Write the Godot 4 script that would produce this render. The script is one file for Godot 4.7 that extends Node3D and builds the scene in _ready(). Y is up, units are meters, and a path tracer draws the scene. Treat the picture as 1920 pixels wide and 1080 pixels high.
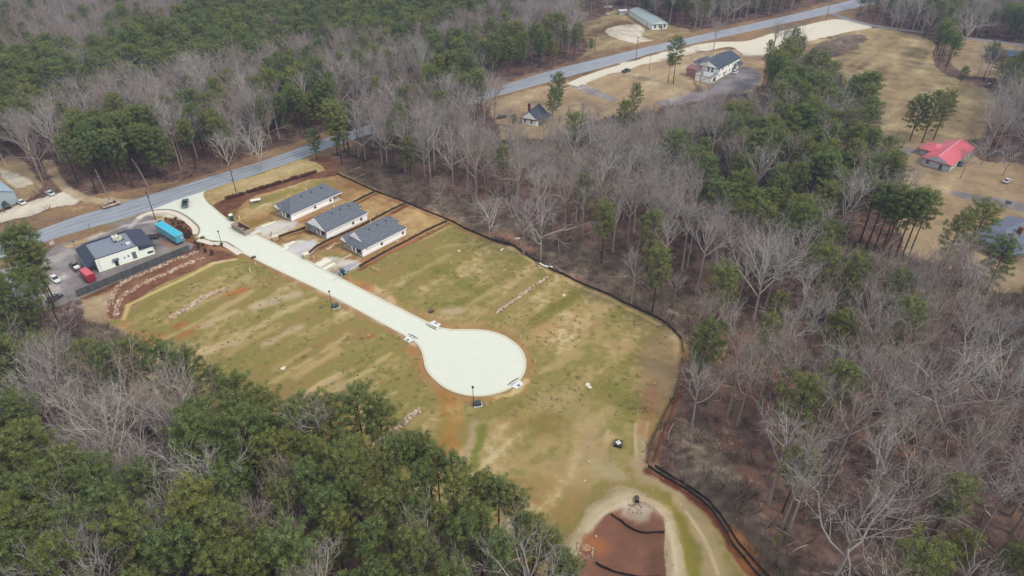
extends Node3D
# An aerial view over a new cul-de-sac cut out of winter woods. y is up, metres, ground at y = 0.

const K := 0.62            # albedo of a surface / its brightness in the overcast picture
var used := {}
var mats := {}

class MB:
	var v := PackedVector3Array()
	var n := PackedVector3Array()
	var c := PackedColorArray()
	var col := Color.WHITE

	func tri(a: Vector3, b: Vector3, d: Vector3, nr: Vector3) -> void:
		if (d - a).cross(b - a).dot(nr) < 0.0:
			v.append(a); v.append(d); v.append(b)
		else:
			v.append(a); v.append(b); v.append(d)
		for i in 3:
			n.append(nr); c.append(col)

	func face(a: Vector3, b: Vector3, d: Vector3, out: Vector3) -> void:
		var nr := (d - a).cross(b - a).normalized()
		if nr.dot(out) < 0.0:
			nr = -nr
		tri(a, b, d, nr)

	func quad(a: Vector3, b: Vector3, d: Vector3, e: Vector3, out: Vector3) -> void:
		face(a, b, d, out)
		face(a, d, e, out)

	func box(x0: float, x1: float, y0: float, y1: float, z0: float, z1: float, t := Transform3D.IDENTITY) -> void:
		var p: Array[Vector3] = []
		for i in 8:
			p.append(t * Vector3(x1 if i & 1 else x0, y1 if i & 2 else y0, z1 if i & 4 else z0))
		var m: Vector3 = t * Vector3((x0 + x1) / 2, (y0 + y1) / 2, (z0 + z1) / 2)
		for q in [[0, 1, 3, 2], [4, 5, 7, 6], [0, 1, 5, 4], [2, 3, 7, 6], [0, 2, 6, 4], [1, 3, 7, 5]]:
			quad(p[q[0]], p[q[1]], p[q[2]], p[q[3]], (p[q[0]] + p[q[3]] + p[q[2]] + p[q[1]]) / 4 - m)

	func hexa(p: Array) -> void:      # eight corners: four below, four above, both going round
		var m := Vector3.ZERO
		for q in p:
			m += q / 8.0
		for q in [[0, 1, 2, 3], [4, 5, 6, 7], [0, 1, 5, 4], [1, 2, 6, 5], [2, 3, 7, 6], [3, 0, 4, 7]]:
			quad(p[q[0]], p[q[1]], p[q[2]], p[q[3]], (p[q[0]] + p[q[1]] + p[q[2]] + p[q[3]]) / 4 - m)

	func tube(pts: Array, rad: Array, sides: int, cap := false) -> void:
		var rings: Array = []
		for i in pts.size():
			var d: Vector3 = (pts[mini(i + 1, pts.size() - 1)] - pts[maxi(i - 1, 0)]).normalized()
			var a := d.cross(Vector3.RIGHT if absf(d.x) < 0.8 else Vector3.FORWARD).normalized()
			var b := d.cross(a)
			var r := []
			for k in sides:
				var w := TAU * k / sides
				r.append(a * cos(w) + b * sin(w))
			rings.append(r)
		for i in pts.size() - 1:
			for k in sides:
				var l := (k + 1) % sides
				var n0: Vector3 = rings[i][k]; var n1: Vector3 = rings[i][l]; var n2: Vector3 = rings[i + 1][l]; var n3: Vector3 = rings[i + 1][k]
				var p0: Vector3 = pts[i] + n0 * rad[i]; var p1: Vector3 = pts[i] + n1 * rad[i]
				var p2: Vector3 = pts[i + 1] + n2 * rad[i + 1]; var p3: Vector3 = pts[i + 1] + n3 * rad[i + 1]
				tri3(p0, p1, p2, n0, n1, n2)
				if rad[i + 1] > 0.001:
					tri3(p0, p2, p3, n0, n2, n3)
		if cap:
			for i in [0, pts.size() - 1]:
				var out: Vector3 = pts[i] - pts[1 if i == 0 else i - 1]
				for k in sides:
					face(pts[i], pts[i] + rings[i][k] * rad[i], pts[i] + rings[i][(k + 1) % sides] * rad[i], out)

	func tri3(a: Vector3, b: Vector3, d: Vector3, na: Vector3, nb: Vector3, nd: Vector3) -> void:
		if (d - a).cross(b - a).dot(na + nb + nd) < 0.0:
			v.append(a); v.append(d); v.append(b); n.append(na); n.append(nd); n.append(nb)
		else:
			v.append(a); v.append(b); v.append(d); n.append(na); n.append(nb); n.append(nd)
		c.append(col); c.append(col); c.append(col)

	func blob(at: Vector3, r: Vector3, rng: RandomNumberGenerator, seg := 6, rings := 4, rough := 0.22) -> void:   # an uneven stone or heap
		var g: Array = []
		for i in rings + 1:
			var row: Array = []
			for k in seg:
				var th := PI * i / rings
				var ph := TAU * (k + 0.5 * (i % 2)) / seg
				var s := 1.0 + rng.randf_range(-rough, rough)
				row.append(at + Vector3(sin(th) * cos(ph), cos(th), sin(th) * sin(ph)) * r * s)
			g.append(row)
		for k in seg:
			g[0][k] = g[0][0]; g[rings][k] = g[rings][0]
		for i in rings:
			for k in seg:
				var l := (k + 1) % seg
				if i > 0:
					face(g[i][k], g[i][l], g[i + 1][k], g[i][k] - at)
				if i < rings - 1:
					face(g[i][l], g[i + 1][l], g[i + 1][k], g[i + 1][l] - at)

	func mesh(into: ArrayMesh = null) -> ArrayMesh:
		var m := into if into else ArrayMesh.new()
		var a := []
		a.resize(Mesh.ARRAY_MAX)
		a[Mesh.ARRAY_VERTEX] = v; a[Mesh.ARRAY_NORMAL] = n; a[Mesh.ARRAY_COLOR] = c
		m.add_surface_from_arrays(Mesh.PRIMITIVE_TRIANGLES, a)
		return m


func lin(r: float, g: float, b: float, k := K) -> Color:      # a colour as seen in the picture (0-255), as a linear albedo
	var q := Color(r / 255.0, g / 255.0, b / 255.0).srgb_to_linear()
	return Color(q.r * k, q.g * k, q.b * k)


func nm(called: String) -> String:
	if not used.has(called):
		used[called] = 0
		return called
	used[called] += 1
	return "%s_%03d" % [called, used[called]]


func tag(o: Node3D, label: String, category := "", group := "", kind := "") -> Node3D:
	o.set_meta("label", label)
	if category: o.set_meta("category", category)
	if group: o.set_meta("group", group)
	if kind: o.set_meta("kind", kind)
	return o


func thing(called: String, label: String, category: String, at: Vector3, turn := 0.0, group := "") -> Node3D:
	var o := Node3D.new()
	o.name = nm(called)
	add_child(o)
	o.position = at
	o.rotation.y = turn
	return tag(o, label, category, group)


func part(called: String, mb, m: Material, parent: Node = self) -> MeshInstance3D:
	var o := MeshInstance3D.new()
	o.mesh = mb.mesh() if mb is MB else mb
	o.material_override = m
	o.name = nm(called) if parent == self else called
	parent.add_child(o, true)
	return o


func struct(called: String, mb, m: Material, label := "") -> MeshInstance3D:
	var o := part(called, mb, m)
	o.set_meta("kind", "structure")
	if label: o.set_meta("label", label)
	return o


func copy(o: Node3D, called: String) -> Node3D:
	var q: Node3D = o.duplicate()
	q.name = nm(called)
	add_child(q)
	return q


func turn_to(a: Vector2, b: Vector2) -> float:        # the y turn that points local +x from a to b
	return atan2(-(b.y - a.y), b.x - a.x)


func on(p: Vector2, up := 0.0) -> Vector3:
	return Vector3(p.x, ground(p.x, p.y) + up, p.y)


func paint(r: float, g: float, b: float, rough := 0.6, k := K) -> StandardMaterial3D:      # plain colour given as it looks in the picture
	var key := "p%d_%d_%d_%.2f_%.2f" % [r, g, b, rough, k]
	if not mats.has(key):
		var m := StandardMaterial3D.new()
		m.albedo_color = lin(r, g, b, k).linear_to_srgb()
		m.roughness = rough
		mats[key] = m
	return mats[key]


func vmat(rough := 0.9, back := 0.0) -> StandardMaterial3D:       # vertex colours
	var key := "v%.2f_%.2f" % [rough, back]
	if not mats.has(key):
		var m := StandardMaterial3D.new()
		m.vertex_color_use_as_albedo = true
		m.roughness = rough
		if back > 0.0:
			m.backlight_enabled = true
			m.backlight = Color(back, back, back)
		mats[key] = m
	return mats[key]


var noise_cache := {}
func grain_tex(seed_: int, freq: float, a: Color, b: Color, oct := 5, size := 512) -> Texture2D:
	var f := FastNoiseLite.new()
	f.seed = seed_; f.frequency = freq; f.fractal_octaves = oct; f.noise_type = FastNoiseLite.TYPE_SIMPLEX_SMOOTH
	var im := f.get_seamless_image(size, size)
	var raw := im.get_data()
	var out := PackedByteArray()
	out.resize(size * size * 3)
	var lut := []
	for i in 256:
		lut.append(a.lerp(b, smoothstep(0.2, 0.8, i / 255.0)))
	for i in size * size:
		var q: Color = lut[raw[i]]
		out[i * 3] = int(q.r * 255); out[i * 3 + 1] = int(q.g * 255); out[i * 3 + 2] = int(q.b * 255)
	return ImageTexture.create_from_image(Image.create_from_data(size, size, false, Image.FORMAT_RGB8, out))


func grainy(key: String, r: float, g: float, b: float, spread: float, metres: float, rough := 0.9, fr := 0.02, k := K) -> StandardMaterial3D:   # world-mapped mottled surface
	if not mats.has(key):
		var m := StandardMaterial3D.new()
		var q := lin(r, g, b, k)
		m.albedo_texture = grain_tex(hash(key) % 1000, fr, Color(q.r * (1 - spread), q.g * (1 - spread), q.b * (1 - spread)).linear_to_srgb(), Color(q.r * (1 + spread), q.g * (1 + spread), q.b * (1 + spread)).linear_to_srgb())
		m.uv1_triplanar = true
		m.uv1_world_triplanar = true
		m.uv1_scale = Vector3.ONE / metres
		m.roughness = rough
		mats[key] = m
	return mats[key]


func smooth_line(p: Array, step := 2.0, closed := false) -> PackedVector2Array:      # Catmull-Rom through the points, about evenly spaced
	var out := PackedVector2Array()
	var n := p.size()
	for i in (n if closed else n - 1):
		var a: Vector2 = p[(i - 1 + n) % n] if closed or i > 0 else p[0]
		var b: Vector2 = p[i]
		var c: Vector2 = p[(i + 1) % n]
		var d: Vector2 = p[(i + 2) % n] if closed or i + 2 < n else p[n - 1]
		var k := maxi(1, int(b.distance_to(c) / step))
		for j in k:
			out.append(b.cubic_interpolate(c, a, d, float(j) / k))
	if not closed:
		out.append(p[n - 1])
	return out


func resample(p: PackedVector2Array, k: int) -> PackedVector2Array:
	var total := 0.0
	for i in p.size() - 1:
		total += p[i].distance_to(p[i + 1])
	var out := PackedVector2Array()
	var i := 0
	var gone := 0.0
	for j in k:
		var want := total * j / (k - 1)
		while i < p.size() - 2 and gone + p[i].distance_to(p[i + 1]) < want:
			gone += p[i].distance_to(p[i + 1])
			i += 1
		var l := p[i].distance_to(p[i + 1])
		out.append(p[i].lerp(p[i + 1], clampf((want - gone) / maxf(l, 0.001), 0, 1)))
	return out


func sheet(poly: PackedVector2Array, y: float, skirt := 0.0) -> MB:       # a flat surface with an edge of its own
	var mb := MB.new()
	var t := Geometry2D.triangulate_polygon(poly)
	for i in range(0, t.size(), 3):
		var a := poly[t[i]]; var b := poly[t[i + 1]]; var d := poly[t[i + 2]]
		mb.tri(Vector3(a.x, y, a.y), Vector3(b.x, y, b.y), Vector3(d.x, y, d.y), Vector3.UP)
	if skirt > 0.0:
		var mid := Vector2.ZERO
		for i in poly.size():
			var a := poly[i]; var b := poly[(i + 1) % poly.size()]
			var nn := Vector2(b.y - a.y, a.x - b.x).normalized()
			if Geometry2D.is_point_in_polygon((a + b) / 2 + nn * 0.05, poly):
				nn = -nn
			mb.quad(Vector3(a.x, y, a.y), Vector3(b.x, y, b.y), Vector3(b.x, y - skirt, b.y), Vector3(a.x, y - skirt, a.y), Vector3(nn.x, 0, nn.y))
	return mb


func ribbon(line: PackedVector2Array, w: float, y0: float, y1: float, closed := false) -> MB:     # a strip with thickness along a line
	var mb := MB.new()
	var n := line.size()
	var l := PackedVector2Array(); var r := PackedVector2Array()
	for i in n:
		var a := line[(i - 1 + n) % n] if closed or i > 0 else line[0]
		var b := line[(i + 1) % n] if closed or i < n - 1 else line[n - 1]
		var d := (b - a).normalized()
		var s := Vector2(-d.y, d.x) * w / 2
		l.append(line[i] + s); r.append(line[i] - s)
	for i in (n if closed else n - 1):
		var j := (i + 1) % n
		var a := Vector3(l[i].x, y1, l[i].y); var b := Vector3(l[j].x, y1, l[j].y); var c := Vector3(r[j].x, y1, r[j].y); var d := Vector3(r[i].x, y1, r[i].y)
		var dn := Vector3(0, y1 - y0, 0)
		mb.quad(a, b, c, d, Vector3.UP)
		mb.quad(a, b, b - dn, a - dn, a - d)
		mb.quad(d, c, c - dn, d - dn, d - a)
	return mb



func _ready() -> void:
	var cam := Camera3D.new()
	cam.name = "camera"
	cam.keep_aspect = Camera3D.KEEP_HEIGHT
	cam.fov = 45.77
	cam.near = 1.0
	cam.far = 4000.0
	cam.position = Vector3(0, 112, 0)
	cam.rotation_degrees = Vector3(-35, 0, 0)
	add_child(cam)
	cam.current = true

	var sky_mat := ProceduralSkyMaterial.new()
	sky_mat.sky_top_color = Color(0.84, 0.85, 0.87)
	sky_mat.sky_horizon_color = Color(0.76, 0.77, 0.79)
	sky_mat.sky_curve = 0.3
	sky_mat.ground_bottom_color = Color(0.20, 0.19, 0.17)
	sky_mat.ground_horizon_color = Color(0.55, 0.58, 0.62)
	var sky := Sky.new()
	sky.sky_material = sky_mat
	var env := Environment.new()
	env.background_mode = Environment.BG_SKY
	env.sky = sky
	env.tonemap_mode = Environment.TONE_MAPPER_LINEAR
	env.tonemap_exposure = 1.92
	env.sdfgi_enabled = true
	env.ssao_enabled = true
	env.ssil_enabled = true
	env.fog_enabled = true
	env.fog_density = 0.00015
	env.fog_light_color = Color(0.56, 0.63, 0.76)
	var we := WorldEnvironment.new()
	we.name = "world_environment"
	we.environment = env
	add_child(we)

	var sun := DirectionalLight3D.new()
	sun.name = "sun"
	sun.light_energy = 0.5
	sun.light_angular_distance = 12.0
	sun.light_color = Color(1.0, 0.96, 0.9)
	sun.shadow_enabled = true
	sun.rotation_degrees = Vector3(-48, 60, 0)
	add_child(sun)

	build_ground()
	build_roads()
	build_buildings()
	build_site()
	build_vehicles()
	build_poles()
	build_trees()


# ------------------------------------------------------------------ ground

var BASIN: Array = [Vector2(9.58, -68.24), Vector2(10.97, -74.55), Vector2(14.04, -80.47), Vector2(18.36, -85.34), Vector2(23.36, -87.38), Vector2(27.48, -85.34), Vector2(30.09, -80.82), Vector2(30.09, -75.1), Vector2(29.31, -68.24)]
var STREET_MID: Array = [Vector2(-111.8, -208.68), Vector2(-95.97, -194.03), Vector2(-75.82, -178.92), Vector2(-52.14, -161.02), Vector2(-28.32, -142.67), Vector2(-9.24, -127.73)]

var basin_line: PackedVector2Array
var basin_poly: PackedVector2Array
var relief := FastNoiseLite.new()
var relief_ready := false


func line_dist(p: Vector2, l: PackedVector2Array) -> float:
	var best := 1e9
	for i in l.size() - 1:
		best = minf(best, p.distance_squared_to(Geometry2D.get_closest_point_to_segment(p, l[i], l[i + 1])))
	return sqrt(best)


func ground(x: float, z: float) -> float:
	if not relief_ready:
		relief_ready = true
		relief.seed = 5; relief.frequency = 0.03; relief.fractal_octaves = 3
		basin_line = smooth_line(BASIN, 4.0)
		basin_poly = basin_line
	if z > -105.0 and z < -45.0 and x > -8.0 and x < 45.0:
		var p := Vector2(x, z)
		var d := line_dist(p, basin_line)
		var y := 0.9 * exp(-d * d / 9.0)
		if Geometry2D.is_point_in_polygon(p, basin_poly):
			y -= 1.3 * smoothstep(1.5, 6.0, d)
		return y
	if x > -120.0 and x < 40.0 and z > -205.0 and z < -75.0:
		var s := Geometry2D.get_closest_point_to_segment(Vector2(x, z), STREET_MID[0], STREET_MID[5]).distance_to(Vector2(x, z))
		var k := smoothstep(22.0, 34.0, s) * smoothstep(-120.0, -108.0, x) * (1 - smoothstep(28.0, 40.0, x)) * smoothstep(-205.0, -190.0, z) * smoothstep(-105.0, -118.0, z)
		return k * 0.7 * relief.get_noise_2d(x, z)
	return 0.0


# surfaces: 0 wood floor, 1 sown field, 2 raw building-plot soil, 3 red mulch, 4 dry lawn, 5 worn lot, 6 pasture, 7 red basin clay,
# 8 basin bank, 9 pale gravel, 10 brown verge, 11 dirt track, 12 cleared debris, 13 tan yard, 14 dark brush
func surfaces() -> Array:
	return [
		[0, 20.0, [Vector2(-3000, -3000), Vector2(3000, -3000), Vector2(3000, 500), Vector2(-3000, 500)]],
		[14, 3.0, [Vector2(-64.57, -236.65), Vector2(-49.85, -223.29), Vector2(-37.21, -215), Vector2(-21.57, -202.26), Vector2(-7.91, -189.92), Vector2(-0.85, -186.58), Vector2(13.39, -170.52), Vector2(24.72, -161.29), Vector2(34.79, -151.73), Vector2(41.67, -145.92), Vector2(45.69, -137.75), Vector2(49.44, -136.01), Vector2(49.28, -154.75), Vector2(38.35, -171.1), Vector2(17.19, -189.92), Vector2(0, -204.12), Vector2(-27.13, -224.14), Vector2(-53.41, -242.33)]],
		[14, 3.0, [Vector2(33.97, -97.2), Vector2(40.33, -111.24), Vector2(47.91, -91.6), Vector2(49.42, -79.06), Vector2(50.72, -68.24), Vector2(47.15, -68.24), Vector2(42.97, -76.88), Vector2(39.67, -86.74), Vector2(33.18, -92.01)]],
		[10, 1.5, [Vector2(-173.23, -154.75), Vector2(-172.05, -184.95), Vector2(-168.59, -195.77), Vector2(-161.79, -202.26), Vector2(-152.84, -212.6), Vector2(-143.31, -219.92), Vector2(-128.81, -226.3), Vector2(-110.1, -239.94), Vector2(-88.56, -267.26), Vector2(-73.46, -280.03), Vector2(-68.63, -267.26), Vector2(-84.46, -251.24), Vector2(-112.78, -224.14), Vector2(-130.29, -204.12), Vector2(-148.37, -183.34), Vector2(-163.66, -162.64)]],
		[10, 1.0, [Vector2(-174.63, -174.05), Vector2(-157.04, -194.03), Vector2(-146.12, -206.76), Vector2(-134.54, -217.44), Vector2(-116.84, -233.43), Vector2(-100.26, -247.72), Vector2(-85.79, -265.03), Vector2(-71.17, -280.03), Vector2(-65.15, -260.67), Vector2(-79.81, -245.25), Vector2(-94.63, -229.38), Vector2(-109.3, -215.8), Vector2(-126.14, -198.98), Vector2(-137.49, -189.92), Vector2(-146.93, -180.79), Vector2(-163.97, -158.63)]],
		[13, 2.0, [Vector2(-183.34, -196.84), Vector2(-200.22, -247.22), Vector2(-191.88, -247.22), Vector2(-170.53, -224.14), Vector2(-169.58, -219.08), Vector2(-171.48, -212.6), Vector2(-174.88, -206)]],
		[9, 1.2, [Vector2(-179.96, -181.74), Vector2(-169.24, -196.84), Vector2(-160.79, -205.25), Vector2(-152.74, -214.19), Vector2(-160.66, -219.5), Vector2(-165.23, -217.44), Vector2(-170.31, -210.63), Vector2(-174.18, -204.87), Vector2(-182.17, -195.07)]],
		[9, 2.0, [Vector2(-194.87, -238.52), Vector2(-189.68, -236.65), Vector2(-180.17, -230.72), Vector2(-175.26, -226.3), Vector2(-178.28, -224.14), Vector2(-186.74, -228.49)]],
		[11, 1.0, [Vector2(-183.95, -247.22), Vector2(-179.78, -247.22), Vector2(-166.71, -230.72), Vector2(-160.45, -224.14), Vector2(-150.64, -217.44), Vector2(-141.88, -215), Vector2(-134, -214.19), Vector2(-129.8, -217.44), Vector2(-126.26, -215.8), Vector2(-130.55, -208.68), Vector2(-140.69, -210.63), Vector2(-151.8, -214.19), Vector2(-160.89, -219.92), Vector2(-170.42, -230.27)]],
		# far clearings
		[6, 2.0, [Vector2(36.07, -447.96), Vector2(56.86, -469.57), Vector2(73.2, -493.05), Vector2(82.85, -484.01), Vector2(98.99, -454.53), Vector2(109.9, -441.55), Vector2(104.91, -425.59), Vector2(76.14, -402.86), Vector2(40.06, -378.16), Vector2(36.71, -380.12), Vector2(43.35, -405.04), Vector2(41.53, -440.28)]],
		[9, 1.2, [Vector2(58.94, -441.55), Vector2(70.31, -451.88), Vector2(80.49, -451.88), Vector2(82.91, -435.29), Vector2(78.44, -425.59), Vector2(84.75, -411.7), Vector2(78.03, -405.04), Vector2(65.58, -416.24), Vector2(59.03, -427.98)]],
		[10, 1.0, [Vector2(-16.85, -326.23), Vector2(21.25, -363.96), Vector2(40.58, -384.09), Vector2(69.99, -407.24), Vector2(106.42, -432.83), Vector2(180.96, -481.06), Vector2(246.41, -532.28), Vector2(286.53, -542.95), Vector2(252.95, -502.37), Vector2(217.6, -469.57), Vector2(163.72, -432.83), Vector2(103.87, -398.56), Vector2(85.9, -384.09), Vector2(61.95, -361.23), Vector2(30.62, -337.26), Vector2(-7.38, -305.84)]],
		[13, 2.0, [Vector2(-8.77, -312.88), Vector2(10.49, -330.89), Vector2(31.1, -343.84), Vector2(62.99, -368.6), Vector2(75.87, -386.11), Vector2(99.04, -390.18), Vector2(89.3, -331.67), Vector2(85.52, -320.19), Vector2(67.07, -302.41), Vector2(49.12, -295.73), Vector2(35.14, -287.4), Vector2(22.77, -277.04), Vector2(4.55, -277.04), Vector2(-7.07, -289.29)]],
		[14, 2.0, [Vector2(-14.92, -280.03), Vector2(4.59, -280.03), Vector2(22.96, -280.03), Vector2(39.97, -288.66), Vector2(49.12, -295.73), Vector2(67.07, -302.41), Vector2(85.84, -321.68), Vector2(120.82, -331.67), Vector2(108.38, -274.11), Vector2(92.99, -267.26), Vector2(61.9, -254.85), Vector2(36, -252.27), Vector2(20.39, -239.94), Vector2(0, -238.52), Vector2(-14.6, -247.22)]],
		[13, 2.0, [Vector2(-7.07, -289.29), Vector2(23.55, -289.29), Vector2(22.14, -267.26), Vector2(-4.43, -267.26)]],
		[13, 2.0, [Vector2(94.88, -370.48), Vector2(102.04, -390.18), Vector2(139.28, -394.33), Vector2(127.11, -343.84), Vector2(113.39, -323.94), Vector2(93.65, -327.77)]],
		[9, 0.8, [Vector2(29.17, -335.65), Vector2(38.24, -348.06), Vector2(49.18, -360.33), Vector2(65.51, -376.21), Vector2(87.81, -394.33), Vector2(105.79, -411.7), Vector2(138.76, -413.96), Vector2(160.44, -432.83), Vector2(182.05, -447.96), Vector2(204.97, -464.01), Vector2(214.75, -466.78), Vector2(227.22, -447.96), Vector2(185.47, -420.87), Vector2(155.45, -397.5), Vector2(131.52, -384.09), Vector2(126.38, -402.86), Vector2(105.74, -393.29), Vector2(89.07, -382.1), Vector2(68.43, -366.73), Vector2(52.63, -354.11), Vector2(34.34, -334.05)]],
		[5, 0.8, [Vector2(29.82, -337.26), Vector2(34.61, -337.26), Vector2(49.41, -317.23), Vector2(47.12, -312.88), Vector2(33.82, -327.77)]],
		[5, 1.5, [Vector2(104.12, -343.84), Vector2(123.76, -365.81), Vector2(127.8, -363.05), Vector2(125.76, -343.84), Vector2(114.47, -327.77), Vector2(93.59, -316.5), Vector2(68.91, -305.84), Vector2(67.42, -311.45), Vector2(93.65, -327.77)]],
		[6, 3.0, [Vector2(167.59, -406.14), Vector2(192.77, -423.22), Vector2(228.12, -445.37), Vector2(248.33, -417.39), Vector2(236.5, -390.18), Vector2(224.36, -356.75), Vector2(232.84, -327.77), Vector2(220.98, -302.41), Vector2(194.35, -268.38), Vector2(162.22, -254.85), Vector2(146.74, -251.24), Vector2(151.52, -280.03), Vector2(145.36, -312.88), Vector2(148.99, -352.36)]],
		[14, 1.5, [Vector2(178.11, -409.46), Vector2(207.57, -427.98), Vector2(213.65, -423.22), Vector2(195.51, -398.56), Vector2(176.97, -382.1), Vector2(171.07, -386.11)]],
		[13, 2.0, [Vector2(147.45, -260.13), Vector2(168.26, -267.26), Vector2(185.97, -267.26), Vector2(183.54, -247.22), Vector2(198.24, -242.33), Vector2(202.47, -228.49), Vector2(186.39, -204.12), Vector2(164.67, -204.12), Vector2(159.39, -217.85), Vector2(140.94, -215), Vector2(137.61, -232.97)]],
		[14, 2.0, [Vector2(131.17, -165.4), Vector2(145.43, -171.1), Vector2(169.4, -171.1), Vector2(145.58, -136.01), Vector2(119.48, -136.01)]],
		[13, 2.0, [Vector2(157.3, -202.26), Vector2(174.88, -206), Vector2(191.82, -204.12), Vector2(163.66, -162.64), Vector2(149.81, -157.84), Vector2(135.12, -158.63), Vector2(135.05, -169.65), Vector2(143.34, -183.34)]],
		[13, 2.0, [Vector2(137.18, -215), Vector2(158.15, -219.08), Vector2(167.75, -212.6), Vector2(167.83, -204.87), Vector2(154.9, -193.33), Vector2(139.12, -180.16), Vector2(125.06, -162.64), Vector2(132.09, -158.63), Vector2(125.44, -154.75), Vector2(116.9, -158.63), Vector2(121.09, -177.07)]],
		[5, 0.8, [Vector2(145.58, -247.22), Vector2(155.02, -255.89), Vector2(161.5, -259.6), Vector2(162.98, -256.41), Vector2(152.25, -247.22), Vector2(144.96, -239.46)]],
		[5, 0.6, [Vector2(158.11, -221.17), Vector2(164.7, -217.85), Vector2(170.59, -214.59), Vector2(188.38, -207.15), Vector2(181.58, -196.84), Vector2(174.18, -204.87), Vector2(166.16, -209.84), Vector2(160.73, -213.39), Vector2(155.81, -218.26)]],
		[13, 3.0, [Vector2(260.39, -417.39), Vector2(288.79, -411.7), Vector2(303.46, -395.38), Vector2(281.58, -361.23), Vector2(256.76, -348.06), Vector2(234.52, -352.36), Vector2(240.82, -380.12)]],
		[4, 1.0, [Vector2(-308.43, -423.22), Vector2(-293.28, -413.96), Vector2(-267.84, -405.04), Vector2(-263.07, -396.44), Vector2(-280.35, -392.25), Vector2(-289.39, -392.25)]],
		[10, 0.5, [Vector2(104.89, -420.87), Vector2(177.24, -469.57), Vector2(228.77, -502.37), Vector2(229.92, -478.15), Vector2(178.53, -437.77), Vector2(156.69, -420.87), Vector2(136.24, -405.04), Vector2(102.95, -394.33)]],
		# the site
		[1, 2.5, [Vector2(-120.7, -154.24), Vector2(-147.28, -181.42), Vector2(-124.1, -204.87), Vector2(-112.39, -224.14), Vector2(-76.01, -251.24), Vector2(-64.29, -235.26), Vector2(-21.38, -199.7), Vector2(-7.83, -187.24), Vector2(13.25, -167.93), Vector2(39.47, -144.05), Vector2(40.8, -125.75), Vector2(-7.35, -112.94), Vector2(-40.68, -120.06), Vector2(-72.26, -144.98), Vector2(-105.49, -142.67)]],
		[1, 2.5, [Vector2(-112.3, -154.75), Vector2(-96.18, -159.95), Vector2(-88.13, -174.05), Vector2(-82.01, -177.68), Vector2(-50.66, -154.24), Vector2(-27.47, -136.01), Vector2(-20.92, -125.75), Vector2(-17.17, -144.98), Vector2(-38.83, -154.75), Vector2(-59.13, -171.1), Vector2(-66.25, -180.16), Vector2(-53, -180.16), Vector2(-45.71, -171.1), Vector2(-39.51, -178.61), Vector2(-32.25, -186.58), Vector2(-21.38, -199.7), Vector2(-7.81, -186.58), Vector2(-0.84, -183.01), Vector2(5.19, -174.95), Vector2(13.22, -167.36), Vector2(24.42, -158.37), Vector2(34.38, -149.03), Vector2(39.39, -143.59), Vector2(42.3, -138.85), Vector2(43.59, -134.94), Vector2(40.93, -123.82), Vector2(36.41, -113.63), Vector2(29.18, -99.54), Vector2(28.36, -95.2), Vector2(32.7, -91.2), Vector2(37.36, -86.36), Vector2(39.88, -80.82), Vector2(40.82, -76.66), Vector2(44.78, -67.24), Vector2(47.46, -58.81), Vector2(49.84, -43.18), Vector2(0, -43.18), Vector2(3.54, -59.7), Vector2(7.07, -68.75), Vector2(0, -73.46), Vector2(-6.05, -79.06), Vector2(-13.41, -82.63), Vector2(-20.4, -80.82), Vector2(-27.44, -86.36), Vector2(-35.13, -92.97), Vector2(-46.48, -94.36), Vector2(-53.99, -97.2), Vector2(-64.55, -103.18), Vector2(-87.41, -113.8), Vector2(-99.28, -112.94), Vector2(-108.54, -125.75), Vector2(-106.6, -144.98)]],
		[1, 2.5, [Vector2(-83.64, -180.16), Vector2(-8.24, -136.01), Vector2(-7.77, -123.82), Vector2(-26.41, -127.73)]],
		[13, 2.0, [Vector2(-121.41, -154.75), Vector2(-99.63, -179.54), Vector2(-95.96, -177.68), Vector2(-106.38, -144.52), Vector2(-98.88, -136.01), Vector2(-90.2, -131.79), Vector2(-85.66, -133.88), Vector2(-81.86, -127.73), Vector2(-91.97, -123.82), Vector2(-102.33, -123.82), Vector2(-110.14, -133.88), Vector2(-118.57, -147.35)]],
		[2, 2.0, [Vector2(-103.61, -207.91), Vector2(-99.6, -215), Vector2(-88.89, -223.29), Vector2(-73.18, -232.07), Vector2(-65.61, -233.88), Vector2(-49.3, -219.92), Vector2(-36.75, -211.41), Vector2(-21.32, -198.98), Vector2(-32.17, -185.93), Vector2(-45.55, -170.23), Vector2(-49.69, -164.01), Vector2(-53.71, -168.21), Vector2(-77.88, -185.93), Vector2(-94.04, -198.62)]],
		[1, 2.0, [Vector2(-90.47, -209.84), Vector2(-78.07, -226.3), Vector2(-71.38, -231.16), Vector2(-62.45, -226.3), Vector2(-69.56, -223.29), Vector2(-77.35, -212.6), Vector2(-83.24, -204.12)]],
		[1, 2.5, [Vector2(-61.28, -180.16), Vector2(-52.49, -177.68), Vector2(-48.51, -174.05), Vector2(-54.98, -174.05)]],
		[4, 0.8, [Vector2(-110.51, -219.08), Vector2(-112.46, -223.29), Vector2(-95.87, -233.43), Vector2(-80.67, -248.72), Vector2(-74.4, -244.27), Vector2(-71.05, -238.52), Vector2(-81.81, -229.38), Vector2(-89.98, -223.72), Vector2(-99.74, -215.4), Vector2(-104.17, -209.46), Vector2(-107.17, -212.6)]],
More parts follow.
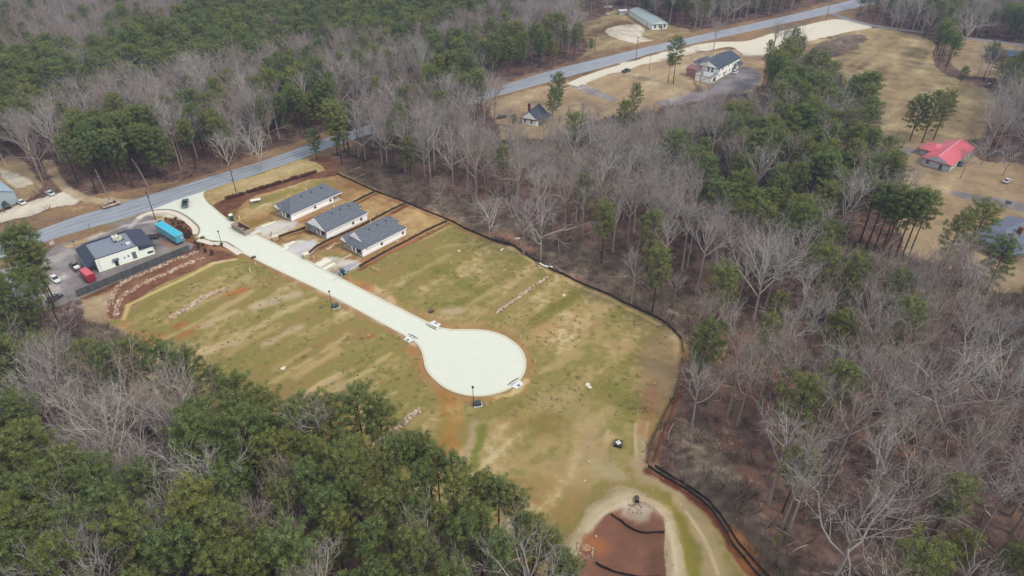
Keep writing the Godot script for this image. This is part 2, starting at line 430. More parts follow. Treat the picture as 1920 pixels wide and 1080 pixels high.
		[3, 0.8, [Vector2(-103.75, -208.3), Vector2(-100.16, -215), Vector2(-90.11, -224.14), Vector2(-82.05, -230.27), Vector2(-74.33, -235.26), Vector2(-70.94, -238.05), Vector2(-75.23, -244.27), Vector2(-79.88, -247.22), Vector2(-76.01, -251.24), Vector2(-68.83, -247.22), Vector2(-64.96, -238.52), Vector2(-65.91, -233.43), Vector2(-73.47, -231.61), Vector2(-80.53, -224.57), Vector2(-91.52, -216.21), Vector2(-93.95, -207.53), Vector2(-93.48, -202.26), Vector2(-95.8, -201.16)]],
		[4, 0.8, [Vector2(-125.85, -197.55), Vector2(-125.31, -201.9), Vector2(-121.24, -204.12), Vector2(-115.87, -203.38), Vector2(-110.44, -199.7), Vector2(-116.65, -197.55), Vector2(-122.42, -195.42)]],
		[3, 0.8, [Vector2(-117.76, -196.84), Vector2(-114.96, -201.16), Vector2(-111.7, -201.53), Vector2(-104.35, -194.03), Vector2(-101.66, -187.91), Vector2(-99.18, -184.95), Vector2(-94.95, -183.98), Vector2(-89.36, -182.38), Vector2(-82.83, -177.68), Vector2(-87.92, -173.45), Vector2(-92.76, -173.45), Vector2(-99.15, -178.3), Vector2(-104.12, -185.93), Vector2(-108.27, -189.92)]],
		[3, 0.6, [Vector2(-99.5, -179.23), Vector2(-96.19, -178.3), Vector2(-90.66, -175.25), Vector2(-96.02, -167.36), Vector2(-101.33, -161.29), Vector2(-105.62, -152.23), Vector2(-104.78, -145.69), Vector2(-108.23, -145.69), Vector2(-111, -151.73), Vector2(-112.8, -158.63), Vector2(-112.2, -161.56), Vector2(-119.21, -154.24), Vector2(-120.96, -154.75)]],
		[5, 1.5, [Vector2(-148, -182.69), Vector2(-138.53, -191.95), Vector2(-126.8, -200.43), Vector2(-123.63, -203.38), Vector2(-116.96, -198.26), Vector2(-104.12, -185.93), Vector2(-100.03, -180.16), Vector2(-121.68, -155.26), Vector2(-125.44, -154.75), Vector2(-127.14, -149.76), Vector2(-135.9, -152.23), Vector2(-146.56, -159.95), Vector2(-152.32, -154.75), Vector2(-163, -171.1), Vector2(-147.27, -177.07)]],
		[10, 1.0, [Vector2(-148.56, -183.98), Vector2(-138.89, -192.64), Vector2(-128.34, -196.84), Vector2(-131.27, -191.27), Vector2(-138.83, -185.93), Vector2(-144.91, -180.16)]],
		[4, 0.8, [Vector2(-140.48, -182.69), Vector2(-133.34, -191.95), Vector2(-131.11, -190.93), Vector2(-138.13, -181.42)]],
		[10, 1.0, [Vector2(-174.32, -180.79), Vector2(-148.93, -184.63), Vector2(-143.62, -175.25), Vector2(-145.19, -173.45), Vector2(-164.91, -166.8)]],
		[14, 2.0, [Vector2(95.48, -178.61), Vector2(107.03, -182.69), Vector2(118.32, -174.65), Vector2(128.75, -172.86), Vector2(123.95, -154.75), Vector2(95.57, -154.75)]],
		[14, 2.0, [Vector2(-124.48, -144.98), Vector2(-114.47, -144.98), Vector2(-96.82, -136.01), Vector2(-91.32, -120.99), Vector2(-113.99, -123.82)]],
		[12, 3.0, [Vector2(-138.88, -154.75), Vector2(-127.83, -150.99), Vector2(-124.7, -154.75), Vector2(-120.7, -154.24), Vector2(-114.75, -144.98), Vector2(-111.24, -136.01), Vector2(-116.74, -136.01), Vector2(-126.14, -140.4)]],
		[14, 4.0, [Vector2(-143.36, -154.75), Vector2(-128.78, -144.98), Vector2(-125.49, -139.29), Vector2(-116.5, -135.58), Vector2(-110.56, -136.01), Vector2(-100.3, -131.79), Vector2(-95.2, -123.82), Vector2(-89.86, -116.44), Vector2(-101.09, -116.44), Vector2(-114.41, -120.06)]],
		[9, 0.5, [Vector2(-124.1, -204.87), Vector2(-117.74, -213.39), Vector2(-110.82, -219.92), Vector2(-106.32, -211.8), Vector2(-94.16, -198.98), Vector2(-69.56, -180.16), Vector2(-37.09, -156.03), Vector2(-18.7, -141.08), Vector2(-8.43, -140.85), Vector2(2.72, -133.88), Vector2(3.66, -125.75), Vector2(-1.25, -117.33), Vector2(-8.7, -115.73), Vector2(-17.8, -120.06), Vector2(-22.66, -129.74), Vector2(-31.19, -139.96), Vector2(-50.77, -154.75), Vector2(-73.51, -171.1), Vector2(-89.91, -183.98), Vector2(-100.3, -187.91), Vector2(-104.72, -196.84)]],
		[9, 1.0, [Vector2(-84.11, -194.03), Vector2(-80.63, -198.26), Vector2(-76.6, -199.7), Vector2(-72.56, -197.9), Vector2(-69.98, -194.72), Vector2(-73.9, -189.92), Vector2(-77.61, -187.91), Vector2(-80.77, -189.92)]],
		[9, 1.0, [Vector2(-73.38, -184.95), Vector2(-67.98, -186.91), Vector2(-62.07, -184.95), Vector2(-61.61, -180.16), Vector2(-62.06, -175.25), Vector2(-67.9, -178.92)]],
		[9, 1.0, [Vector2(-59.29, -173.16), Vector2(-54.43, -175.25), Vector2(-46.46, -173.45), Vector2(-47.55, -169.07), Vector2(-49.86, -164.84), Vector2(-54.62, -168.79)]],
		[5, 0.8, [Vector2(-51.79, -169.65), Vector2(-46.99, -172.86), Vector2(-45.71, -172.86), Vector2(-48.07, -167.65), Vector2(-49.6, -165.12)]],
		[8, 0.5, [Vector2(7.46, -67.24), Vector2(10.46, -75.65), Vector2(12.33, -79.41), Vector2(14.84, -84.72), Vector2(18.45, -87.12), Vector2(21.97, -88.94), Vector2(25.28, -88.81), Vector2(27.25, -87.12), Vector2(30, -84.22), Vector2(30.95, -82.14), Vector2(30.85, -78.48), Vector2(31.44, -74.99), Vector2(31.14, -70.7), Vector2(30.58, -66.25)]],
		[7, 0.5, [Vector2(9.89, -67.24), Vector2(11.95, -74.55), Vector2(13.47, -78.48), Vector2(16.28, -81.42), Vector2(19.08, -83.48), Vector2(21.49, -85.22), Vector2(25.97, -85.72), Vector2(27.81, -84.22), Vector2(29.16, -81.9), Vector2(28.74, -78.48), Vector2(27.9, -74.99), Vector2(27.51, -70.7), Vector2(26.87, -66.25)]],
	]


const LUTS := [
	[[0.0, 66, 54, 50], [0.3, 96, 78, 71], [0.5, 112, 90, 82], [0.68, 130, 108, 98], [0.85, 124, 84, 66], [1.0, 158, 140, 126]],
	[[0.0, 146, 126, 80], [0.2, 146, 130, 80], [0.4, 134, 128, 72], [0.56, 150, 136, 84], [0.75, 168, 149, 102], [1.0, 200, 182, 142]],
	[[0.0, 132, 102, 70], [0.35, 164, 134, 92], [0.6, 182, 154, 110], [0.8, 190, 164, 122], [1.0, 220, 202, 168]],
	[[0.0, 92, 62, 48], [0.5, 122, 85, 66], [1.0, 148, 110, 88]],
	[[0.0, 140, 122, 84], [0.5, 176, 155, 110], [1.0, 204, 186, 146]],
	[[0.0, 96, 92, 94], [0.4, 132, 126, 128], [0.7, 152, 146, 146], [1.0, 206, 200, 196]],
	[[0.0, 104, 86, 70], [0.3, 142, 124, 94], [0.6, 163, 146, 110], [1.0, 200, 182, 142]],
	[[0.0, 110, 78, 64], [0.5, 128, 92, 76], [0.8, 142, 105, 88], [1.0, 170, 138, 116]],
	[[0.0, 140, 122, 94], [0.5, 172, 156, 124], [1.0, 200, 186, 156]],
	[[0.0, 166, 158, 146], [0.5, 208, 200, 182], [1.0, 232, 226, 212]],
	[[0.0, 108, 86, 68], [0.5, 142, 117, 92], [0.8, 158, 128, 96], [1.0, 180, 156, 120]],
	[[0.0, 136, 112, 88], [0.5, 172, 150, 122], [1.0, 206, 188, 162]],
	[[0.0, 66, 54, 54], [0.4, 94, 78, 78], [0.7, 116, 98, 94], [1.0, 160, 142, 134]],
	[[0.0, 132, 112, 90], [0.5, 162, 141, 112], [0.8, 176, 156, 124], [1.0, 200, 184, 152]],
	[[0.0, 78, 64, 56], [0.4, 106, 92, 82], [0.7, 122, 108, 94], [1.0, 158, 144, 126]],
]
# weights of broad patches, drawn-out streaks, clumps and grain in each surface
const MIX := [
	[0.3, 0.1, 0.35, 0.35], [0.3, 0.5, 0.17, 0.24], [0.35, 0.3, 0.2, 0.2], [0.3, 0.1, 0.3, 0.3], [0.35, 0.2, 0.2, 0.25], [0.4, 0.25, 0.2, 0.15], [0.4, 0.3, 0.2, 0.15], [0.4, 0.2, 0.25, 0.2],
	[0.3, 0.2, 0.3, 0.25], [0.35, 0.2, 0.25, 0.2], [0.4, 0.2, 0.2, 0.25], [0.35, 0.2, 0.25, 0.2], [0.3, 0.15, 0.35, 0.35], [0.4, 0.25, 0.2, 0.2], [0.3, 0.1, 0.35, 0.3],
]


func lut_bytes() -> PackedByteArray:
	var out := PackedByteArray()
	for stops: Array in LUTS:
		for i in 256:
			var t := i / 255.0
			var k := 0
			while k < stops.size() - 2 and t > stops[k + 1][0]:
				k += 1
			var a: Array = stops[k]; var b: Array = stops[k + 1]
			var w := clampf((t - a[0]) / (b[0] - a[0]), 0, 1)
			var q := lin(lerpf(a[1], b[1], w), lerpf(a[2], b[2], w), lerpf(a[3], b[3], w)).linear_to_srgb()
			out.append(int(q.r * 255)); out.append(int(q.g * 255)); out.append(int(q.b * 255))
	return out


func fill(map: PackedByteArray, w: int, h: int, x0: float, z0: float, sc: float, poly: PackedVector2Array, id: int) -> void:
	var lo := h; var hi := 0
	for p in poly:
		lo = mini(lo, int((p.y - z0) / sc)); hi = maxi(hi, int((p.y - z0) / sc) + 1)
	for y in range(maxi(lo, 0), mini(hi + 1, h)):
		var zz := z0 + (y + 0.5) * sc
		var xs: Array[float] = []
		for i in poly.size():
			var a := poly[i]; var b := poly[(i + 1) % poly.size()]
			if (a.y > zz) != (b.y > zz):
				xs.append(a.x + (zz - a.y) / (b.y - a.y) * (b.x - a.x))
		xs.sort()
		for i in range(0, xs.size() - 1, 2):
			for x in range(clampi(int((xs[i] - x0) / sc + 0.5), 0, w), clampi(int((xs[i + 1] - x0) / sc + 0.5), 0, w)):
				map[y * w + x] = id


func noise_bytes(seed_: int, freq: float, oct: int, size := 512) -> PackedByteArray:
	var f := FastNoiseLite.new()
	f.seed = seed_; f.frequency = freq; f.fractal_octaves = oct; f.noise_type = FastNoiseLite.TYPE_SIMPLEX_SMOOTH
	return f.get_seamless_image(size, size).get_data()


var NB: PackedByteArray
var NF: PackedByteArray
var region_far: PackedByteArray
const FAR_X := -560.0
const FAR_Z := -760.0
const FAR_S := 0.66
const FAR_W := 1697
const FAR_H := 1212


func bake(x0: float, z0: float, sc: float, w: int, h: int, strokes: Array) -> Array:
	var map := PackedByteArray()
	map.resize(w * h)
	var jit := PackedFloat32Array()
	jit.resize(16)
	for s: Array in surfaces():
		jit[s[0]] = s[1]
		fill(map, w, h, x0, z0, sc, smooth_line(s[2], 3.0, true) if s[2].size() > 4 else PackedVector2Array(s[2]), s[0])
	var lut := lut_bytes()
	var out := PackedByteArray()
	out.resize(w * h * 3)
	var mixes := PackedFloat32Array()
	for m: Array in MIX:
		for q in m:
			mixes.append(q)
	var grain := 1.0 / maxf(sc, 0.14)
	for y in h:
		var wz := z0 + (y + 0.5) * sc
		for x in w:
			var wx := x0 + (x + 0.5) * sc
			var a := int(wx * 3.1 + 4096.0) & 511
			var b := int(wz * 3.1 + 4096.0) & 511
			var clump := NF[b * 512 + a]
			var rnd := (x * 7349 + y * 9151 + x * y * 31) & 1023
			# ragged borders: look the surface up a little aside
			var broad := NB[(int(wz * 4.0 + 9000.0) & 511) * 512 + (int(wx * 4.0 + 9000.0) & 511)]
			var off := (broad - 128) * 0.018 + (clump - 128) * 0.008
			var ox := clampi(x + int((off + (rnd - 512) * 0.0011) / sc), 0, w - 1)
			var oy := clampi(y + int((off + ((rnd * 37 & 1023) - 512) * 0.0011) / sc), 0, h - 1)
			var id := map[oy * w + ox]
			if id != map[y * w + x] and jit[map[y * w + x]] < 0.9:
				id = map[y * w + x]
			var su := wx * 0.616 - wz * 0.788
			var sv := wx * 0.788 + wz * 0.616
			var streak := NF[(int(sv * 2.6 + 8192.0 + clump * 0.02) & 511) * 512 + (int(su * 0.3 + 8192.0) & 511)]
			var patch := NB[(int(wz * 1.15 + 4096.0) & 511) * 512 + (int(wx * 1.15 + 4096.0) & 511)]
			var fine := NF[(int(wz * 11.3 + 8192.0) & 511) * 512 + (int(wx * 11.3 + 8192.0) & 511)]
			var k := id * 4
			var t := int(128.0 + (patch - 128) * 2.0 * mixes[k] + (streak - 128) * 2.3 * mixes[k + 1] + (clump - 128) * 2.3 * mixes[k + 2] + ((fine - 128) * 1.9 + (rnd - 512) * 0.12) * mixes[k + 3])
			t = clampi(t, 0, 255)
			var at := (id * 256 + t) * 3
			var o := (y * w + x) * 3
			out[o] = lut[at]; out[o + 1] = lut[at + 1]; out[o + 2] = lut[at + 2]
	for s: Array in strokes:
		stroke(out, w, h, x0, z0, sc, s)
	return [Image.create_from_data(w, h, false, Image.FORMAT_RGB8, out), map]


func stroke(px: PackedByteArray, w: int, h: int, x0: float, z0: float, sc: float, s: Array) -> void:
	# [line, width, r, g, b, strength, raggedness]
	var l := smooth_line(s[0], 3.0)
	if l.size() == 1:
		l.append(l[0] + Vector2(0.1, 0))
	var half: float = s[1] / 2.0
	var q := lin(s[2], s[3], s[4]).linear_to_srgb()
	var r8 := q.r * 255; var g8 := q.g * 255; var b8 := q.b * 255
	var done := {}
	for i in l.size() - 1:
		var a := l[i]; var b := l[i + 1]
		var m := half * 1.6 + 1.0
		for y in range(maxi(0, int((minf(a.y, b.y) - m - z0) / sc)), mini(h, int((maxf(a.y, b.y) + m - z0) / sc))):
			for x in range(maxi(0, int((minf(a.x, b.x) - m - x0) / sc)), mini(w, int((maxf(a.x, b.x) + m - x0) / sc))):
				var p := Vector2(x0 + x * sc, z0 + y * sc)
				var d := p.distance_to(Geometry2D.get_closest_point_to_segment(p, a, b))
				if d > m:
					continue
				var key := y * w + x
				if not done.has(key) or done[key] > d:
					done[key] = d
	for key: int in done:
		var x := key % w
		var y := key / w
		var wx := x0 + x * sc; var wz := z0 + y * sc
		var su := wx * 0.616 - wz * 0.788
		var sv := wx * 0.788 + wz * 0.616
		var nz := (NF[(int(sv * 4.0 + 8192.0) & 511) * 512 + (int(su * 1.5 + 8192.0) & 511)] * 0.5 + NF[(int(wz * 6.0 + 8192.0) & 511) * 512 + (int(wx * 6.0 + 8192.0) & 511)] * 0.5 - 128.0) / 64.0
		var e: float = done[key] / half + nz * s[6]
		var t: float = (1.0 - smoothstep(0.05, 1.25, e)) * minf(1.0, s[5] * 1.2)
		if t > 0.01:
			var o := key * 3
			t = minf(t, 1.0)
			px[o] = int(lerpf(px[o], r8 * (1 + nz * 0.06), t)); px[o + 1] = int(lerpf(px[o + 1], g8 * (1 + nz * 0.06), t)); px[o + 2] = int(lerpf(px[o + 2], b8 * (1 + nz * 0.06), t))


func soil_marks() -> Array:
	var m := [
		[[Vector2(-70.68, -151.48), Vector2(-61.32, -156.8)], 4.5, 186, 168, 136, 0.85, 0.4], [[Vector2(-56.13, -141.76), Vector2(-59.77, -138.62), Vector2(-63.21, -134.72)], 4.5, 182, 162, 128, 0.75, 0.5],
		[[Vector2(-50.29, -114.5), Vector2(-45.55, -120.24), Vector2(-41.45, -123.82)], 2.5, 194, 172, 130, 0.8, 0.4], [[Vector2(-52.13, -123.06), Vector2(-44.29, -132.41)], 3.0, 182, 162, 112, 0.7, 0.5],
		[[Vector2(-44.93, -116.44), Vector2(-39.04, -124.78)], 2.0, 186, 164, 116, 0.6, 0.5], [[Vector2(-34.62, -126.34), Vector2(-30.74, -131.17)], 2.6, 190, 166, 116, 0.7, 0.5],
		[[Vector2(-57.54, -125.75), Vector2(-51.41, -132.83)], 3.0, 176, 154, 104, 0.6, 0.6], [[Vector2(-71.35, -131.79), Vector2(-62.18, -142.21)], 3.5, 180, 156, 108, 0.6, 0.6],
		[[Vector2(-82.38, -125.75), Vector2(-76.14, -133.88), Vector2(-71.41, -136.01)], 4.0, 186, 164, 126, 0.7, 0.5], [[Vector2(-78.18, -120.06), Vector2(-82.38, -125.75), Vector2(-81.22, -130.14)], 4.0, 192, 174, 140, 0.8, 0.4],
		[[Vector2(-37.46, -138.18), Vector2(-36.38, -138.4)], 2.4, 168, 76, 48, 0.8, 0.6], [[Vector2(-27.47, -132.83), Vector2(-25.98, -132.83)], 2.4, 176, 84, 50, 0.8, 0.6],
		[[Vector2(-25.83, -133.88), Vector2(-23.69, -130.55), Vector2(-22.49, -125.75), Vector2(-20.63, -122.87)], 5.0, 164, 116, 74, 0.75, 0.5],
		[[Vector2(-93.39, -136.01), Vector2(-87.4, -138.18), Vector2(-84.25, -142.67)], 5.0, 164, 110, 68, 0.6, 0.8], [[Vector2(-89.03, -142.21), Vector2(-86.92, -144.05)], 2.2, 170, 106, 66, 0.7, 0.7], [[Vector2(-80.6, -156.8), Vector2(-76.84, -159.16)], 3.5, 182, 112, 66, 0.75, 0.6],
		[[Vector2(-94.91, -131.79), Vector2(-87.82, -129.33), Vector2(-83.88, -132.83)], 4.0, 200, 176, 136, 0.8, 0.5], [[Vector2(-103.37, -142.67), Vector2(-89.3, -132.83)], 4.0, 176, 128, 84, 0.6, 0.7],
		[[Vector2(-76.08, -164.01), Vector2(-70.62, -161.29)], 5.0, 168, 148, 108, 0.6, 0.7], [[Vector2(-89.15, -149.76), Vector2(-84.09, -156.03), Vector2(-77.12, -164.84)], 5.0, 180, 160, 118, 0.6, 0.7],
		[[Vector2(-106.13, -151.73), Vector2(-100.43, -159.16), Vector2(-95.26, -165.4), Vector2(-90.23, -173.16)], 2.0, 200, 178, 124, 0.9, 0.25], [[Vector2(-104.49, -145.69), Vector2(-106.13, -151.73)], 2.0, 200, 178, 124, 0.9, 0.25],
		[[Vector2(-102.81, -150.25), Vector2(-98.36, -157.84), Vector2(-91.09, -166.8)], 0.8, 150, 128, 76, 0.8, 0.3], [[Vector2(-90.23, -173.16), Vector2(-84.48, -175.25)], 2.0, 206, 186, 140, 0.8, 0.4],
		[[Vector2(-93.65, -182.69), Vector2(-82.64, -177.07), Vector2(-71.65, -169.65), Vector2(-50.77, -154.75), Vector2(-31.19, -139.96), Vector2(-26.04, -135.58)], 2.6, 160, 124, 84, 0.7, 0.6],
		[[Vector2(-53.83, -168.79), Vector2(-37.09, -156.03), Vector2(-22.75, -144.98), Vector2(-17.66, -142.21)], 5.0, 170, 138, 92, 0.6, 0.8],
		[[Vector2(-39.69, -159.95), Vector2(-35.4, -156.8), Vector2(-33.38, -153.23)], 3.0, 198, 172, 130, 0.8, 0.5], [[Vector2(-49.97, -165.4), Vector2(-40.99, -158.63)], 4.0, 178, 132, 84, 0.7, 0.7],
		[[Vector2(-23.25, -133.88), Vector2(-22.58, -127.73), Vector2(-20.63, -122.87), Vector2(-16.97, -117.87), Vector2(-11.78, -115.2), Vector2(-7.05, -114.67), Vector2(-2.49, -116.08), Vector2(1.9, -119.14), Vector2(4.16, -124.78), Vector2(4, -129.74), Vector2(1.37, -134.94), Vector2(-3.5, -139.96), Vector2(-11.3, -142.21), Vector2(-18.37, -142.21)], 4.2, 164, 128, 86, 0.75, 0.5],
		[[Vector2(-3.73, -115.55), Vector2(0, -116.79), Vector2(3.19, -120.99)], 2.5, 204, 184, 132, 0.8, 0.6],
		[[Vector2(-14.37, -115.02), Vector2(-13.61, -107.93), Vector2(-12.7, -98.66)], 6.0, 166, 122, 66, 0.7, 0.6], [[Vector2(-12.59, -114.32), Vector2(-11.94, -107.93)], 2.0, 186, 134, 70, 0.5, 0.5],
		[[Vector2(-8.08, -107.12), Vector2(-8.84, -103.18), Vector2(-9.07, -98.66)], 4.0, 172, 154, 122, 0.7, 0.5], [[Vector2(-6.74, -106.32), Vector2(-7.66, -100.14), Vector2(-8.03, -95.77)], 3.0, 112, 120, 52, 0.7, 0.5],
		[[Vector2(27.57, -107.12), Vector2(26.53, -101.64), Vector2(26.29, -95.48)], 1.3, 190, 174, 140, 0.85, 0.3], [[Vector2(30.26, -107.61), Vector2(28.37, -101.64), Vector2(27.6, -96.05)], 1.3, 190, 174, 140, 0.85, 0.3], [[Vector2(28.95, -107.61), Vector2(27.45, -101.64), Vector2(26.89, -95.77)], 5.0, 176, 156, 122, 0.6, 0.4],
		[[Vector2(12.06, -115.73), Vector2(9.55, -107.93), Vector2(13.72, -100.14), Vector2(10.98, -92.97)], 13.0, 170, 150, 112, 0.5, 0.9], [[Vector2(18.45, -101.64), Vector2(22.19, -103.95)], 8.0, 170, 148, 116, 0.45, 0.8],
		[[Vector2(38.75, -133.88), Vector2(36.62, -125.75), Vector2(32.92, -115.55)], 11.0, 166, 140, 108, 0.7, 0.5], [[Vector2(32.7, -116.44), Vector2(29.84, -107.93), Vector2(28.74, -104.73)], 6.0, 158, 116, 84, 0.6, 0.6],
		[[Vector2(25.59, -103.18), Vector2(23.82, -98.66), Vector2(26.77, -95.77)], 7.0, 172, 150, 120, 0.5, 0.7], [[Vector2(17.78, -95.06), Vector2(21.95, -92.97)], 5.0, 184, 168, 140, 0.5, 0.6],
		[[Vector2(8.71, -91.6), Vector2(4.25, -87.64), Vector2(10.39, -83.85)], 10.0, 160, 130, 84, 0.5, 0.8], [[Vector2(6.64, -94.36), Vector2(14.27, -92.97)], 6.0, 178, 156, 112, 0.5, 0.8],
		[[Vector2(-32.62, -161.83), Vector2(-31.5, -162.64)], 3.0, 182, 164, 124, 0.7, 0.6], [[Vector2(-17.75, -148.79), Vector2(-14.61, -149.76)], 4.5, 178, 160, 130, 0.7, 0.6], [[Vector2(-38.83, -154.75), Vector2(-34.8, -157.84)], 3.5, 168, 140, 96, 0.5, 0.7],
		[[Vector2(6.37, -142.67), Vector2(9.81, -140.4)], 7.0, 176, 142, 96, 0.6, 0.6], [[Vector2(17.17, -144.98), Vector2(21.24, -142.67)], 8.0, 172, 144, 100, 0.4, 0.8],
		[[Vector2(-23.24, -180.79), Vector2(-19.28, -183.34), Vector2(-10.11, -184.63)], 3.0, 172, 156, 104, 0.55, 0.6], [[Vector2(-14.22, -168.21), Vector2(-4.85, -174.05)], 3.0, 170, 156, 116, 0.55, 0.6], [[Vector2(-4.36, -148.55), Vector2(1.49, -154.75), Vector2(6.18, -162.64)], 6.0, 168, 146, 104, 0.5, 0.7],
		[[Vector2(-39.75, -180.16), Vector2(-27.85, -193.33), Vector2(-22.27, -199.7)], 4.0, 170, 138, 84, 0.5, 0.7], [[Vector2(23.35, -136.01), Vector2(29.91, -133.88), Vector2(34.66, -129.74)], 5.0, 176, 150, 106, 0.55, 0.7],
		[[Vector2(-12.74, -142.67), Vector2(-5.69, -143.82), Vector2(0, -140.4)], 3.5, 172, 146, 104, 0.6, 0.6], [[Vector2(-31.96, -171.1), Vector2(-20.54, -168.21), Vector2(-9.11, -158.63)], 5.0, 118, 118, 52, 0.5, 0.8], [[Vector2(-17.73, -152.23), Vector2(-8.91, -153.48)], 5.0, 112, 112, 50, 0.5, 0.7], [[Vector2(5.72, -144.98), Vector2(17.92, -154.75)], 5.0, 114, 114, 52, 0.5, 0.8], [[Vector2(-38.49, -121.92), Vector2(-34, -125.75)], 4.0, 116, 116, 50, 0.5, 0.8],
		[[Vector2(22.67, -118.23), Vector2(26.96, -112.94), Vector2(23.66, -106.32)], 8.0, 118, 118, 54, 0.5, 0.8], [[Vector2(2.41, -109.57), Vector2(9.47, -106.32)], 9.0, 124, 110, 54, 0.5, 0.9],
		[[Vector2(28.59, -93.25), Vector2(32.24, -88.29), Vector2(34.94, -82.02), Vector2(36.51, -75.65), Vector2(36.63, -68.24)], 6.0, 172, 152, 122, 0.7, 0.5], [[Vector2(32.76, -90.93), Vector2(37.41, -86.1), Vector2(39.63, -80.23), Vector2(40.95, -75.65), Vector2(43.51, -69.26)], 3.0, 190, 160, 120, 0.8, 0.5],
		[[Vector2(33.78, -83.85), Vector2(36.04, -77.91), Vector2(36.8, -70.81)], 1.0, 196, 180, 140, 0.7, 0.4], [[Vector2(30.31, -87.64), Vector2(32.06, -82.02), Vector2(32.56, -75.65), Vector2(31.56, -68.24)], 3.0, 122, 118, 48, 0.6, 0.6],
		[[Vector2(9.58, -68.24), Vector2(10.97, -74.55), Vector2(14.04, -80.47), Vector2(18.36, -85.34), Vector2(23.36, -87.38), Vector2(27.48, -85.34), Vector2(30.09, -80.82), Vector2(30.09, -75.1), Vector2(29.31, -68.24)], 3.0, 190, 176, 146, 0.6, 0.5],
		[[Vector2(14.12, -79.06), Vector2(18.16, -83.6), Vector2(23.15, -85.85)], 1.5, 196, 184, 158, 0.7, 0.3], [[Vector2(29.58, -80.82), Vector2(29.69, -75.1), Vector2(28.74, -68.24)], 1.4, 198, 186, 160, 0.7, 0.3],
		[[Vector2(14.71, -76.77), Vector2(16.08, -76.55)], 4.0, 158, 104, 70, 0.8, 0.5], [[Vector2(22.8, -84.84), Vector2(25.5, -84.1)], 4.0, 202, 192, 174, 0.7, 0.6],
		[[Vector2(35.4, -130.14), Vector2(39.87, -127.73), Vector2(42.57, -136.01)], 2.5, 190, 160, 122, 0.6, 0.6], [[Vector2(43.49, -131.79), Vector2(41.45, -123.82), Vector2(38.69, -116.44), Vector2(33.72, -106.32), Vector2(29.28, -96.05)], 2.4, 152, 108, 84, 0.5, 0.6],
		[[Vector2(28.13, -93.8), Vector2(32.57, -90.53), Vector2(37.19, -85.6), Vector2(39.7, -80.11), Vector2(40.62, -75.87), Vector2(43.89, -69.26)], 2.0, 110, 66, 50, 0.85, 0.5], [[Vector2(41.86, -79.06), Vector2(43.11, -74.55), Vector2(45.4, -69.26)], 4.0, 186, 122, 70, 0.7, 0.6],
		[[Vector2(-0.83, -182.06), Vector2(13.15, -165.96), Vector2(24.31, -157.32), Vector2(34.2, -147.83), Vector2(39.22, -142.67)], 1.6, 196, 170, 126, 0.7, 0.7],
		[[Vector2(-63.63, -232.07), Vector2(-49.02, -218.26), Vector2(-36.56, -209.84), Vector2(-21.21, -197.55), Vector2(-7.79, -185.93)], 2.2, 150, 110, 76, 0.7, 0.6], [[Vector2(-9.45, -189.92), Vector2(-1.72, -189.92), Vector2(6.62, -180.16)], 5.0, 168, 128, 106, 0.6, 0.7],
		[[Vector2(-48.64, -218.26), Vector2(-56.59, -207.53)], 1.6, 112, 72, 52, 0.85, 0.5], [[Vector2(-36.69, -209.46), Vector2(-44.89, -198.62), Vector2(-52.07, -189.92), Vector2(-57.35, -184.95), Vector2(-60.67, -181.11), Vector2(-62.18, -177.07)], 1.8, 116, 76, 54, 0.85, 0.5], [[Vector2(-21.33, -196.84), Vector2(-32.05, -184.95), Vector2(-39.27, -177.07), Vector2(-45.39, -169.36)], 1.8, 124, 82, 58, 0.85, 0.5], [[Vector2(-62.03, -190.59), Vector2(-67.54, -191.95), Vector2(-74.59, -186.26)], 1.8, 120, 80, 56, 0.85, 0.5],
		[[Vector2(-71.93, -196.84), Vector2(-64.97, -203.38), Vector2(-59.16, -210.23)], 2.6, 150, 98, 64, 0.7, 0.6], [[Vector2(-57.86, -184.95), Vector2(-51.82, -191.27), Vector2(-47.48, -196.13)], 2.4, 154, 104, 70, 0.7, 0.6], [[Vector2(-43.66, -174.05), Vector2(-38.09, -180.16), Vector2(-31.48, -187.24)], 4.0, 172, 122, 84, 0.75, 0.5],
		[[Vector2(-94.1, -204.12), Vector2(-86.38, -196.84), Vector2(-81.62, -198.62)], 5.0, 140, 116, 66, 0.7, 0.7], [[Vector2(-48.86, -215), Vector2(-42.46, -209.84)], 3.0, 150, 116, 74, 0.5, 0.7], [[Vector2(-32.79, -206), Vector2(-28.21, -196.84)], 4.0, 196, 168, 118, 0.6, 0.7],
		[[Vector2(-125.24, -195.07), Vector2(-124.2, -202.63), Vector2(-119.75, -204.87)], 3.0, 206, 200, 192, 0.6, 0.6], [[Vector2(-134.42, -187.24), Vector2(-127.87, -195.07), Vector2(-117.57, -199.7)], 3.0, 192, 186, 184, 0.7, 0.7], [[Vector2(-142.23, -171.1), Vector2(-137.46, -180.16)], 5.0, 190, 184, 180, 0.5, 0.8], [[Vector2(-110.49, -184.95), Vector2(-106.2, -182.69)], 4.0, 166, 120, 96, 0.6, 0.6],
		[[Vector2(-119.54, -168.79), Vector2(-112.64, -176.46), Vector2(-103.69, -182.69)], 2.0, 150, 140, 128, 0.7, 0.4], [[Vector2(-134.15, -180.16), Vector2(-132.59, -174.05), Vector2(-135.84, -171.1)], 5.0, 176, 170, 170, 0.4, 0.8],
	]
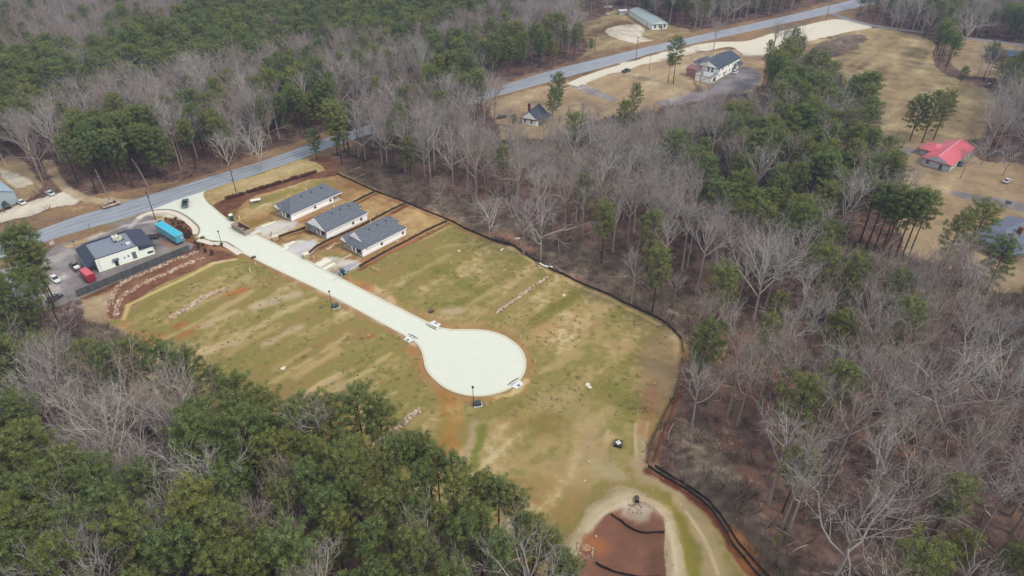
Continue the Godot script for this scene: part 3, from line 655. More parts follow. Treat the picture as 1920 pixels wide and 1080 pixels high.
	# long pale graded streaks following the slope
	m.append_array([[[Vector2(-90.64, -136.01), Vector2(-79.34, -150.99), Vector2(-74.15, -157.84)], 3.0, 188, 168, 124, 0.6, 0.7], [[Vector2(-71.41, -136.01), Vector2(-63.62, -147.35), Vector2(-55.25, -154.75)], 3.0, 192, 172, 130, 0.65, 0.6], [[Vector2(-58.48, -120.06), Vector2(-49.42, -130.14), Vector2(-43.01, -138.18)], 2.6, 188, 166, 118, 0.6, 0.7], [[Vector2(-48.16, -109.57), Vector2(-40.49, -119.14), Vector2(-34, -125.75)], 2.6, 190, 170, 124, 0.65, 0.6], [[Vector2(-38.19, -107.93), Vector2(-31.87, -112.94), Vector2(-27.58, -117.33)], 2.2, 186, 164, 118, 0.6, 0.7], [[Vector2(-29.98, -101.64), Vector2(-20.56, -110.4)], 3.5, 180, 156, 112, 0.5, 0.8], [[Vector2(-82.13, -142.67), Vector2(-75.59, -148.55)], 4.0, 190, 172, 136, 0.7, 0.6], [[Vector2(-31.23, -165.4), Vector2(-19.64, -177.07)], 3.0, 180, 160, 112, 0.5, 0.8], [[Vector2(-11.82, -152.23), Vector2(0, -164.01)], 2.6, 182, 162, 118, 0.55, 0.8], [[Vector2(4.12, -136.01), Vector2(17.35, -147.35), Vector2(26.59, -152.23)], 4.5, 184, 156, 110, 0.55, 0.8], [[Vector2(13.46, -131.79), Vector2(31.48, -144.98)], 4.0, 182, 158, 112, 0.5, 0.8], [[Vector2(6.48, -123.82), Vector2(17.5, -131.79)], 3.5, 180, 160, 114, 0.5, 0.8], [[Vector2(-3.55, -106.32), Vector2(6.13, -112.94)], 4.0, 178, 154, 108, 0.45, 0.9], [[Vector2(-2.21, -94.36), Vector2(8.07, -101.64)], 5.0, 180, 156, 112, 0.5, 0.9], [[Vector2(15.38, -106.32), Vector2(23.29, -112.94)], 5.0, 182, 160, 120, 0.5, 0.9]])
	m.append_array([[[Vector2(-81.73, -191.95), Vector2(-77.17, -195.42), Vector2(-72.82, -197.55)], 5.0, 206, 204, 206, 0.8, 0.7], [[Vector2(-79.06, -189.92), Vector2(-72.41, -194.03)], 2.5, 176, 176, 184, 0.7, 0.7], [[Vector2(-69.56, -180.16), Vector2(-63.26, -184.95)], 6.0, 204, 204, 210, 0.75, 0.7], [[Vector2(-66.92, -177.68), Vector2(-62.63, -178.92)], 4.0, 184, 186, 196, 0.8, 0.6], [[Vector2(-57.53, -171.1), Vector2(-48.4, -173.45)], 4.0, 208, 204, 196, 0.7, 0.7], [[Vector2(-52.01, -167.65), Vector2(-47.94, -171.1)], 3.5, 168, 174, 184, 0.8, 0.5], [[Vector2(68.76, -432.83), Vector2(84.71, -440.28)], 5.0, 220, 210, 190, 0.6, 0.8]])
	return m


func flat_tex(m: Image) -> StandardMaterial3D:
	var mat := StandardMaterial3D.new()
	mat.albedo_texture = ImageTexture.create_from_image(m)
	mat.roughness = 1.0
	mat.metallic_specular = 0.15
	return mat


func grid(into: ArrayMesh, x0: float, x1: float, z0: float, z1: float, nx: int, nz: int, u0: Vector2, ud: Vector2, hole := Rect2(), flat := false) -> void:
	var v := PackedVector3Array(); var n := PackedVector3Array(); var uv := PackedVector2Array(); var ix := PackedInt32Array()
	for j in nz + 1:
		for i in nx + 1:
			var x := lerpf(x0, x1, float(i) / nx); var z := lerpf(z0, z1, float(j) / nz)
			var y := 0.0 if flat else ground(x, z)
			v.append(Vector3(x, y, z))
			if flat:
				n.append(Vector3.UP)
			else:
				n.append(Vector3(ground(x - 0.5, z) - ground(x + 0.5, z), 1.0, ground(x, z - 0.5) - ground(x, z + 0.5)).normalized())
			uv.append((Vector2(x, z) - u0) / ud)
	for j in nz:
		for i in nx:
			var c := Vector2(lerpf(x0, x1, (i + 0.5) / nx), lerpf(z0, z1, (j + 0.5) / nz))
			if hole.has_area() and hole.has_point(c):
				continue
			var a := j * (nx + 1) + i
			ix.append_array([a, a + 1, a + nx + 2, a, a + nx + 2, a + nx + 1])
	var arr := []
	arr.resize(Mesh.ARRAY_MAX)
	arr[Mesh.ARRAY_VERTEX] = v; arr[Mesh.ARRAY_NORMAL] = n; arr[Mesh.ARRAY_TEX_UV] = uv; arr[Mesh.ARRAY_INDEX] = ix
	into.add_surface_from_arrays(Mesh.PRIMITIVE_TRIANGLES, arr)


func build_ground() -> void:
	NB = noise_bytes(3, 0.012, 5)
	NF = noise_bytes(8, 0.03, 5)
	ground(0, 0)
	var near := bake(-170.0, -325.0, 0.16, 1750, 1750, soil_marks())
	var far := bake(FAR_X, FAR_Z, FAR_S, FAR_W, FAR_H, [])
	region_far = far[1]
	var nw := 1750 * 0.16
	var m := ArrayMesh.new()
	grid(m, -170, -170 + nw, -325, -325 + nw, 200, 200, Vector2(-170, -325), Vector2(nw, nw))
	var fx := FAR_W * FAR_S; var fz := FAR_H * FAR_S
	# the rest of the sheet, in strips round the detailed middle
	var u := Vector2(FAR_X, FAR_Z); var ud := Vector2(fx, fz)
	grid(m, FAR_X, FAR_X + fx, FAR_Z, -325, 20, 10, u, ud, Rect2(), true)
	grid(m, FAR_X, FAR_X + fx, -325 + nw, FAR_Z + fz, 20, 4, u, ud, Rect2(), true)
	grid(m, FAR_X, -170, -325, -325 + nw, 10, 10, u, ud, Rect2(), true)
	grid(m, -170 + nw, FAR_X + fx, -325, -325 + nw, 10, 10, u, ud, Rect2(), true)
	for q in [[-2500.0, 2500.0, -3000.0, FAR_Z], [-2500.0, 2500.0, FAR_Z + fz, 1500.0], [-2500.0, FAR_X, FAR_Z, FAR_Z + fz], [FAR_X + fx, 2500.0, FAR_Z, FAR_Z + fz]]:
		grid(m, q[0], q[1], q[2], q[3], 4, 4, u, ud, Rect2(), true)
	m.surface_set_material(0, flat_tex(near[0]))
	for i in range(1, 5):
		m.surface_set_material(i, flat_tex(far[0]) if i == 1 else m.surface_get_material(1))
	for i in range(5, 9):
		m.surface_set_material(i, grainy("wood_floor", 96, 78, 71, 0.4, 40.0, 1.0))
	var o := MeshInstance3D.new()
	o.name = "ground"
	o.mesh = m
	o.set_meta("kind", "structure")
	o.set_meta("label", "ground of sown field, bare soil, dry grass and leaf litter")
	add_child(o)



# ------------------------------------------------------------------ roads and paving

func strip_between(l: PackedVector2Array, r: PackedVector2Array, y: float) -> ArrayMesh:
	var v := PackedVector3Array(); var n := PackedVector3Array(); var uv := PackedVector2Array(); var ix := PackedInt32Array()
	var run := 0.0
	for i in l.size():
		if i > 0:
			run += l[i].distance_to(l[i - 1])
		for k in 9:
			var p := l[i].lerp(r[i], k / 8.0)
			v.append(Vector3(p.x, y + 0.08 * (1 - absf(k - 4) / 4.0), p.y)); n.append(Vector3.UP); uv.append(Vector2(k / 8.0, run / 60.0))
	for i in l.size() - 1:
		for k in 8:
			var a := i * 9 + k
			ix.append_array([a, a + 10, a + 1, a, a + 9, a + 10])
	# edges down into the verge
	for side in [0, 8]:
		for i in l.size():
			var p := v[i * 9 + side]
			v.append(p); v.append(p - Vector3(0, 0.3, 0))
			n.append(Vector3.UP); n.append(Vector3.UP)
			uv.append(uv[i * 9 + side]); uv.append(uv[i * 9 + side])
		var b := v.size() - l.size() * 2
		for i in l.size() - 1:
			ix.append_array([b + i * 2, b + i * 2 + 1, b + i * 2 + 2, b + i * 2 + 1, b + i * 2 + 3, b + i * 2 + 2])
	var arr := []
	arr.resize(Mesh.ARRAY_MAX)
	arr[Mesh.ARRAY_VERTEX] = v; arr[Mesh.ARRAY_NORMAL] = n; arr[Mesh.ARRAY_TEX_UV] = uv; arr[Mesh.ARRAY_INDEX] = ix
	var m := ArrayMesh.new()
	m.add_surface_from_arrays(Mesh.PRIMITIVE_TRIANGLES, arr)
	return m


func asphalt_tex() -> StandardMaterial3D:
	var w := 96; var h := 768
	var im := Image.create(w, h, false, Image.FORMAT_RGB8)
	var f := FastNoiseLite.new()
	f.seed = 21; f.frequency = 0.05; f.fractal_octaves = 4
	for y in h:
		for x in w:
			var u := (x + 0.5) / w
			var s := f.get_noise_2d(x * 1.6, y * 0.12) * 0.6 + f.get_noise_2d(x * 4.0 + 500.0, y * 4.0) * 0.3
			var wheel := 0.0
			for t: float in [0.14, 0.36, 0.62, 0.86]:
				wheel += exp(-pow((u - t) / 0.055, 2.0))
			var edge := smoothstep(0.04, 0.0, minf(u, 1 - u))
			var k := 1.0 + s * 0.22 + wheel * 0.10 + edge * 0.25
			var q := lin(142 * k, 149 * k, 159 * k).linear_to_srgb()
			im.set_pixel(x, y, q)
	var m := StandardMaterial3D.new()
	m.albedo_texture = ImageTexture.create_from_image(im)
	m.roughness = 0.85
	return m


func build_roads() -> void:
	var up := resample(smooth_line([Vector2(-171.99, -170.23), Vector2(-155.46, -191.27), Vector2(-144.58, -203.75), Vector2(-132.88, -213.79), Vector2(-115.49, -229.82), Vector2(-99.2, -244.27), Vector2(-84.7, -260.67), Vector2(-70.34, -275.86), Vector2(-32.9, -310.74), Vector2(-13.01, -327.77), Vector2(21.03, -359.43), Vector2(68.28, -395.38), Vector2(103.93, -420.87), Vector2(178.16, -472.4), Vector2(240.9, -518.62), Vector2(344.44, -593.82)], 4.0), 160)
	var low := resample(smooth_line([Vector2(-166.18, -161.83), Vector2(-148.91, -184.3), Vector2(-139.24, -193.33), Vector2(-127.64, -202.26), Vector2(-110.82, -219.92), Vector2(-96.15, -234.34), Vector2(-81.04, -250.23), Vector2(-67.31, -266.14), Vector2(-31, -299.71), Vector2(-7.64, -319.44), Vector2(30.78, -350.63), Vector2(61.6, -375.25), Vector2(87.29, -396.44), Vector2(165.6, -449.26), Vector2(216.85, -484.01), Vector2(248.72, -505.55), Vector2(352.77, -577.3)], 4.0), 160)
	struct("main_road", strip_between(up, low, 0.03), asphalt_tex(), "worn grey two-lane asphalt road running across the view")

	var concrete := grainy("street_concrete", 221, 227, 214, 0.012, 30.0, 0.85)
	concrete.metallic_specular = 0.3
	var ring: Array = [Vector2(-22.02, -129.94), Vector2(-20.88, -125.36), Vector2(-18.59, -121.73), Vector2(-15.52, -118.59), Vector2(-12.25, -116.79), Vector2(-8.72, -115.99), Vector2(-4.99, -116.44), Vector2(-1.26, -118.05), Vector2(1.27, -120.61), Vector2(2.85, -124.01), Vector2(3.3, -127.73), Vector2(2.43, -132.2), Vector2(0.14, -135.79), Vector2(-3.34, -138.85), Vector2(-7.71, -140.4), Vector2(-12.35, -140.63)]
	var left: Array = [Vector2(-123.89, -205.63), Vector2(-119.56, -206.57), Vector2(-115.67, -206), Vector2(-110.85, -203), Vector2(-106.11, -198.62), Vector2(-102.86, -194.72), Vector2(-101.39, -191.27), Vector2(-100.72, -188.57), Vector2(-99.15, -187.58), Vector2(-96.17, -185.93), Vector2(-93.28, -185.44), Vector2(-90.13, -184.63), Vector2(-86.65, -181.74), Vector2(-83.23, -178.92), Vector2(-71.99, -170.81), Vector2(-51.11, -156.28), Vector2(-31.35, -141.08), Vector2(-27.3, -137.96), Vector2(-24.7, -135.79), Vector2(-23, -132.83)]
	var right: Array = [Vector2(-15.99, -140.63), Vector2(-18.72, -141.31), Vector2(-22.63, -143.82), Vector2(-36.85, -154.49), Vector2(-53.52, -167.36), Vector2(-69.56, -180.16), Vector2(-82.49, -189.92), Vector2(-94.16, -198.98), Vector2(-104.17, -209.46), Vector2(-108.1, -214.59), Vector2(-110.02, -218.26), Vector2(-110.37, -220.75)]
	var street := smooth_line(left + ring + right, 1.5)
	street.append_array(PackedVector2Array([Vector2(-111.01, -219.92), Vector2(-117.74, -213.39)]))
	struct("concrete_street", sheet(street, 0.09, 0.25), concrete, "pale concrete street ending in a round cul-de-sac")
	# rolled kerb all the way round
	var kerb_line := smooth_line(left.slice(12) + ring + right.slice(0, 9), 1.5)
	struct("street_kerb", ribbon(kerb_line, 0.55, -0.1, 0.16), grainy("kerb", 212, 208, 188, 0.08, 6.0), "low concrete kerb along the street and cul-de-sac")
	var gutter := grainy("gutter", 150, 146, 130, 0.1, 4.0)
	struct("street_gutter", ribbon(smooth_line([Vector2(-123.97, -205.81), Vector2(-119.64, -206.76), Vector2(-115.75, -206.19), Vector2(-110.92, -203.19), Vector2(-106.18, -198.8), Vector2(-102.69, -194.72), Vector2(-101.35, -191.61), Vector2(-101.1, -189.58)], 1.0), 0.5, -0.1, 0.15), gutter, "grey kerb line round the entrance bend")
	struct("street_gutter", ribbon(smooth_line([Vector2(-98.59, -187.91), Vector2(-96.68, -186.42), Vector2(-93.91, -185.76), Vector2(-90.3, -185.11), Vector2(-87.3, -182.69), Vector2(-83.33, -179.23)], 1.0), 0.5, -0.1, 0.15), gutter, "grey kerb line below the pedestrian ramp")
	var walk := grainy("sidewalk", 222, 212, 198, 0.06, 5.0)
	struct("sidewalk", ribbon(smooth_line([Vector2(-125.21, -200.07), Vector2(-124.56, -202.63), Vector2(-122.31, -204.5), Vector2(-119, -205.25), Vector2(-115.61, -204.5), Vector2(-111.17, -201.53), Vector2(-106.3, -196.84), Vector2(-103.39, -193.33), Vector2(-102.26, -189.92)], 1.0), 1.7, -0.1, 0.13), walk, "pale curved pavement at the street entrance")
	struct("sidewalk", ribbon(smooth_line([Vector2(-99.91, -186.42), Vector2(-97.17, -185.44), Vector2(-94.73, -184.3), Vector2(-91.26, -183.98), Vector2(-88.42, -182.06), Vector2(-83.75, -177.99)], 1.0), 1.7, -0.1, 0.13), walk, "pale pavement strip beside the mulch bed")
	# pale concrete lane and forecourt beside the far road
	var lane := grainy("lane", 214, 208, 190, 0.06, 14.0)
	struct("concrete_lane", ribbon(smooth_line([Vector2(29.7, -335.65), Vector2(38.09, -346.36), Vector2(53.45, -360.78), Vector2(69.44, -373.33), Vector2(86.66, -388.14), Vector2(100.59, -397.5), Vector2(114.31, -403.95)], 4.0), 6.5, -0.1, 0.06), lane, "pale concrete lane running beside the far road")
	struct("concrete_forecourt", sheet(smooth_line([Vector2(102.34, -402.86), Vector2(121.13, -412.83), Vector2(139.08, -415.1), Vector2(160.44, -432.83), Vector2(182.05, -447.96), Vector2(204.71, -463.32), Vector2(215.94, -465.39), Vector2(227.22, -447.96), Vector2(207.28, -435.29), Vector2(185.91, -422.04), Vector2(168.73, -409.46), Vector2(155.8, -398.56), Vector2(132.1, -386.11), Vector2(126.38, -402.86), Vector2(109, -394.33)], 3.0, true), 0.064, 0.2), lane, "broad pale concrete forecourt above the white house")
	# side road and drives in the distance
	struct("side_road", ribbon(smooth_line([Vector2(214.69, -484.01), Vector2(219.98, -466.78), Vector2(226.42, -453.2), Vector2(238.69, -442.81), Vector2(258.06, -431.61), Vector2(269.88, -423.22), Vector2(293.72, -409.46), Vector2(314.9, -394.33)], 4.0), 5.5, -0.1, 0.07), grainy("side_asphalt", 152, 144, 150, 0.12, 12.0), "narrow grey side road above the pasture")


# ------------------------------------------------------------------ buildings

func wall(mb: MB, a: Vector2, b: Vector2, y0: float, y1: float, holes: Array, th := 0.16) -> void:
	# an upright wall from a to b (local x, z), its outside to the right of a->b; holes: [from, to, bottom, top]
	var t := Transform3D(Basis(Vector3.UP, turn_to(a, b)), Vector3(a.x, 0, a.y))
	var l := a.distance_to(b)
	var xs := [0.0, l]
	for h in holes:
		xs.append(h[0]); xs.append(h[1])
	xs.sort()
	for i in xs.size() - 1:
		if xs[i + 1] - xs[i] < 0.001:
			continue
		var mid: float = (xs[i] + xs[i + 1]) / 2
		var ys := [y0]
		for h in holes:
			if mid > h[0] and mid < h[1]:
				ys.append(h[2]); ys.append(h[3])
		ys.append(y1)
		for k in range(0, ys.size(), 2):
			if ys[k + 1] - ys[k] > 0.001:
				mb.box(xs[i], xs[i + 1], ys[k], ys[k + 1], -th, 0, t)


func at_wall(a: Vector2, b: Vector2, x: float, y: float) -> Transform3D:
	return Transform3D(Basis(Vector3.UP, turn_to(a, b)), Vector3(a.x, y, a.y)).translated_local(Vector3(x, 0, 0))


func roof(x0: float, x1: float, z0: float, z1: float, eave: float, rise: float, ov: float, hip0 := 1.0, hip1 := 1.0) -> MB:
	# ridge along x; hip0/hip1: 0 a gable, 1 a full hip
	var mb := MB.new()
	var zc := (z0 + z1) / 2; var hw := absf(z1 - z0) / 2 + ov
	var a := x0 - ov; var b := x1 + ov
	var e := eave - ov * rise / hw
	var r0 := Vector3(a + hw * hip0, eave + rise, zc); var r1 := Vector3(b - hw * hip1, eave + rise, zc)
	var c := [Vector3(a, e, zc - hw), Vector3(b, e, zc - hw), Vector3(b, e, zc + hw), Vector3(a, e, zc + hw)]
	var dn := Vector3(0, -0.2, 0)
	mb.quad(c[0], c[1], r1, r0, Vector3(0, 1, -1))
	mb.quad(c[3], c[2], r1, r0, Vector3(0, 1, 1))
	mb.face(c[0], c[3], r0, Vector3(-1, hip0, 0))
	mb.face(c[1], c[2], r1, Vector3(1, hip1, 0))
	for i in 4:
		var p: Vector3 = c[i]; var q: Vector3 = c[(i + 1) % 4]
		mb.quad(p, q, q + dn, p + dn, (p + q) / 2 - Vector3((a + b) / 2, e, zc))
	mb.quad(c[0] + dn, c[1] + dn, c[2] + dn, c[3] + dn, Vector3.DOWN)
	return mb


func gable(mb: MB, x: float, z0: float, z1: float, eave: float, rise: float, th := 0.08) -> void:       # the three-cornered wall under a gable, facing -x
	var zc := (z0 + z1) / 2
	var p := [Vector3(x, eave, z0), Vector3(x, eave, z1), Vector3(x, eave + rise, zc)]
	var back := Vector3(th, 0, 0)
	mb.face(p[0], p[1], p[2], Vector3.LEFT)
	mb.face(p[0] + back, p[1] + back, p[2] + back, Vector3.RIGHT)
	for i in 3:
		var q: Vector3 = p[(i + 1) % 3]
		mb.quad(p[i], q, q + back, p[i] + back, (p[i] + q) / 2 - Vector3(x, eave + rise / 3, zc))


func shingles(key: String, r: float, g: float, b: float) -> StandardMaterial3D:
	if mats.has(key):
		return mats[key]
	var im := Image.create(256, 256, false, Image.FORMAT_RGB8)
	var rng := RandomNumberGenerator.new()
	rng.seed = hash(key)
	var f := FastNoiseLite.new()
	f.seed = 4; f.frequency = 0.012
	for row in 16:
		var x := 0
		while x < 256:
			var w := rng.randi_range(8, 20)
			var k := 1.0 + rng.randf_range(-0.13, 0.13)
			for yy in 16:
				for xx in range(x, mini(x + w, 256)):
					var e := k * (0.8 if yy == 0 else 1.0) * (1 + f.get_noise_2d(xx, row * 16 + yy) * 0.15)
					im.set_pixel(xx, row * 16 + yy, lin(r * e, g * e, b * e).linear_to_srgb())
			x += w
	var m := StandardMaterial3D.new()
	m.albedo_texture = ImageTexture.create_from_image(im)
	m.uv1_triplanar = true
	m.uv1_scale = Vector3.ONE / 4.0
	m.roughness = 0.95
	mats[key] = m
	return m


func house_wrap() -> StandardMaterial3D:
	if mats.has("wrap"):
		return mats["wrap"]
	var s := 256
	var im := Image.create(s, s, false, Image.FORMAT_RGB8)
	var rng := RandomNumberGenerator.new()
	rng.seed = 77
	var f := FastNoiseLite.new()
	f.frequency = 0.02
	for y in s:
		for x in s:
			var k := 1.0 + f.get_noise_2d(x, y) * 0.04
			im.set_pixel(x, y, lin(238 * k, 238 * k, 240 * k, 0.98).linear_to_srgb())
	# rows of small printed marks, red and dark grey
	for row in 4:
		for i in 4:
			var x := (i * 64 + (row % 2) * 32 + 8) % s
			var y := row * 64 + 24
			im.fill_rect(Rect2i(x, y, 9, 8), lin(196, 74, 70, 0.9).linear_to_srgb())
			for k in 5:
				im.fill_rect(Rect2i(mini(x + 11 + k * 4, s - 4), y + 1, 3, 6), lin(110, 108, 124).linear_to_srgb())
	# tape seams
	for y in [0, 128]:
		im.fill_rect(Rect2i(0, y, s, 3), lin(214, 214, 222, 0.95).linear_to_srgb())
	var m := StandardMaterial3D.new()
	m.albedo_texture = ImageTexture.create_from_image(im)
	m.uv1_triplanar = true
	m.uv1_scale = Vector3.ONE / 4.4
	m.roughness = 0.7
	mats["wrap"] = m
	return m


func window(parent: Node3D, t: Transform3D, w: float, h: float, frame: Material, name_ := "window") -> void:
	var fr := MB.new()
	fr.box(-w / 2, w / 2, -0.06, 0.0, -0.1, 0.05)
	fr.box(-w / 2, w / 2, h - 0.06, h, -0.1, 0.05)
	fr.box(-w / 2, -w / 2 + 0.06, 0.0, h - 0.06, -0.1, 0.04)
	fr.box(w / 2 - 0.06, w / 2, 0.0, h - 0.06, -0.1, 0.04)
	fr.box(-w / 2 + 0.06, w / 2 - 0.06, h / 2 - 0.08, h / 2 + 0.08, -0.1, 0.03)
	var o := part(name_, fr, frame, parent)
	o.transform = t
	var glass := paint(30, 34, 40, 0.15)
	for k in 2:
		var g := MB.new()
		g.box(-w / 2 + 0.06, w / 2 - 0.06, 0.0 if k == 0 else h / 2 + 0.08, h / 2 - 0.08 if k == 0 else h - 0.06, -0.08, -0.04)
		part("pane", g, glass, o)


func door(parent: Node3D, t: Transform3D, w: float, h: float, m: Material, m2: Material) -> void:
	var d := MB.new()
	d.box(-w / 2, w / 2, 0, h, -0.08, 0.03)
	d.box(-w / 2 + 0.15, w / 2 - 0.15, 0.2, h * 0.45, 0.03, 0.05)
	d.box(-w / 2 + 0.15, w / 2 - 0.15, h * 0.55, h - 0.2, 0.03, 0.05)
	var o := part("door", d, m, parent)
	o.transform = t
	var k := MB.new()
	k.box(w / 2 - 0.14, w / 2 - 0.06, h * 0.44, h * 0.5, 0.03, 0.12)
	part("handle", k, m2, o)


func new_house(label: String, front: Vector2, rear: Vector2, l: float, w: float, style: int) -> void:
	var o := thing("new_house", label, "house", Vector3(front.x, 0, front.y), turn_to(front, rear), "unfinished houses wrapped in white sheeting")
	var wrap := house_wrap()
	var slate := shingles("slate_shingles", 104, 112, 124)
	var white := paint(238, 238, 240, 0.6, 0.95)
	var e := 3.1
	var base := MB.new()
	base.box(0.05, l - 0.05, -0.2, 0.35, -w + 0.05, -0.05)
	part("foundation", base, grainy("foundation", 196, 190, 184, 0.08, 4.0), o)
	var x_main := 0.0 if style != 2 else 1.9
	# openings in the long side wall that faces the camera (z = 0)
	var wins: Array = [[9.5], [12.6, 16.0], [7.6, l - 1.2]][style]
	var porch := 3.2 if style == 0 else 0.0
	if style == 0:
		wins = [9.6, l - porch - 1.2]
	elif style == 1:
		wins = [10.6, 14.0]
	var holes := []
	for x: float in wins:
		holes.append([x - 0.55, x + 0.55, 0.95, 2.75])
	var mb := MB.new()
	var a := Vector2(0, 0); var b := Vector2(l - porch, 0)
	wall(mb, a, b, 0.3, e, holes)
	# front (x = 0): garage opening at right, entry opening, left wing
	var gw := 2.6
	var f0 := Vector2(0, -5.6); var f1 := Vector2(0, -0.01)
	wall(mb, f0, f1, 0.3, e, [[5.6 - 0.5 - 4.2, 5.6 - 0.5 - 4.2 + 1.0, 0.32, 2.4], [5.6 - 0.45 - gw, 5.6 - 0.45, 0.32, 2.55]])
	var sx := 1.4     # the left wing stands back
	wall(mb, Vector2(sx, -w), Vector2(sx, -5.6), 0.3, e, [[1.0, 2.0, 0.95, 2.6]])
	wall(mb, Vector2(sx, -5.6), Vector2(0, -5.6), 0.3, e, [])
	wall(mb, Vector2(l - porch, -0.01), Vector2(l - porch, -w), 0.3, e, [[2.0, 4.0, 0.32, 2.5]] if style == 0 else [[3.0, 4.0, 0.95, 2.5]])
	wall(mb, Vector2(l - porch, -w), Vector2(sx, -w), 0.3, e, [[4.0, 5.0, 0.95, 2.5], [9.0, 10.0, 0.95, 2.5]])
	part("wall", mb, wrap, o)
	for x: float in wins:
		window(o, at_wall(a, b, x, 0.98), 1.04, 1.74, white)
	window(o, at_wall(Vector2(sx, -w), Vector2(sx, -5.6), 1.5, 0.98), 0.95, 1.58, white)
	# slab inside the garage and entry
	var fl := MB.new()
	fl.box(0.1, 5.0, 0.351, 0.37, -5.5, -0.2)
	part("garage_floor", fl, grainy("foundation", 196, 190, 184, 0.08, 4.0), o)
	var inner := MB.new()
	inner.box(5.0, 5.15, 0.37, e, -5.5, -0.2)
	inner.box(0.2, 5.0, 0.37, e, -3.5, -3.35)
	part("inner_wall", inner, paint(150, 120, 86, 0.9), o)
	var rise := w * 0.5 * 0.72
	var ov := 0.4
	if style == 0:
		part("roof", roof(0, l, -w, 0, e, rise, ov, 0.85, 0.75), slate, o)
		# small front gable on the left wing
		var rg := roof(-0.4, 5.0, -w - 0.1, -w + 3.6, e, 1.7, 0.3, 0.0, 0.0)
		part("front_gable_roof", rg, slate, o)
		var gm := MB.new()
		gable(gm, -0.74, -w, -w + 3.5, e - 0.06, 1.6)
		part("front_gable", gm, wrap, o)
	else:
		part("roof", roof(x_main, l, -w, 0, e, rise, ov, 0.0, 0.8), slate, o)
		var gm := MB.new()
		gable(gm, x_main - ov - 0.05, -w + 0.1, -0.1, e - 0.05, rise - 0.12)
		part("front_gable", gm, wrap, o)
		if style == 1:
			var rg := roof(-0.6, 4.0, -w - 0.3, -w + 4.2, e - 0.3, 1.5, 0.35, 0.7, 0.0)
			part("wing_roof", rg, slate, o)
			var er := MB.new()
			er.hexa([Vector3(-1.5, e - 0.55, -5.9), Vector3(-1.5, e - 0.55, -3.6), Vector3(0.1, e - 0.1, -3.6), Vector3(0.1, e - 0.1, -5.9), Vector3(-1.5, e - 0.4, -5.9), Vector3(-1.5, e - 0.4, -3.6), Vector3(0.1, e + 0.5, -3.6), Vector3(0.1, e + 0.5, -5.9)])
			part("entry_roof", er, slate, o)
		else:
			# a lower roof sweeps over garage and entry, with a small gable at its left end
			var er := MB.new()
			er.hexa([Vector3(-0.5, e - 0.3, -w - 0.2), Vector3(-0.5, e - 0.3, 0.3), Vector3(2.0, e - 0.1, 0.3), Vector3(2.0, e - 0.1, -w - 0.2), Vector3(-0.5, e - 0.12, -w - 0.2), Vector3(-0.5, e - 0.12, 0.3), Vector3(2.0, e + 1.35, -0.9), Vector3(2.0, e + 1.35, -w + 0.9)])
			part("entry_roof", er, slate, o)
			var rg := roof(-0.5, 3.0, -w - 0.05, -w + 3.4, e, 1.7, 0.3, 0.0, 0.0)
			part("wing_roof", rg, slate, o)
			var g2 := MB.new()
			gable(g2, -0.84, -w + 0.05, -w + 3.3, e - 0.05, 1.62)
			part("wing_gable", g2, wrap, o)
			window(o, Transform3D(Basis(Vector3.UP, -PI / 2), Vector3(x_main - ov - 0.12, e + 0.9, -w / 2 - 0.2)), 0.5, 0.9, white, "attic_window")
		# low wing at the far left corner
		var ww := MB.new()
		wall(ww, Vector2(l, -w + 0.4), Vector2(l, -w + 4.4), 0.3, e - 0.2, [])
		ww.box(l, l + 1.6, 0.0, e - 0.2, -w + 0.4, -w + 4.4)
		part("rear_wing", ww, wrap, o)
		part("rear_wing_roof", roof(l - 2.5, l + 1.6, -w + 0.3, -w + 4.5, e - 0.2, 1.8, 0.3, 0.0, 0.8), slate, o)
	if porch > 0.0:
		var sl := MB.new()
		sl.box(l - porch, l, 0.0, 0.42, -w, 0.0)
		part("porch_slab", sl, paint(224, 216, 210, 0.8), o)
		for z: float in [-0.2, -w + 0.2]:
			var ps := MB.new()
			ps.box(l - 0.35, l - 0.15, 0.42, e - 0.25, z - 0.1, z + 0.1)
			part("porch_post", ps, paint(140, 70, 56, 0.9), o)
	# posts of the unbuilt front porch
	for z: float in ([-w + 0.4, -5.3] if style > 0 else [-5.5]):
		var ps := MB.new()
		ps.box(-0.42, -0.3, -0.1, e - 0.35, z - 0.06, z + 0.06)
		part("porch_post", ps, paint(196, 160, 112, 0.9), o)
	var cap := MB.new()
	var rid := w * 0.5 + ov
	cap.box(x_main - ov + (rid * 0.85 if style == 0 else 0.0), l + ov - rid * (0.75 if style == 0 else 0.8), e + rise - 0.05, e + rise + 0.05, -w / 2 - 0.16, -w / 2 + 0.16)
	part("ridge_cap", cap, paint(122, 130, 142, 0.9), o)
	var gut := MB.new()
	var ey := e - ov * rise / (w * 0.5 + ov)
	gut.box(x_main - 0.3, l + 0.3, ey - 0.2, ey - 0.04, ov + 0.01, ov + 0.13)
	part("gutter", gut, white, o)
	for k in 3:
		var bx := MB.new()
		var vx := l * (0.35 + 0.2 * k)
		bx.box(vx - 0.2, vx + 0.2, e + rise * 0.74, e + rise * 0.82 + 0.15, -w * 0.38 - 0.2, -w * 0.38 + 0.2)
		part("roof_vent", bx, paint(70, 76, 86, 0.8), o)
	var pipe := MB.new()
	pipe.tube([Vector3(l * 0.55, e + 0.5, -w * 0.72), Vector3(l * 0.55, e + rise + 0.1, -w * 0.72)], [0.07, 0.07], 6, true)
	part("vent_pipe", pipe, white, o)


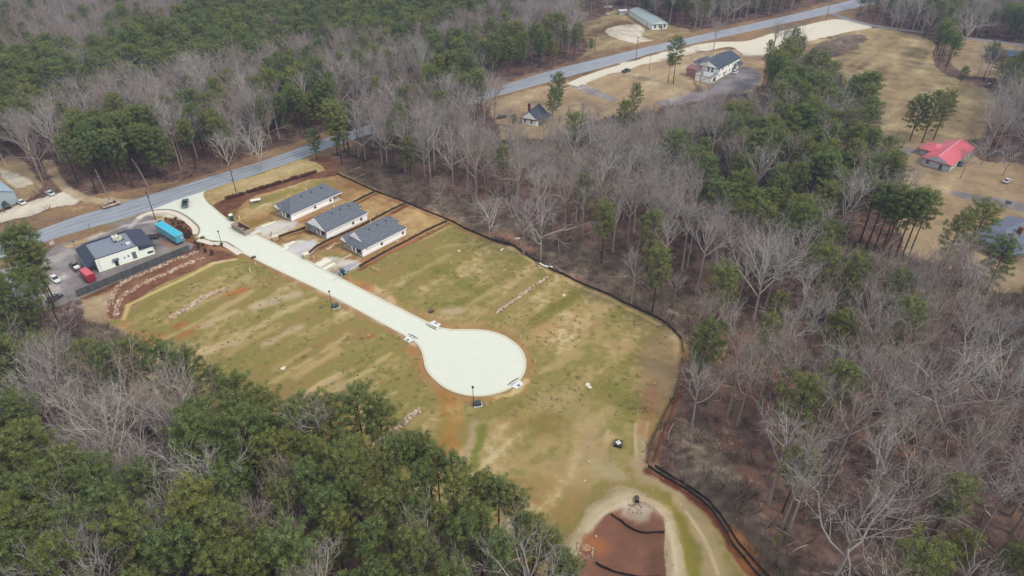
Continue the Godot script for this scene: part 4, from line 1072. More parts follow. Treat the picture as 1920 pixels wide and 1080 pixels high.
func far_building(called: String, label: String, category: String, a: Vector2, b: Vector2, l: float, w: float, eave: float, rise: float, wm: Material, rm: Material, hip := 0.0, openings: Array = []) -> Node3D:
	# a at the near right base corner, b along its long side; the block stretches to local -z
	var o := thing(called, label, category, Vector3(a.x, 0, a.y), turn_to(a, b))
	var sides := [[Vector2(0, 0), Vector2(l, 0)], [Vector2(0, -w), Vector2(0, 0)], [Vector2(l, 0), Vector2(l, -w)], [Vector2(l, -w), Vector2(0, -w)]]
	var mb := MB.new()
	for i in 4:
		var hs := []
		for q: Array in openings:      # [side, x, y, width, height, door?]
			if q[0] == i:
				hs.append([q[1] - q[3] / 2, q[1] + q[3] / 2, q[2], q[2] + q[4]])
		wall(mb, sides[i][0], sides[i][1], 0.0, eave, hs, 0.2)
	part("wall", mb, wm, o)
	for q: Array in openings:
		var t := at_wall(sides[q[0]][0], sides[q[0]][1], q[1], q[2])
		if q.size() > 5:
			door(o, t, q[3], q[4], paint(88, 90, 98, 0.6), paint(200, 200, 200, 0.4))
		else:
			window(o, t, q[3], q[4], paint(226, 228, 228, 0.6))
	part("roof", roof(0, l, -w, 0, eave, rise, 0.45, hip, hip), rm, o)
	if hip < 0.01:
		var gm := MB.new()
		gable(gm, -0.5, -w + 0.05, -0.05, eave - 0.05, rise - 0.1)
		part("gable", gm, wm, o)
		var gm2 := MB.new()
		gable(gm2, l + 0.42, -w + 0.05, -0.05, eave - 0.05, rise - 0.1)
		part("gable", gm2, wm, o)
	return o


func build_buildings() -> void:
	new_house("unfinished white-wrapped house nearest the main road, with a rear corner porch", Vector2(-73.01, -198.26), Vector2(-59.58, -214.59), 20.5, 8.6, 0)
	new_house("middle one of three white-wrapped houses, two windows in its long side", Vector2(-58.76, -186.75), Vector2(-49.09, -198.26), 16.5, 9.6, 1)
	new_house("white-wrapped house nearest the cul-de-sac, lowest of the three new houses", Vector2(-45.49, -176.16), Vector2(-34.2, -189.24), 17.5, 9.8, 2)
	restaurant()
	# ---- metal shop at the left edge
	var mp := Vector2(-171.75, -211.8)
	var mq := Vector2(-181.69, -199.7)
	var shop := thing("metal_shop", "pale blue metal shop with a curved gable at the left edge", "building", Vector3(mp.x, 0, mp.y), turn_to(Vector2.ZERO, Vector2(-(mq - mp).y, (mq - mp).x)))
	var ribbed := grainy("shop_metal", 176, 196, 208, 0.05, 3.0, 0.5)
	var arch := []
	for i in 13:
		var u := i / 12.0
		arch.append(Vector2(-18.0 * u, 4.4 + 2.6 * sin(PI * u)))
	var body := MB.new()
	for x: float in [0.0, 26.0]:
		for i in 12:
			body.quad(Vector3(x, 0, arch[i].x), Vector3(x, 0, arch[i + 1].x), Vector3(x, arch[i + 1].y, arch[i + 1].x), Vector3(x, arch[i].y, arch[i].x), Vector3(-1 if x == 0.0 else 1, 0, 0))
	for z: float in [0.0, -18.0]:
		body.quad(Vector3(0, 0, z), Vector3(26, 0, z), Vector3(26, 4.4, z), Vector3(0, 4.4, z), Vector3(0, 0, 1 if z == 0.0 else -1))
	part("wall", body, ribbed, shop)
	var sr := MB.new()
	for i in 12:
		var p: Vector2 = arch[i]; var q: Vector2 = arch[i + 1]
		sr.hexa([Vector3(-0.4, p.y, p.x), Vector3(26.4, p.y, p.x), Vector3(26.4, q.y, q.x), Vector3(-0.4, q.y, q.x), Vector3(-0.4, p.y + 0.2, p.x), Vector3(26.4, p.y + 0.2, p.x), Vector3(26.4, q.y + 0.2, q.x), Vector3(-0.4, q.y + 0.2, q.x)])
	part("roof", sr, grainy("shop_roof", 168, 194, 212, 0.06, 8.0, 0.45), shop)
	door(shop, at_wall(Vector2(0, -18), Vector2(0, 0), 14.0, 0.0), 1.1, 2.2, paint(52, 58, 66, 0.5), paint(200, 200, 200, 0.4))
	for k in 2:
		window(shop, at_wall(Vector2(0, 0), Vector2(26, 0), 5.0 + k * 9, 1.0), 1.2, 1.3, paint(226, 228, 228, 0.6))
	# ---- long metal building beyond the main road
	var op := []
	for x: float in [2.2, 5.2, 8.6]:
		op.append([1, x, 0.9, 1.5, 1.9])
	op.append([1, 6.6, 0.0, 1.1, 2.2, 1])
	for x: float in [6.0, 12.0]:
		op.append([3, 36.0 - x, 1.0, 0.9, 1.2])
	op.append([3, 30.0, 0.0, 1.2, 2.3, 1])
	# its gable front faces the road and the camera
	var barn := far_building("long_metal_building", "long low metal building with grey-green roof beyond the main road", "building", Vector2(97.15, -442.81), Vector2(88.28, -479.6), 38.0, 10.6, 3.4, 1.5, grainy("barn_wall", 212, 220, 214, 0.07, 8.0, 0.6, 0.02, 0.9), grainy("barn_roof", 150, 170, 172, 0.08, 14.0, 0.5), 0.0, op)
	for i in 12:
		var rib := MB.new()
		rib.box(i * 3.2 + 0.4, i * 3.2 + 0.52, 3.42, 3.47, -0.05, 0.38)
		part("eave_bracket", rib, paint(190, 198, 196, 0.5), barn)
	far_building("garden_shed", "small grey shed at the back end of the long metal building", "shed", Vector2(75.81, -482.53), Vector2(71.76, -481.8), 5.0, 4.0, 2.6, 0.6, paint(190, 192, 196, 0.7), paint(196, 200, 204, 0.5), 0.0, [[1, 2.0, 0.0, 1.2, 2.0, 1]])
	white_house()
	# ---- cottage in the trees
	var co := far_building("white_cottage", "small white cottage with dark roof and brick chimney in the trees", "house", Vector2(10.61, -281.84), Vector2(14.68, -291.2), 11.0, 7.0, 3.0, 3.0, paint(232, 236, 240, 0.7, 0.95), shingles("cottage_shingles", 62, 72, 90), 0.0,
		[[1, 1.6, 0.9, 1.0, 1.5], [1, 4.6, 0.9, 1.0, 1.5], [1, 3.4, 3.6, 0.8, 1.1], [0, 3.0, 0.9, 1.0, 1.4], [0, 7.0, 0.9, 1.0, 1.4]])
	var ch := MB.new()
	ch.box(5.5, 6.4, 4.0, 7.2, -6.4, -5.4)
	ch.box(5.4, 6.5, 7.2, 7.4, -6.5, -5.3)
	part("chimney", ch, paint(120, 72, 64, 0.9), co)
	var lean := MB.new()
	lean.hexa([Vector3(1.5, 2.2, 3.4), Vector3(10.6, 2.2, 3.4), Vector3(10.6, 2.9, 0.3), Vector3(1.5, 2.9, 0.3), Vector3(1.5, 2.35, 3.4), Vector3(10.6, 2.35, 3.4), Vector3(10.6, 3.05, 0.3), Vector3(1.5, 3.05, 0.3)])
	part("porch_roof", lean, shingles("cottage_shingles", 62, 72, 90), co)
	for x: float in [1.8, 6.0, 10.3]:
		var ps := MB.new()
		ps.box(x, x + 0.15, 0, 2.3, 3.1, 3.25)
		part("porch_post", ps, paint(236, 238, 240, 0.6), co)
	# ---- ranch house under the red metal roof
	var red := grainy("red_roof", 214, 100, 114, 0.05, 8.0, 0.45)
	var rh := far_building("ranch_house", "ranch house with bright pinkish-red metal roof", "house", Vector2(164.82, -236.18), Vector2(182.64, -252.78), 24.0, 10.0, 2.9, 2.0, paint(206, 214, 222, 0.7), red, 0.0,
		[[1, 2.0, 0.9, 1.4, 1.4], [1, 6.8, 0.0, 1.1, 2.1, 1], [0, 4.0, 0.9, 1.2, 1.4], [0, 9.0, 0.9, 1.2, 1.4], [0, 14.0, 0.0, 1.1, 2.1, 1], [0, 19.0, 0.9, 1.2, 1.4]])
	var cap := MB.new()
	cap.box(-0.45, 24.45, 4.88, 4.98, -5.18, -4.82)
	part("ridge_cap", cap, paint(238, 160, 170, 0.5), rh)
	part("wing_roof", roof(9.0, 17.0, -14.5, -6.0, 2.7, 1.5, 0.4, 0.6, 0.6), red, rh)
	var wg := MB.new()
	wg.box(9.3, 16.7, 0, 2.6, -14.2, -10.2)
	part("wing_wall", wg, paint(206, 214, 222, 0.7), rh)
	for k in 5:
		var ps := MB.new()
		ps.box(10.0 + k * 3.2, 10.18 + k * 3.2, 0, 2.7, 0.28, 0.46)
		part("porch_post", ps, paint(236, 238, 240, 0.6), rh)
	# ---- big grey-roofed house cut by the right edge
	var gh := far_building("grey_roof_house", "house with broad slate-grey hip roof at the right edge", "house", Vector2(149.8, -172.27), Vector2(165.99, -182.06), 24.0, 14.0, 3.0, 4.0, grainy("old_brick", 150, 110, 96, 0.12, 3.0), shingles("grey_shingles", 110, 120, 140), 0.8,
		[[0, 5.0, 0.9, 1.4, 1.4], [0, 12.0, 0.9, 1.4, 1.4], [1, 5.0, 0.9, 1.2, 1.4]])
	var ch2 := MB.new()
	ch2.box(9.0, 10.0, 4.0, 7.8, -5.2, -4.0)
	part("chimney", ch2, paint(126, 76, 66, 0.9), gh)
	# ---- brick house with a blue roof at the far right
	far_building("brick_house", "low brick house with dark blue roof at the far upper right", "house", Vector2(260.84, -378.16), Vector2(273.42, -373.33), 19.0, 9.0, 3.2, 1.9, grainy("red_brick", 136, 86, 80, 0.12, 3.0), shingles("blue_shingles", 62, 82, 116), 0.5,
		[[0, 3.0, 1.0, 1.4, 1.3], [0, 7.0, 1.0, 1.4, 1.3], [0, 11.0, 0.0, 1.1, 2.1, 1], [0, 15.0, 1.0, 1.4, 1.3]])


func restaurant() -> void:
	var a := Vector2(-122.03, -168.07)
	var b := Vector2(-110.06, -178.45)
	var o := thing("flat_roof_shop", "white low shop with flat grey roof and dark sloped edges", "building", Vector3(a.x, 0, a.y), turn_to(a, b))
	var white := grainy("shop_white", 226, 234, 226, 0.035, 6.0, 0.8, 0.02, 0.98)
	var dark := shingles("black_shingles", 58, 68, 88)
	var w := 11.6
	var mb := MB.new()
	var p := Vector2(0, 0); var q := Vector2(11.9, 0)
	wall(mb, p, q, 0, 4.3, [[4.6, 5.6, 0.1, 2.2], [7.3, 7.8, 1.7, 2.3], [8.4, 9.0, 1.8, 2.5], [9.7, 10.9, 0.5, 2.9]], 0.25)
	wall(mb, Vector2(11.9, 0), Vector2(16, 0), 0, 3.0, [[2.0, 3.7, 0.7, 1.4]], 0.25)
	wall(mb, Vector2(16, 0), Vector2(16, -w), 0, 3.0, [[3.0, 4.2, 0.0, 2.2]], 0.25)
	wall(mb, Vector2(16, -w), Vector2(0, -w), 0, 3.0, [], 0.25)
	wall(mb, Vector2(0, -w), Vector2(0, -0.01), 0, 4.2, [[2.0, 4.0, 0.8, 2.4], [6.0, 9.0, 0.8, 2.4]], 0.25)
	part("wall", mb, white, o)
	var deck := MB.new()
	deck.box(0.25, 11.7, 4.05, 4.2, -w + 0.2, -0.25)
	part("flat_roof", deck, grainy("roof_membrane", 126, 136, 152, 0.16, 7.0, 0.75), o)
	var coping := MB.new()
	coping.box(-0.06, 12.0, 4.3, 4.42, -0.3, 0.06)
	coping.box(-0.06, 0.28, 4.3, 4.6, -w - 0.05, -0.3)
	coping.box(0.28, 12.0, 4.3, 4.6, -w - 0.05, -w + 0.28)
	coping.box(11.7, 12.0, 4.0, 4.6, -w + 0.28, -0.3)
	part("coping", coping, paint(52, 60, 76, 0.7), o)
	# sloped skirts at the left end and along the road, and the lower right wing
	var lm := MB.new()
	lm.hexa([Vector3(-2.6, 2.7, -w - 1.4), Vector3(-2.6, 2.7, 0.6), Vector3(-0.06, 2.9, 0.1), Vector3(-0.06, 2.9, -w), Vector3(-2.6, 2.85, -w - 1.4), Vector3(-2.6, 2.85, 0.6), Vector3(-0.08, 4.55, 0.06), Vector3(-0.08, 4.55, -w)])
	part("roof_skirt", lm, dark, o)
	var bm := MB.new()
	bm.hexa([Vector3(-2.6, 2.7, -w - 1.5), Vector3(13.0, 2.7, -w - 1.5), Vector3(12.0, 2.9, -w - 0.06), Vector3(0, 2.9, -w - 0.06), Vector3(-2.6, 2.85, -w - 1.5), Vector3(13.0, 2.85, -w - 1.5), Vector3(12.0, 4.55, -w - 0.06), Vector3(0, 4.55, -w - 0.06)])
	part("roof_skirt", bm, dark, o)
	var rw := MB.new()
	rw.hexa([Vector3(12.01, 2.9, 0.35), Vector3(16.5, 2.9, 0.35), Vector3(16.5, 2.9, -w - 1.2), Vector3(12.01, 2.9, -w - 1.0), Vector3(12.01, 4.45, 0.3), Vector3(16.5, 3.1, 0.35), Vector3(16.5, 3.1, -w - 1.2), Vector3(12.01, 4.6, -w - 0.4)])
	part("wing_roof", rw, dark, o)
	# roof plant
	var cream := paint(226, 228, 212, 0.6)
	var cur := MB.new()
	cur.box(7.1, 10.1, 4.2, 4.35, -9.6, -6.6)
	part("plant_curb", cur, paint(70, 74, 84, 0.8), o)
	for s: Array in [[7.3, 9.0, 4.35, 5.5, -9.3, -7.6], [9.0, 9.8, 4.35, 5.2, -8.7, -7.2], [8.0, 9.3, 4.35, 5.0, -7.6, -6.8]]:
		var u := MB.new()
		u.box(s[0], s[1], s[2], s[3], s[4], s[5])
		u.box(s[0] + 0.15, s[1] - 0.15, s[3], s[3] + 0.08, s[4] + 0.15, s[5] - 0.15)
		part("air_handler", u, cream, o)
		var fan := MB.new()
		fan.tube([Vector3((s[0] + s[1]) / 2, s[3] + 0.08, (s[4] + s[5]) / 2), Vector3((s[0] + s[1]) / 2, s[3] + 0.16, (s[4] + s[5]) / 2)], [0.28, 0.28], 10, true)
		part("fan_grille", fan, paint(80, 84, 84, 0.6), o)
	var u2 := MB.new()
	u2.box(9.6, 10.8, 4.2, 4.75, -3.6, -2.6)
	part("roof_hatch", u2, paint(224, 230, 236, 0.6), o)
	var v2 := MB.new()
	v2.tube([Vector3(8.6, 4.2, -3.8), Vector3(8.6, 4.6, -3.8)], [0.14, 0.14], 8, true)
	part("vent_pipe", v2, paint(60, 64, 74, 0.7), o)
	# doors and openings of the back wall
	door(o, at_wall(p, q, 5.1, 0.1), 0.98, 2.1, paint(58, 62, 78, 0.5), paint(200, 200, 205, 0.4))
	var aw := MB.new()
	aw.hexa([Vector3(4.2, 2.5, 0.02), Vector3(6.0, 2.5, 0.02), Vector3(6.0, 2.35, 1.0), Vector3(4.2, 2.35, 1.0), Vector3(4.2, 2.7, 0.02), Vector3(6.0, 2.7, 0.02), Vector3(6.0, 2.42, 1.0), Vector3(4.2, 2.42, 1.0)])
	part("door_canopy", aw, paint(96, 106, 122, 0.6), o)
	window(o, at_wall(p, q, 7.55, 1.72), 0.48, 0.56, paint(214, 222, 216, 0.6))
	window(o, at_wall(p, q, 8.7, 1.82), 0.58, 0.66, paint(214, 222, 216, 0.6))
	var gr := MB.new()
	for k in 8:
		gr.box(9.72, 10.88, 0.52 + k * 0.3, 0.52 + k * 0.3 + 0.22, -0.12, 0.02)
	part("louvre_panel", gr, paint(128, 140, 142, 0.6), o)
	window(o, at_wall(Vector2(11.9, 0), Vector2(16, 0), 2.85, 0.72), 1.66, 0.66, paint(120, 128, 126, 0.6))
	door(o, at_wall(Vector2(16, 0), Vector2(16, -w), 3.6, 0.0), 1.18, 2.15, paint(90, 96, 104, 0.6), paint(200, 200, 205, 0.4))
	var gp := MB.new()
	gp.tube([Vector3(0.8, 0.1, 0.12), Vector3(0.8, 3.9, 0.12)], [0.06, 0.06], 6)
	part("downpipe", gp, paint(224, 230, 224, 0.6), o)
	var wq := Vector2(-122.03, -168.07)
	var wk := thing("low_wall", "low pale wall along the left end of the white shop", "wall", Vector3(wq.x, 0, wq.y), turn_to(a, b))
	var lw := MB.new()
	lw.box(-2.6, -2.35, 0, 0.8, -9.5, -1.0)
	part("block", lw, paint(170, 160, 156, 0.9), wk)
	var lc := MB.new()
	lc.box(-2.65, -2.3, 0.8, 0.88, -9.55, -0.95)
	part("coping", lc, paint(190, 184, 180, 0.9), wk)


func white_house() -> void:
	var a := Vector2(103.85, -343.84)
	var b := Vector2(125.09, -369.53)
	var roof_m := shingles("hall_shingles", 66, 80, 96)
	var white := grainy("hall_white", 236, 240, 236, 0.03, 6.0, 0.7, 0.02, 0.95)
	var op := []
	for x: float in [1.2, 5.0, 12.0, 16.0]:
		op.append([0, x, 4.0, 0.9 if x != 5.0 else 1.6, 1.5])
	for x: float in [2.6, 6.6, 10.2, 14.0, 19.5]:
		op.append([0, x, 1.0, 1.0, 1.5])
	op.append([0, 8.4, 0.0, 1.1, 2.2, 1])
	op.append([0, 17.8, 0.0, 1.3, 2.3, 1])
	for z: float in [6.2, 8.2]:
		op.append([1, z, 3.5, 1.2, 1.9])
	var o := far_building("white_hall", "large two-storey white house with dark gable roof and deck", "house", a, b, 25.0, 11.5, 5.8, 2.6, white, roof_m, 0.0, op)
	# deck over a garage at the near end
	var g := MB.new()
	wall(g, Vector2(-7.5, 0.3), Vector2(-0.2, 0.3), 0, 3.1, [[2.0, 5.4, 0.1, 2.2]], 0.2)
	wall(g, Vector2(-7.5, -8.5), Vector2(-7.5, 0.29), 0, 3.1, [], 0.2)
	wall(g, Vector2(-0.2, -8.5), Vector2(-7.5, -8.5), 0, 3.1, [], 0.2)
	part("garage_wall", g, white, o)
	var d := MB.new()
	d.box(-7.7, -0.25, 3.1, 3.28, -8.7, 0.5)
	part("deck", d, paint(196, 202, 202, 0.8), o)
	var rl := MB.new()
	rl.box(-7.7, -0.3, 4.1, 4.2, 0.38, 0.5)
	rl.box(-7.7, -7.58, 4.1, 4.2, -8.6, 0.38)
	rl.box(-7.7, -0.3, 3.0, 3.1, 0.42, 0.52)
	rl.box(-7.72, -7.6, 3.0, 3.1, -8.7, 0.42)
	part("railing", rl, paint(48, 54, 62, 0.5), o)
	for k in 6:
		var ps := MB.new()
		ps.box(-7.68 + k * 1.45, -7.6 + k * 1.45, 3.28, 4.1, 0.4, 0.48)
		part("railing_post", ps, paint(48, 54, 62, 0.5), o)
	for k in 6:
		var ps := MB.new()
		ps.box(-7.68, -7.6, 3.28, 4.1, -8.4 + k * 1.4, -8.32 + k * 1.4)
		part("railing_post", ps, paint(48, 54, 62, 0.5), o)
	var dark := MB.new()
	dark.box(-5.5, -2.1, 0.1, 2.2, -0.3, -0.2)
	part("garage_door", dark, paint(40, 42, 48, 0.6), o)
	# rear wing, brick-red porch roof on the left, entrance gable on the right
	part("rear_wing_roof", roof(6.0, 13.0, -17.0, -9.0, 4.6, 2.2, 0.4, 0.7, 0.0), roof_m, o)
	var rw := MB.new()
	rw.box(6.3, 12.7, 0, 4.5, -16.7, -11.6)
	part("rear_wing_wall", rw, white, o)
	var pr := MB.new()
	pr.hexa([Vector3(-4.2, 3.9, -15.5), Vector3(-4.2, 3.9, -9.2), Vector3(0.0, 4.2, -9.2), Vector3(0.0, 4.2, -15.5), Vector3(-4.2, 4.05, -15.5), Vector3(-4.2, 4.05, -9.2), Vector3(0.0, 5.0, -9.2), Vector3(0.0, 5.0, -15.5)])
	part("porch_roof", pr, paint(140, 84, 84, 0.7), o)
	var pw := MB.new()
	pw.box(-4.0, 0.0, 0, 3.9, -15.3, -9.3)
	part("porch_wall", pw, paint(176, 132, 128, 0.8), o)
	part("entrance_roof", roof(19.0, 23.0, -0.5, 2.6, 3.6, 1.1, 0.3, 0.0, 0.0), roof_m, o)
	var eg := MB.new()
	gable(eg, 18.65, -0.4, 2.5, 3.55, 1.05)
	part("entrance_gable", eg, paint(236, 240, 240, 0.6), o)
	for x: float in [19.2, 22.7]:
		var ps := MB.new()
		ps.box(x, x + 0.2, 0, 3.5, 2.2, 2.4)
		part("porch_post", ps, paint(236, 240, 240, 0.6), o)



# ------------------------------------------------------------------ things on the site

func silt_fence(label: String, pts: Array, fabric: Material, h := 0.95, step := 2.4, post_h := 1.15, called := "silt_fence", cat := "fence") -> void:
	var l := smooth_line(pts, step)
	var o := thing(called, label, cat, on(l[0]), 0.0, "black erosion fences round the plots" if called == "silt_fence" else "")
	var base := o.position
	var rng := RandomNumberGenerator.new()
	rng.seed = l.size() * 17 + int(absf(l[0].x) * 3)
	var mb := MB.new()
	var top := []
	for p in l:
		top.append(on(p, h * rng.randf_range(0.78, 1.0)) - base)
	for i in l.size() - 1:
		var a: Vector3 = on(l[i], -0.05) - base; var b: Vector3 = on(l[i + 1], -0.05) - base
		var d := l[i + 1] - l[i]
		var s := Vector3(-d.y, 0, d.x).normalized() * 0.025
		var mid: Vector3 = (top[i] + top[i + 1]) / 2 - Vector3(0, rng.randf_range(0.05, 0.2) * h, 0)
		var lowm := (a + b) / 2
		var belly := s * rng.randf_range(-4.0, 4.0)
		for f: Array in [[a, lowm, top[i], mid], [lowm, b, mid, top[i + 1]]]:
			var o0 := belly if f[0] == lowm else Vector3.ZERO
			var o1 := belly if f[1] == lowm else Vector3.ZERO
			mb.hexa([f[0] - s + o0, f[1] - s + o1, f[1] + s + o1, f[0] + s + o0, f[2] - s + o0, f[3] - s + o1, f[3] + s + o1, f[2] + s + o0])
	part("fabric", mb, fabric, o)
	var st := MB.new()
	st.box(-0.035, 0.035, -0.2, post_h, -0.035, 0.035)
	var sm := st.mesh()
	for p in l:
		var k := part("stake", sm, paint(92, 70, 54, 0.9), o)
		k.position = on(p) - base
		k.rotation = Vector3(rng.randf_range(-0.1, 0.1), rng.randf() * 3, rng.randf_range(-0.1, 0.1))


var stone_mesh := []
func stones() -> Array:
	if stone_mesh.is_empty():
		var rng := RandomNumberGenerator.new()
		rng.seed = 91
		for c: Array in [[194, 166, 142], [172, 142, 122], [208, 188, 166], [148, 120, 104], [184, 166, 150], [164, 134, 112], [196, 172, 142]]:
			var mb := MB.new()
			mb.blob(Vector3.ZERO, Vector3(0.62, 0.42, 0.46), rng, 7, 4, 0.25)
			stone_mesh.append([mb.mesh(), paint(c[0], c[1], c[2], 0.95)])
	return stone_mesh


func stone_row(called: String, label: String, pts: Array, step: float, rows: int, size: float, cat := "stone wall", group := "") -> void:
	var l := smooth_line(pts, step)
	var o := thing(called, label, cat, on(l[0]), 0.0, group)
	var rng := RandomNumberGenerator.new()
	rng.seed = hash(label) % 9999
	var s := stones()
	for i in l.size() - 1:
		var d := (l[i + 1] - l[i]).normalized()
		for r in rows:
			var p := l[i] + Vector2(-d.y, d.x) * ((r - (rows - 1) / 2.0) * size * 0.9 + rng.randf_range(-0.25, 0.25)) + d * rng.randf_range(-0.4, 0.4)
			var v: Array = s[rng.randi() % s.size()] if called != "rubble_bank" else s[[0, 2, 4, 6][rng.randi() % 4]]
			var q := part("stone", v[0], v[1], o)
			q.position = on(p, rng.randf_range(0.05, 0.3) * size) - o.position
			q.rotation = Vector3(rng.randf_range(-0.4, 0.4), atan2(-d.y, d.x) + rng.randf_range(-0.6, 0.6), rng.randf_range(-0.4, 0.4))
			q.scale = Vector3(rng.randf_range(0.7, 1.5), rng.randf_range(0.7, 1.3), rng.randf_range(0.7, 1.2)) * size


func shrub_mesh(seed_: int, r: float, g: float, b: float) -> ArrayMesh:
	var rng := RandomNumberGenerator.new()
	rng.seed = seed_
	var mb := MB.new()
	for i in 90:
		var d := Vector3(rng.randfn(), absf(rng.randfn()) + 0.2, rng.randfn()).normalized()
		var p := d * rng.randf_range(0.15, 0.42) + Vector3(0, 0.25, 0)
		var k := rng.randf_range(0.7, 1.35)
		mb.col = lin(r * k, g * k, b * k)
		var u := Vector3(rng.randfn(), rng.randfn(), rng.randfn()).normalized() * 0.16
		var w := d.cross(u).normalized() * 0.09
		mb.tri(p - w, p + w, p + u + d * 0.12, (d + Vector3.UP * 0.5).normalized())
	return mb.mesh()


func shrub_stem() -> ArrayMesh:
	var mb := MB.new()
	for k in 4:
		var a := TAU * k / 4.0
		mb.tube([Vector3.ZERO, Vector3(cos(a) * 0.16, 0.35, sin(a) * 0.16), Vector3(cos(a) * 0.3, 0.6, sin(a) * 0.3)], [0.03, 0.02, 0.01], 3)
	return mb.mesh()


func shrubs(label: String, group: String, pts: Array, sizes: Vector2, m: ArrayMesh, stem: ArrayMesh, rng: RandomNumberGenerator) -> void:
	for p: Vector2 in pts:
		var o := thing("young_shrub", label, "shrub", on(p), rng.randf() * TAU, group)
		part("foliage", m, vmat(0.95), o)
		part("stem", stem, paint(84, 62, 50, 0.9), o)
		o.scale = Vector3.ONE * rng.randf_range(sizes.x, sizes.y)


func lamp(label: String, p: Vector2, h: float) -> void:
	var o := thing("street_lamp", label, "street lamp", on(p), 0.6, "black post-top lamps along the new street")
	var m := paint(44, 46, 50, 0.5)
	var mb := MB.new()
	mb.tube([Vector3(0, 0, 0), Vector3(0, 0.5, 0), Vector3(0, 0.9, 0), Vector3(0, h - 0.5, 0)], [0.16, 0.14, 0.09, 0.07], 8)
	part("post", mb, m, o)
	var base := MB.new()
	base.tube([Vector3(0, -0.05, 0), Vector3(0, 0.12, 0)], [0.26, 0.24], 10, true)
	part("base", base, m, o)
	var hd := MB.new()
	hd.tube([Vector3(0, h - 0.62, 0), Vector3(0, h - 0.5, 0), Vector3(0, h - 0.12, 0)], [0.1, 0.17, 0.26], 6, true)
	part("lantern", hd, paint(120, 122, 124, 0.2), o)
	var top := MB.new()
	top.tube([Vector3(0, h - 0.12, 0), Vector3(0, h - 0.02, 0), Vector3(0, h + 0.18, 0)], [0.34, 0.3, 0.03], 6, true)
	part("lantern_cap", top, m, o)


func transformer(label: String, p: Vector2, turn: float, r: float, g: float, b: float) -> void:
	var o := thing("transformer_box", label, "utility box", on(p), turn, "ground transformers beside the lamps")
	var pad := MB.new()
	pad.box(-1.0, 1.0, -0.1, 0.14, -0.85, 0.85)
	part("pad", pad, paint(214, 216, 212, 0.9), o)
	var bx := MB.new()
	bx.hexa([Vector3(-0.75, 0.14, -0.6), Vector3(0.75, 0.14, -0.6), Vector3(0.75, 0.14, 0.6), Vector3(-0.75, 0.14, 0.6), Vector3(-0.72, 1.0, -0.56), Vector3(0.72, 1.0, -0.56), Vector3(0.72, 0.86, 0.56), Vector3(-0.72, 0.86, 0.56)])
	part("cabinet", bx, paint(r, g, b, 0.5), o)
	var ld := MB.new()
	ld.box(-0.78, 0.78, 0.98, 1.03, -0.6, 0.1)
	part("lid", ld, paint(r, g, b, 0.5), o)
	for x: float in [-0.35, 0.35]:
		var hh := MB.new()
		hh.box(x - 0.05, x + 0.05, 0.45, 0.6, 0.58, 0.64)
		part("handle", hh, paint(40, 42, 44, 0.5), o)


func drain(label: String, p: Vector2, toward: Vector2, w: float) -> void:
	var o := thing("storm_drain", label, "storm drain", on(p), turn_to(p, toward), "kerb storm drains of the new street")
	var pad := MB.new()
	pad.hexa([Vector3(-w / 2, -0.1, -1.7), Vector3(w / 2, -0.1, -1.7), Vector3(w / 2 + 0.3, -0.1, 0), Vector3(-w / 2 - 0.3, -0.1, 0), Vector3(-w / 2, 0.2, -1.7), Vector3(w / 2, 0.2, -1.7), Vector3(w / 2 + 0.3, 0.2, 0), Vector3(-w / 2 - 0.3, 0.2, 0)])
	part("slab", pad, grainy("drain_slab", 226, 228, 228, 0.04, 4.0), o)
	var th := MB.new()
	th.box(-w / 2, w / 2, -0.1, 0.1, 0.02, 0.3)
	part("throat", th, paint(58, 60, 66, 0.9), o)
	var lid := MB.new()
	lid.tube([Vector3(0, 0.2, -1.2), Vector3(0, 0.24, -1.2)], [0.36, 0.36], 12, true)
	part("manhole_lid", lid, paint(90, 92, 98, 0.7), o)
	var sock := MB.new()
	sock.tube([Vector3(-w / 2 - 0.6, 0.2, 0.75), Vector3(0, 0.22, 0.85), Vector3(w / 2 + 0.6, 0.2, 0.7)], [0.08, 0.1, 0.08], 6, true)
	part("filter_sock", sock, paint(64, 66, 76, 0.9), o)


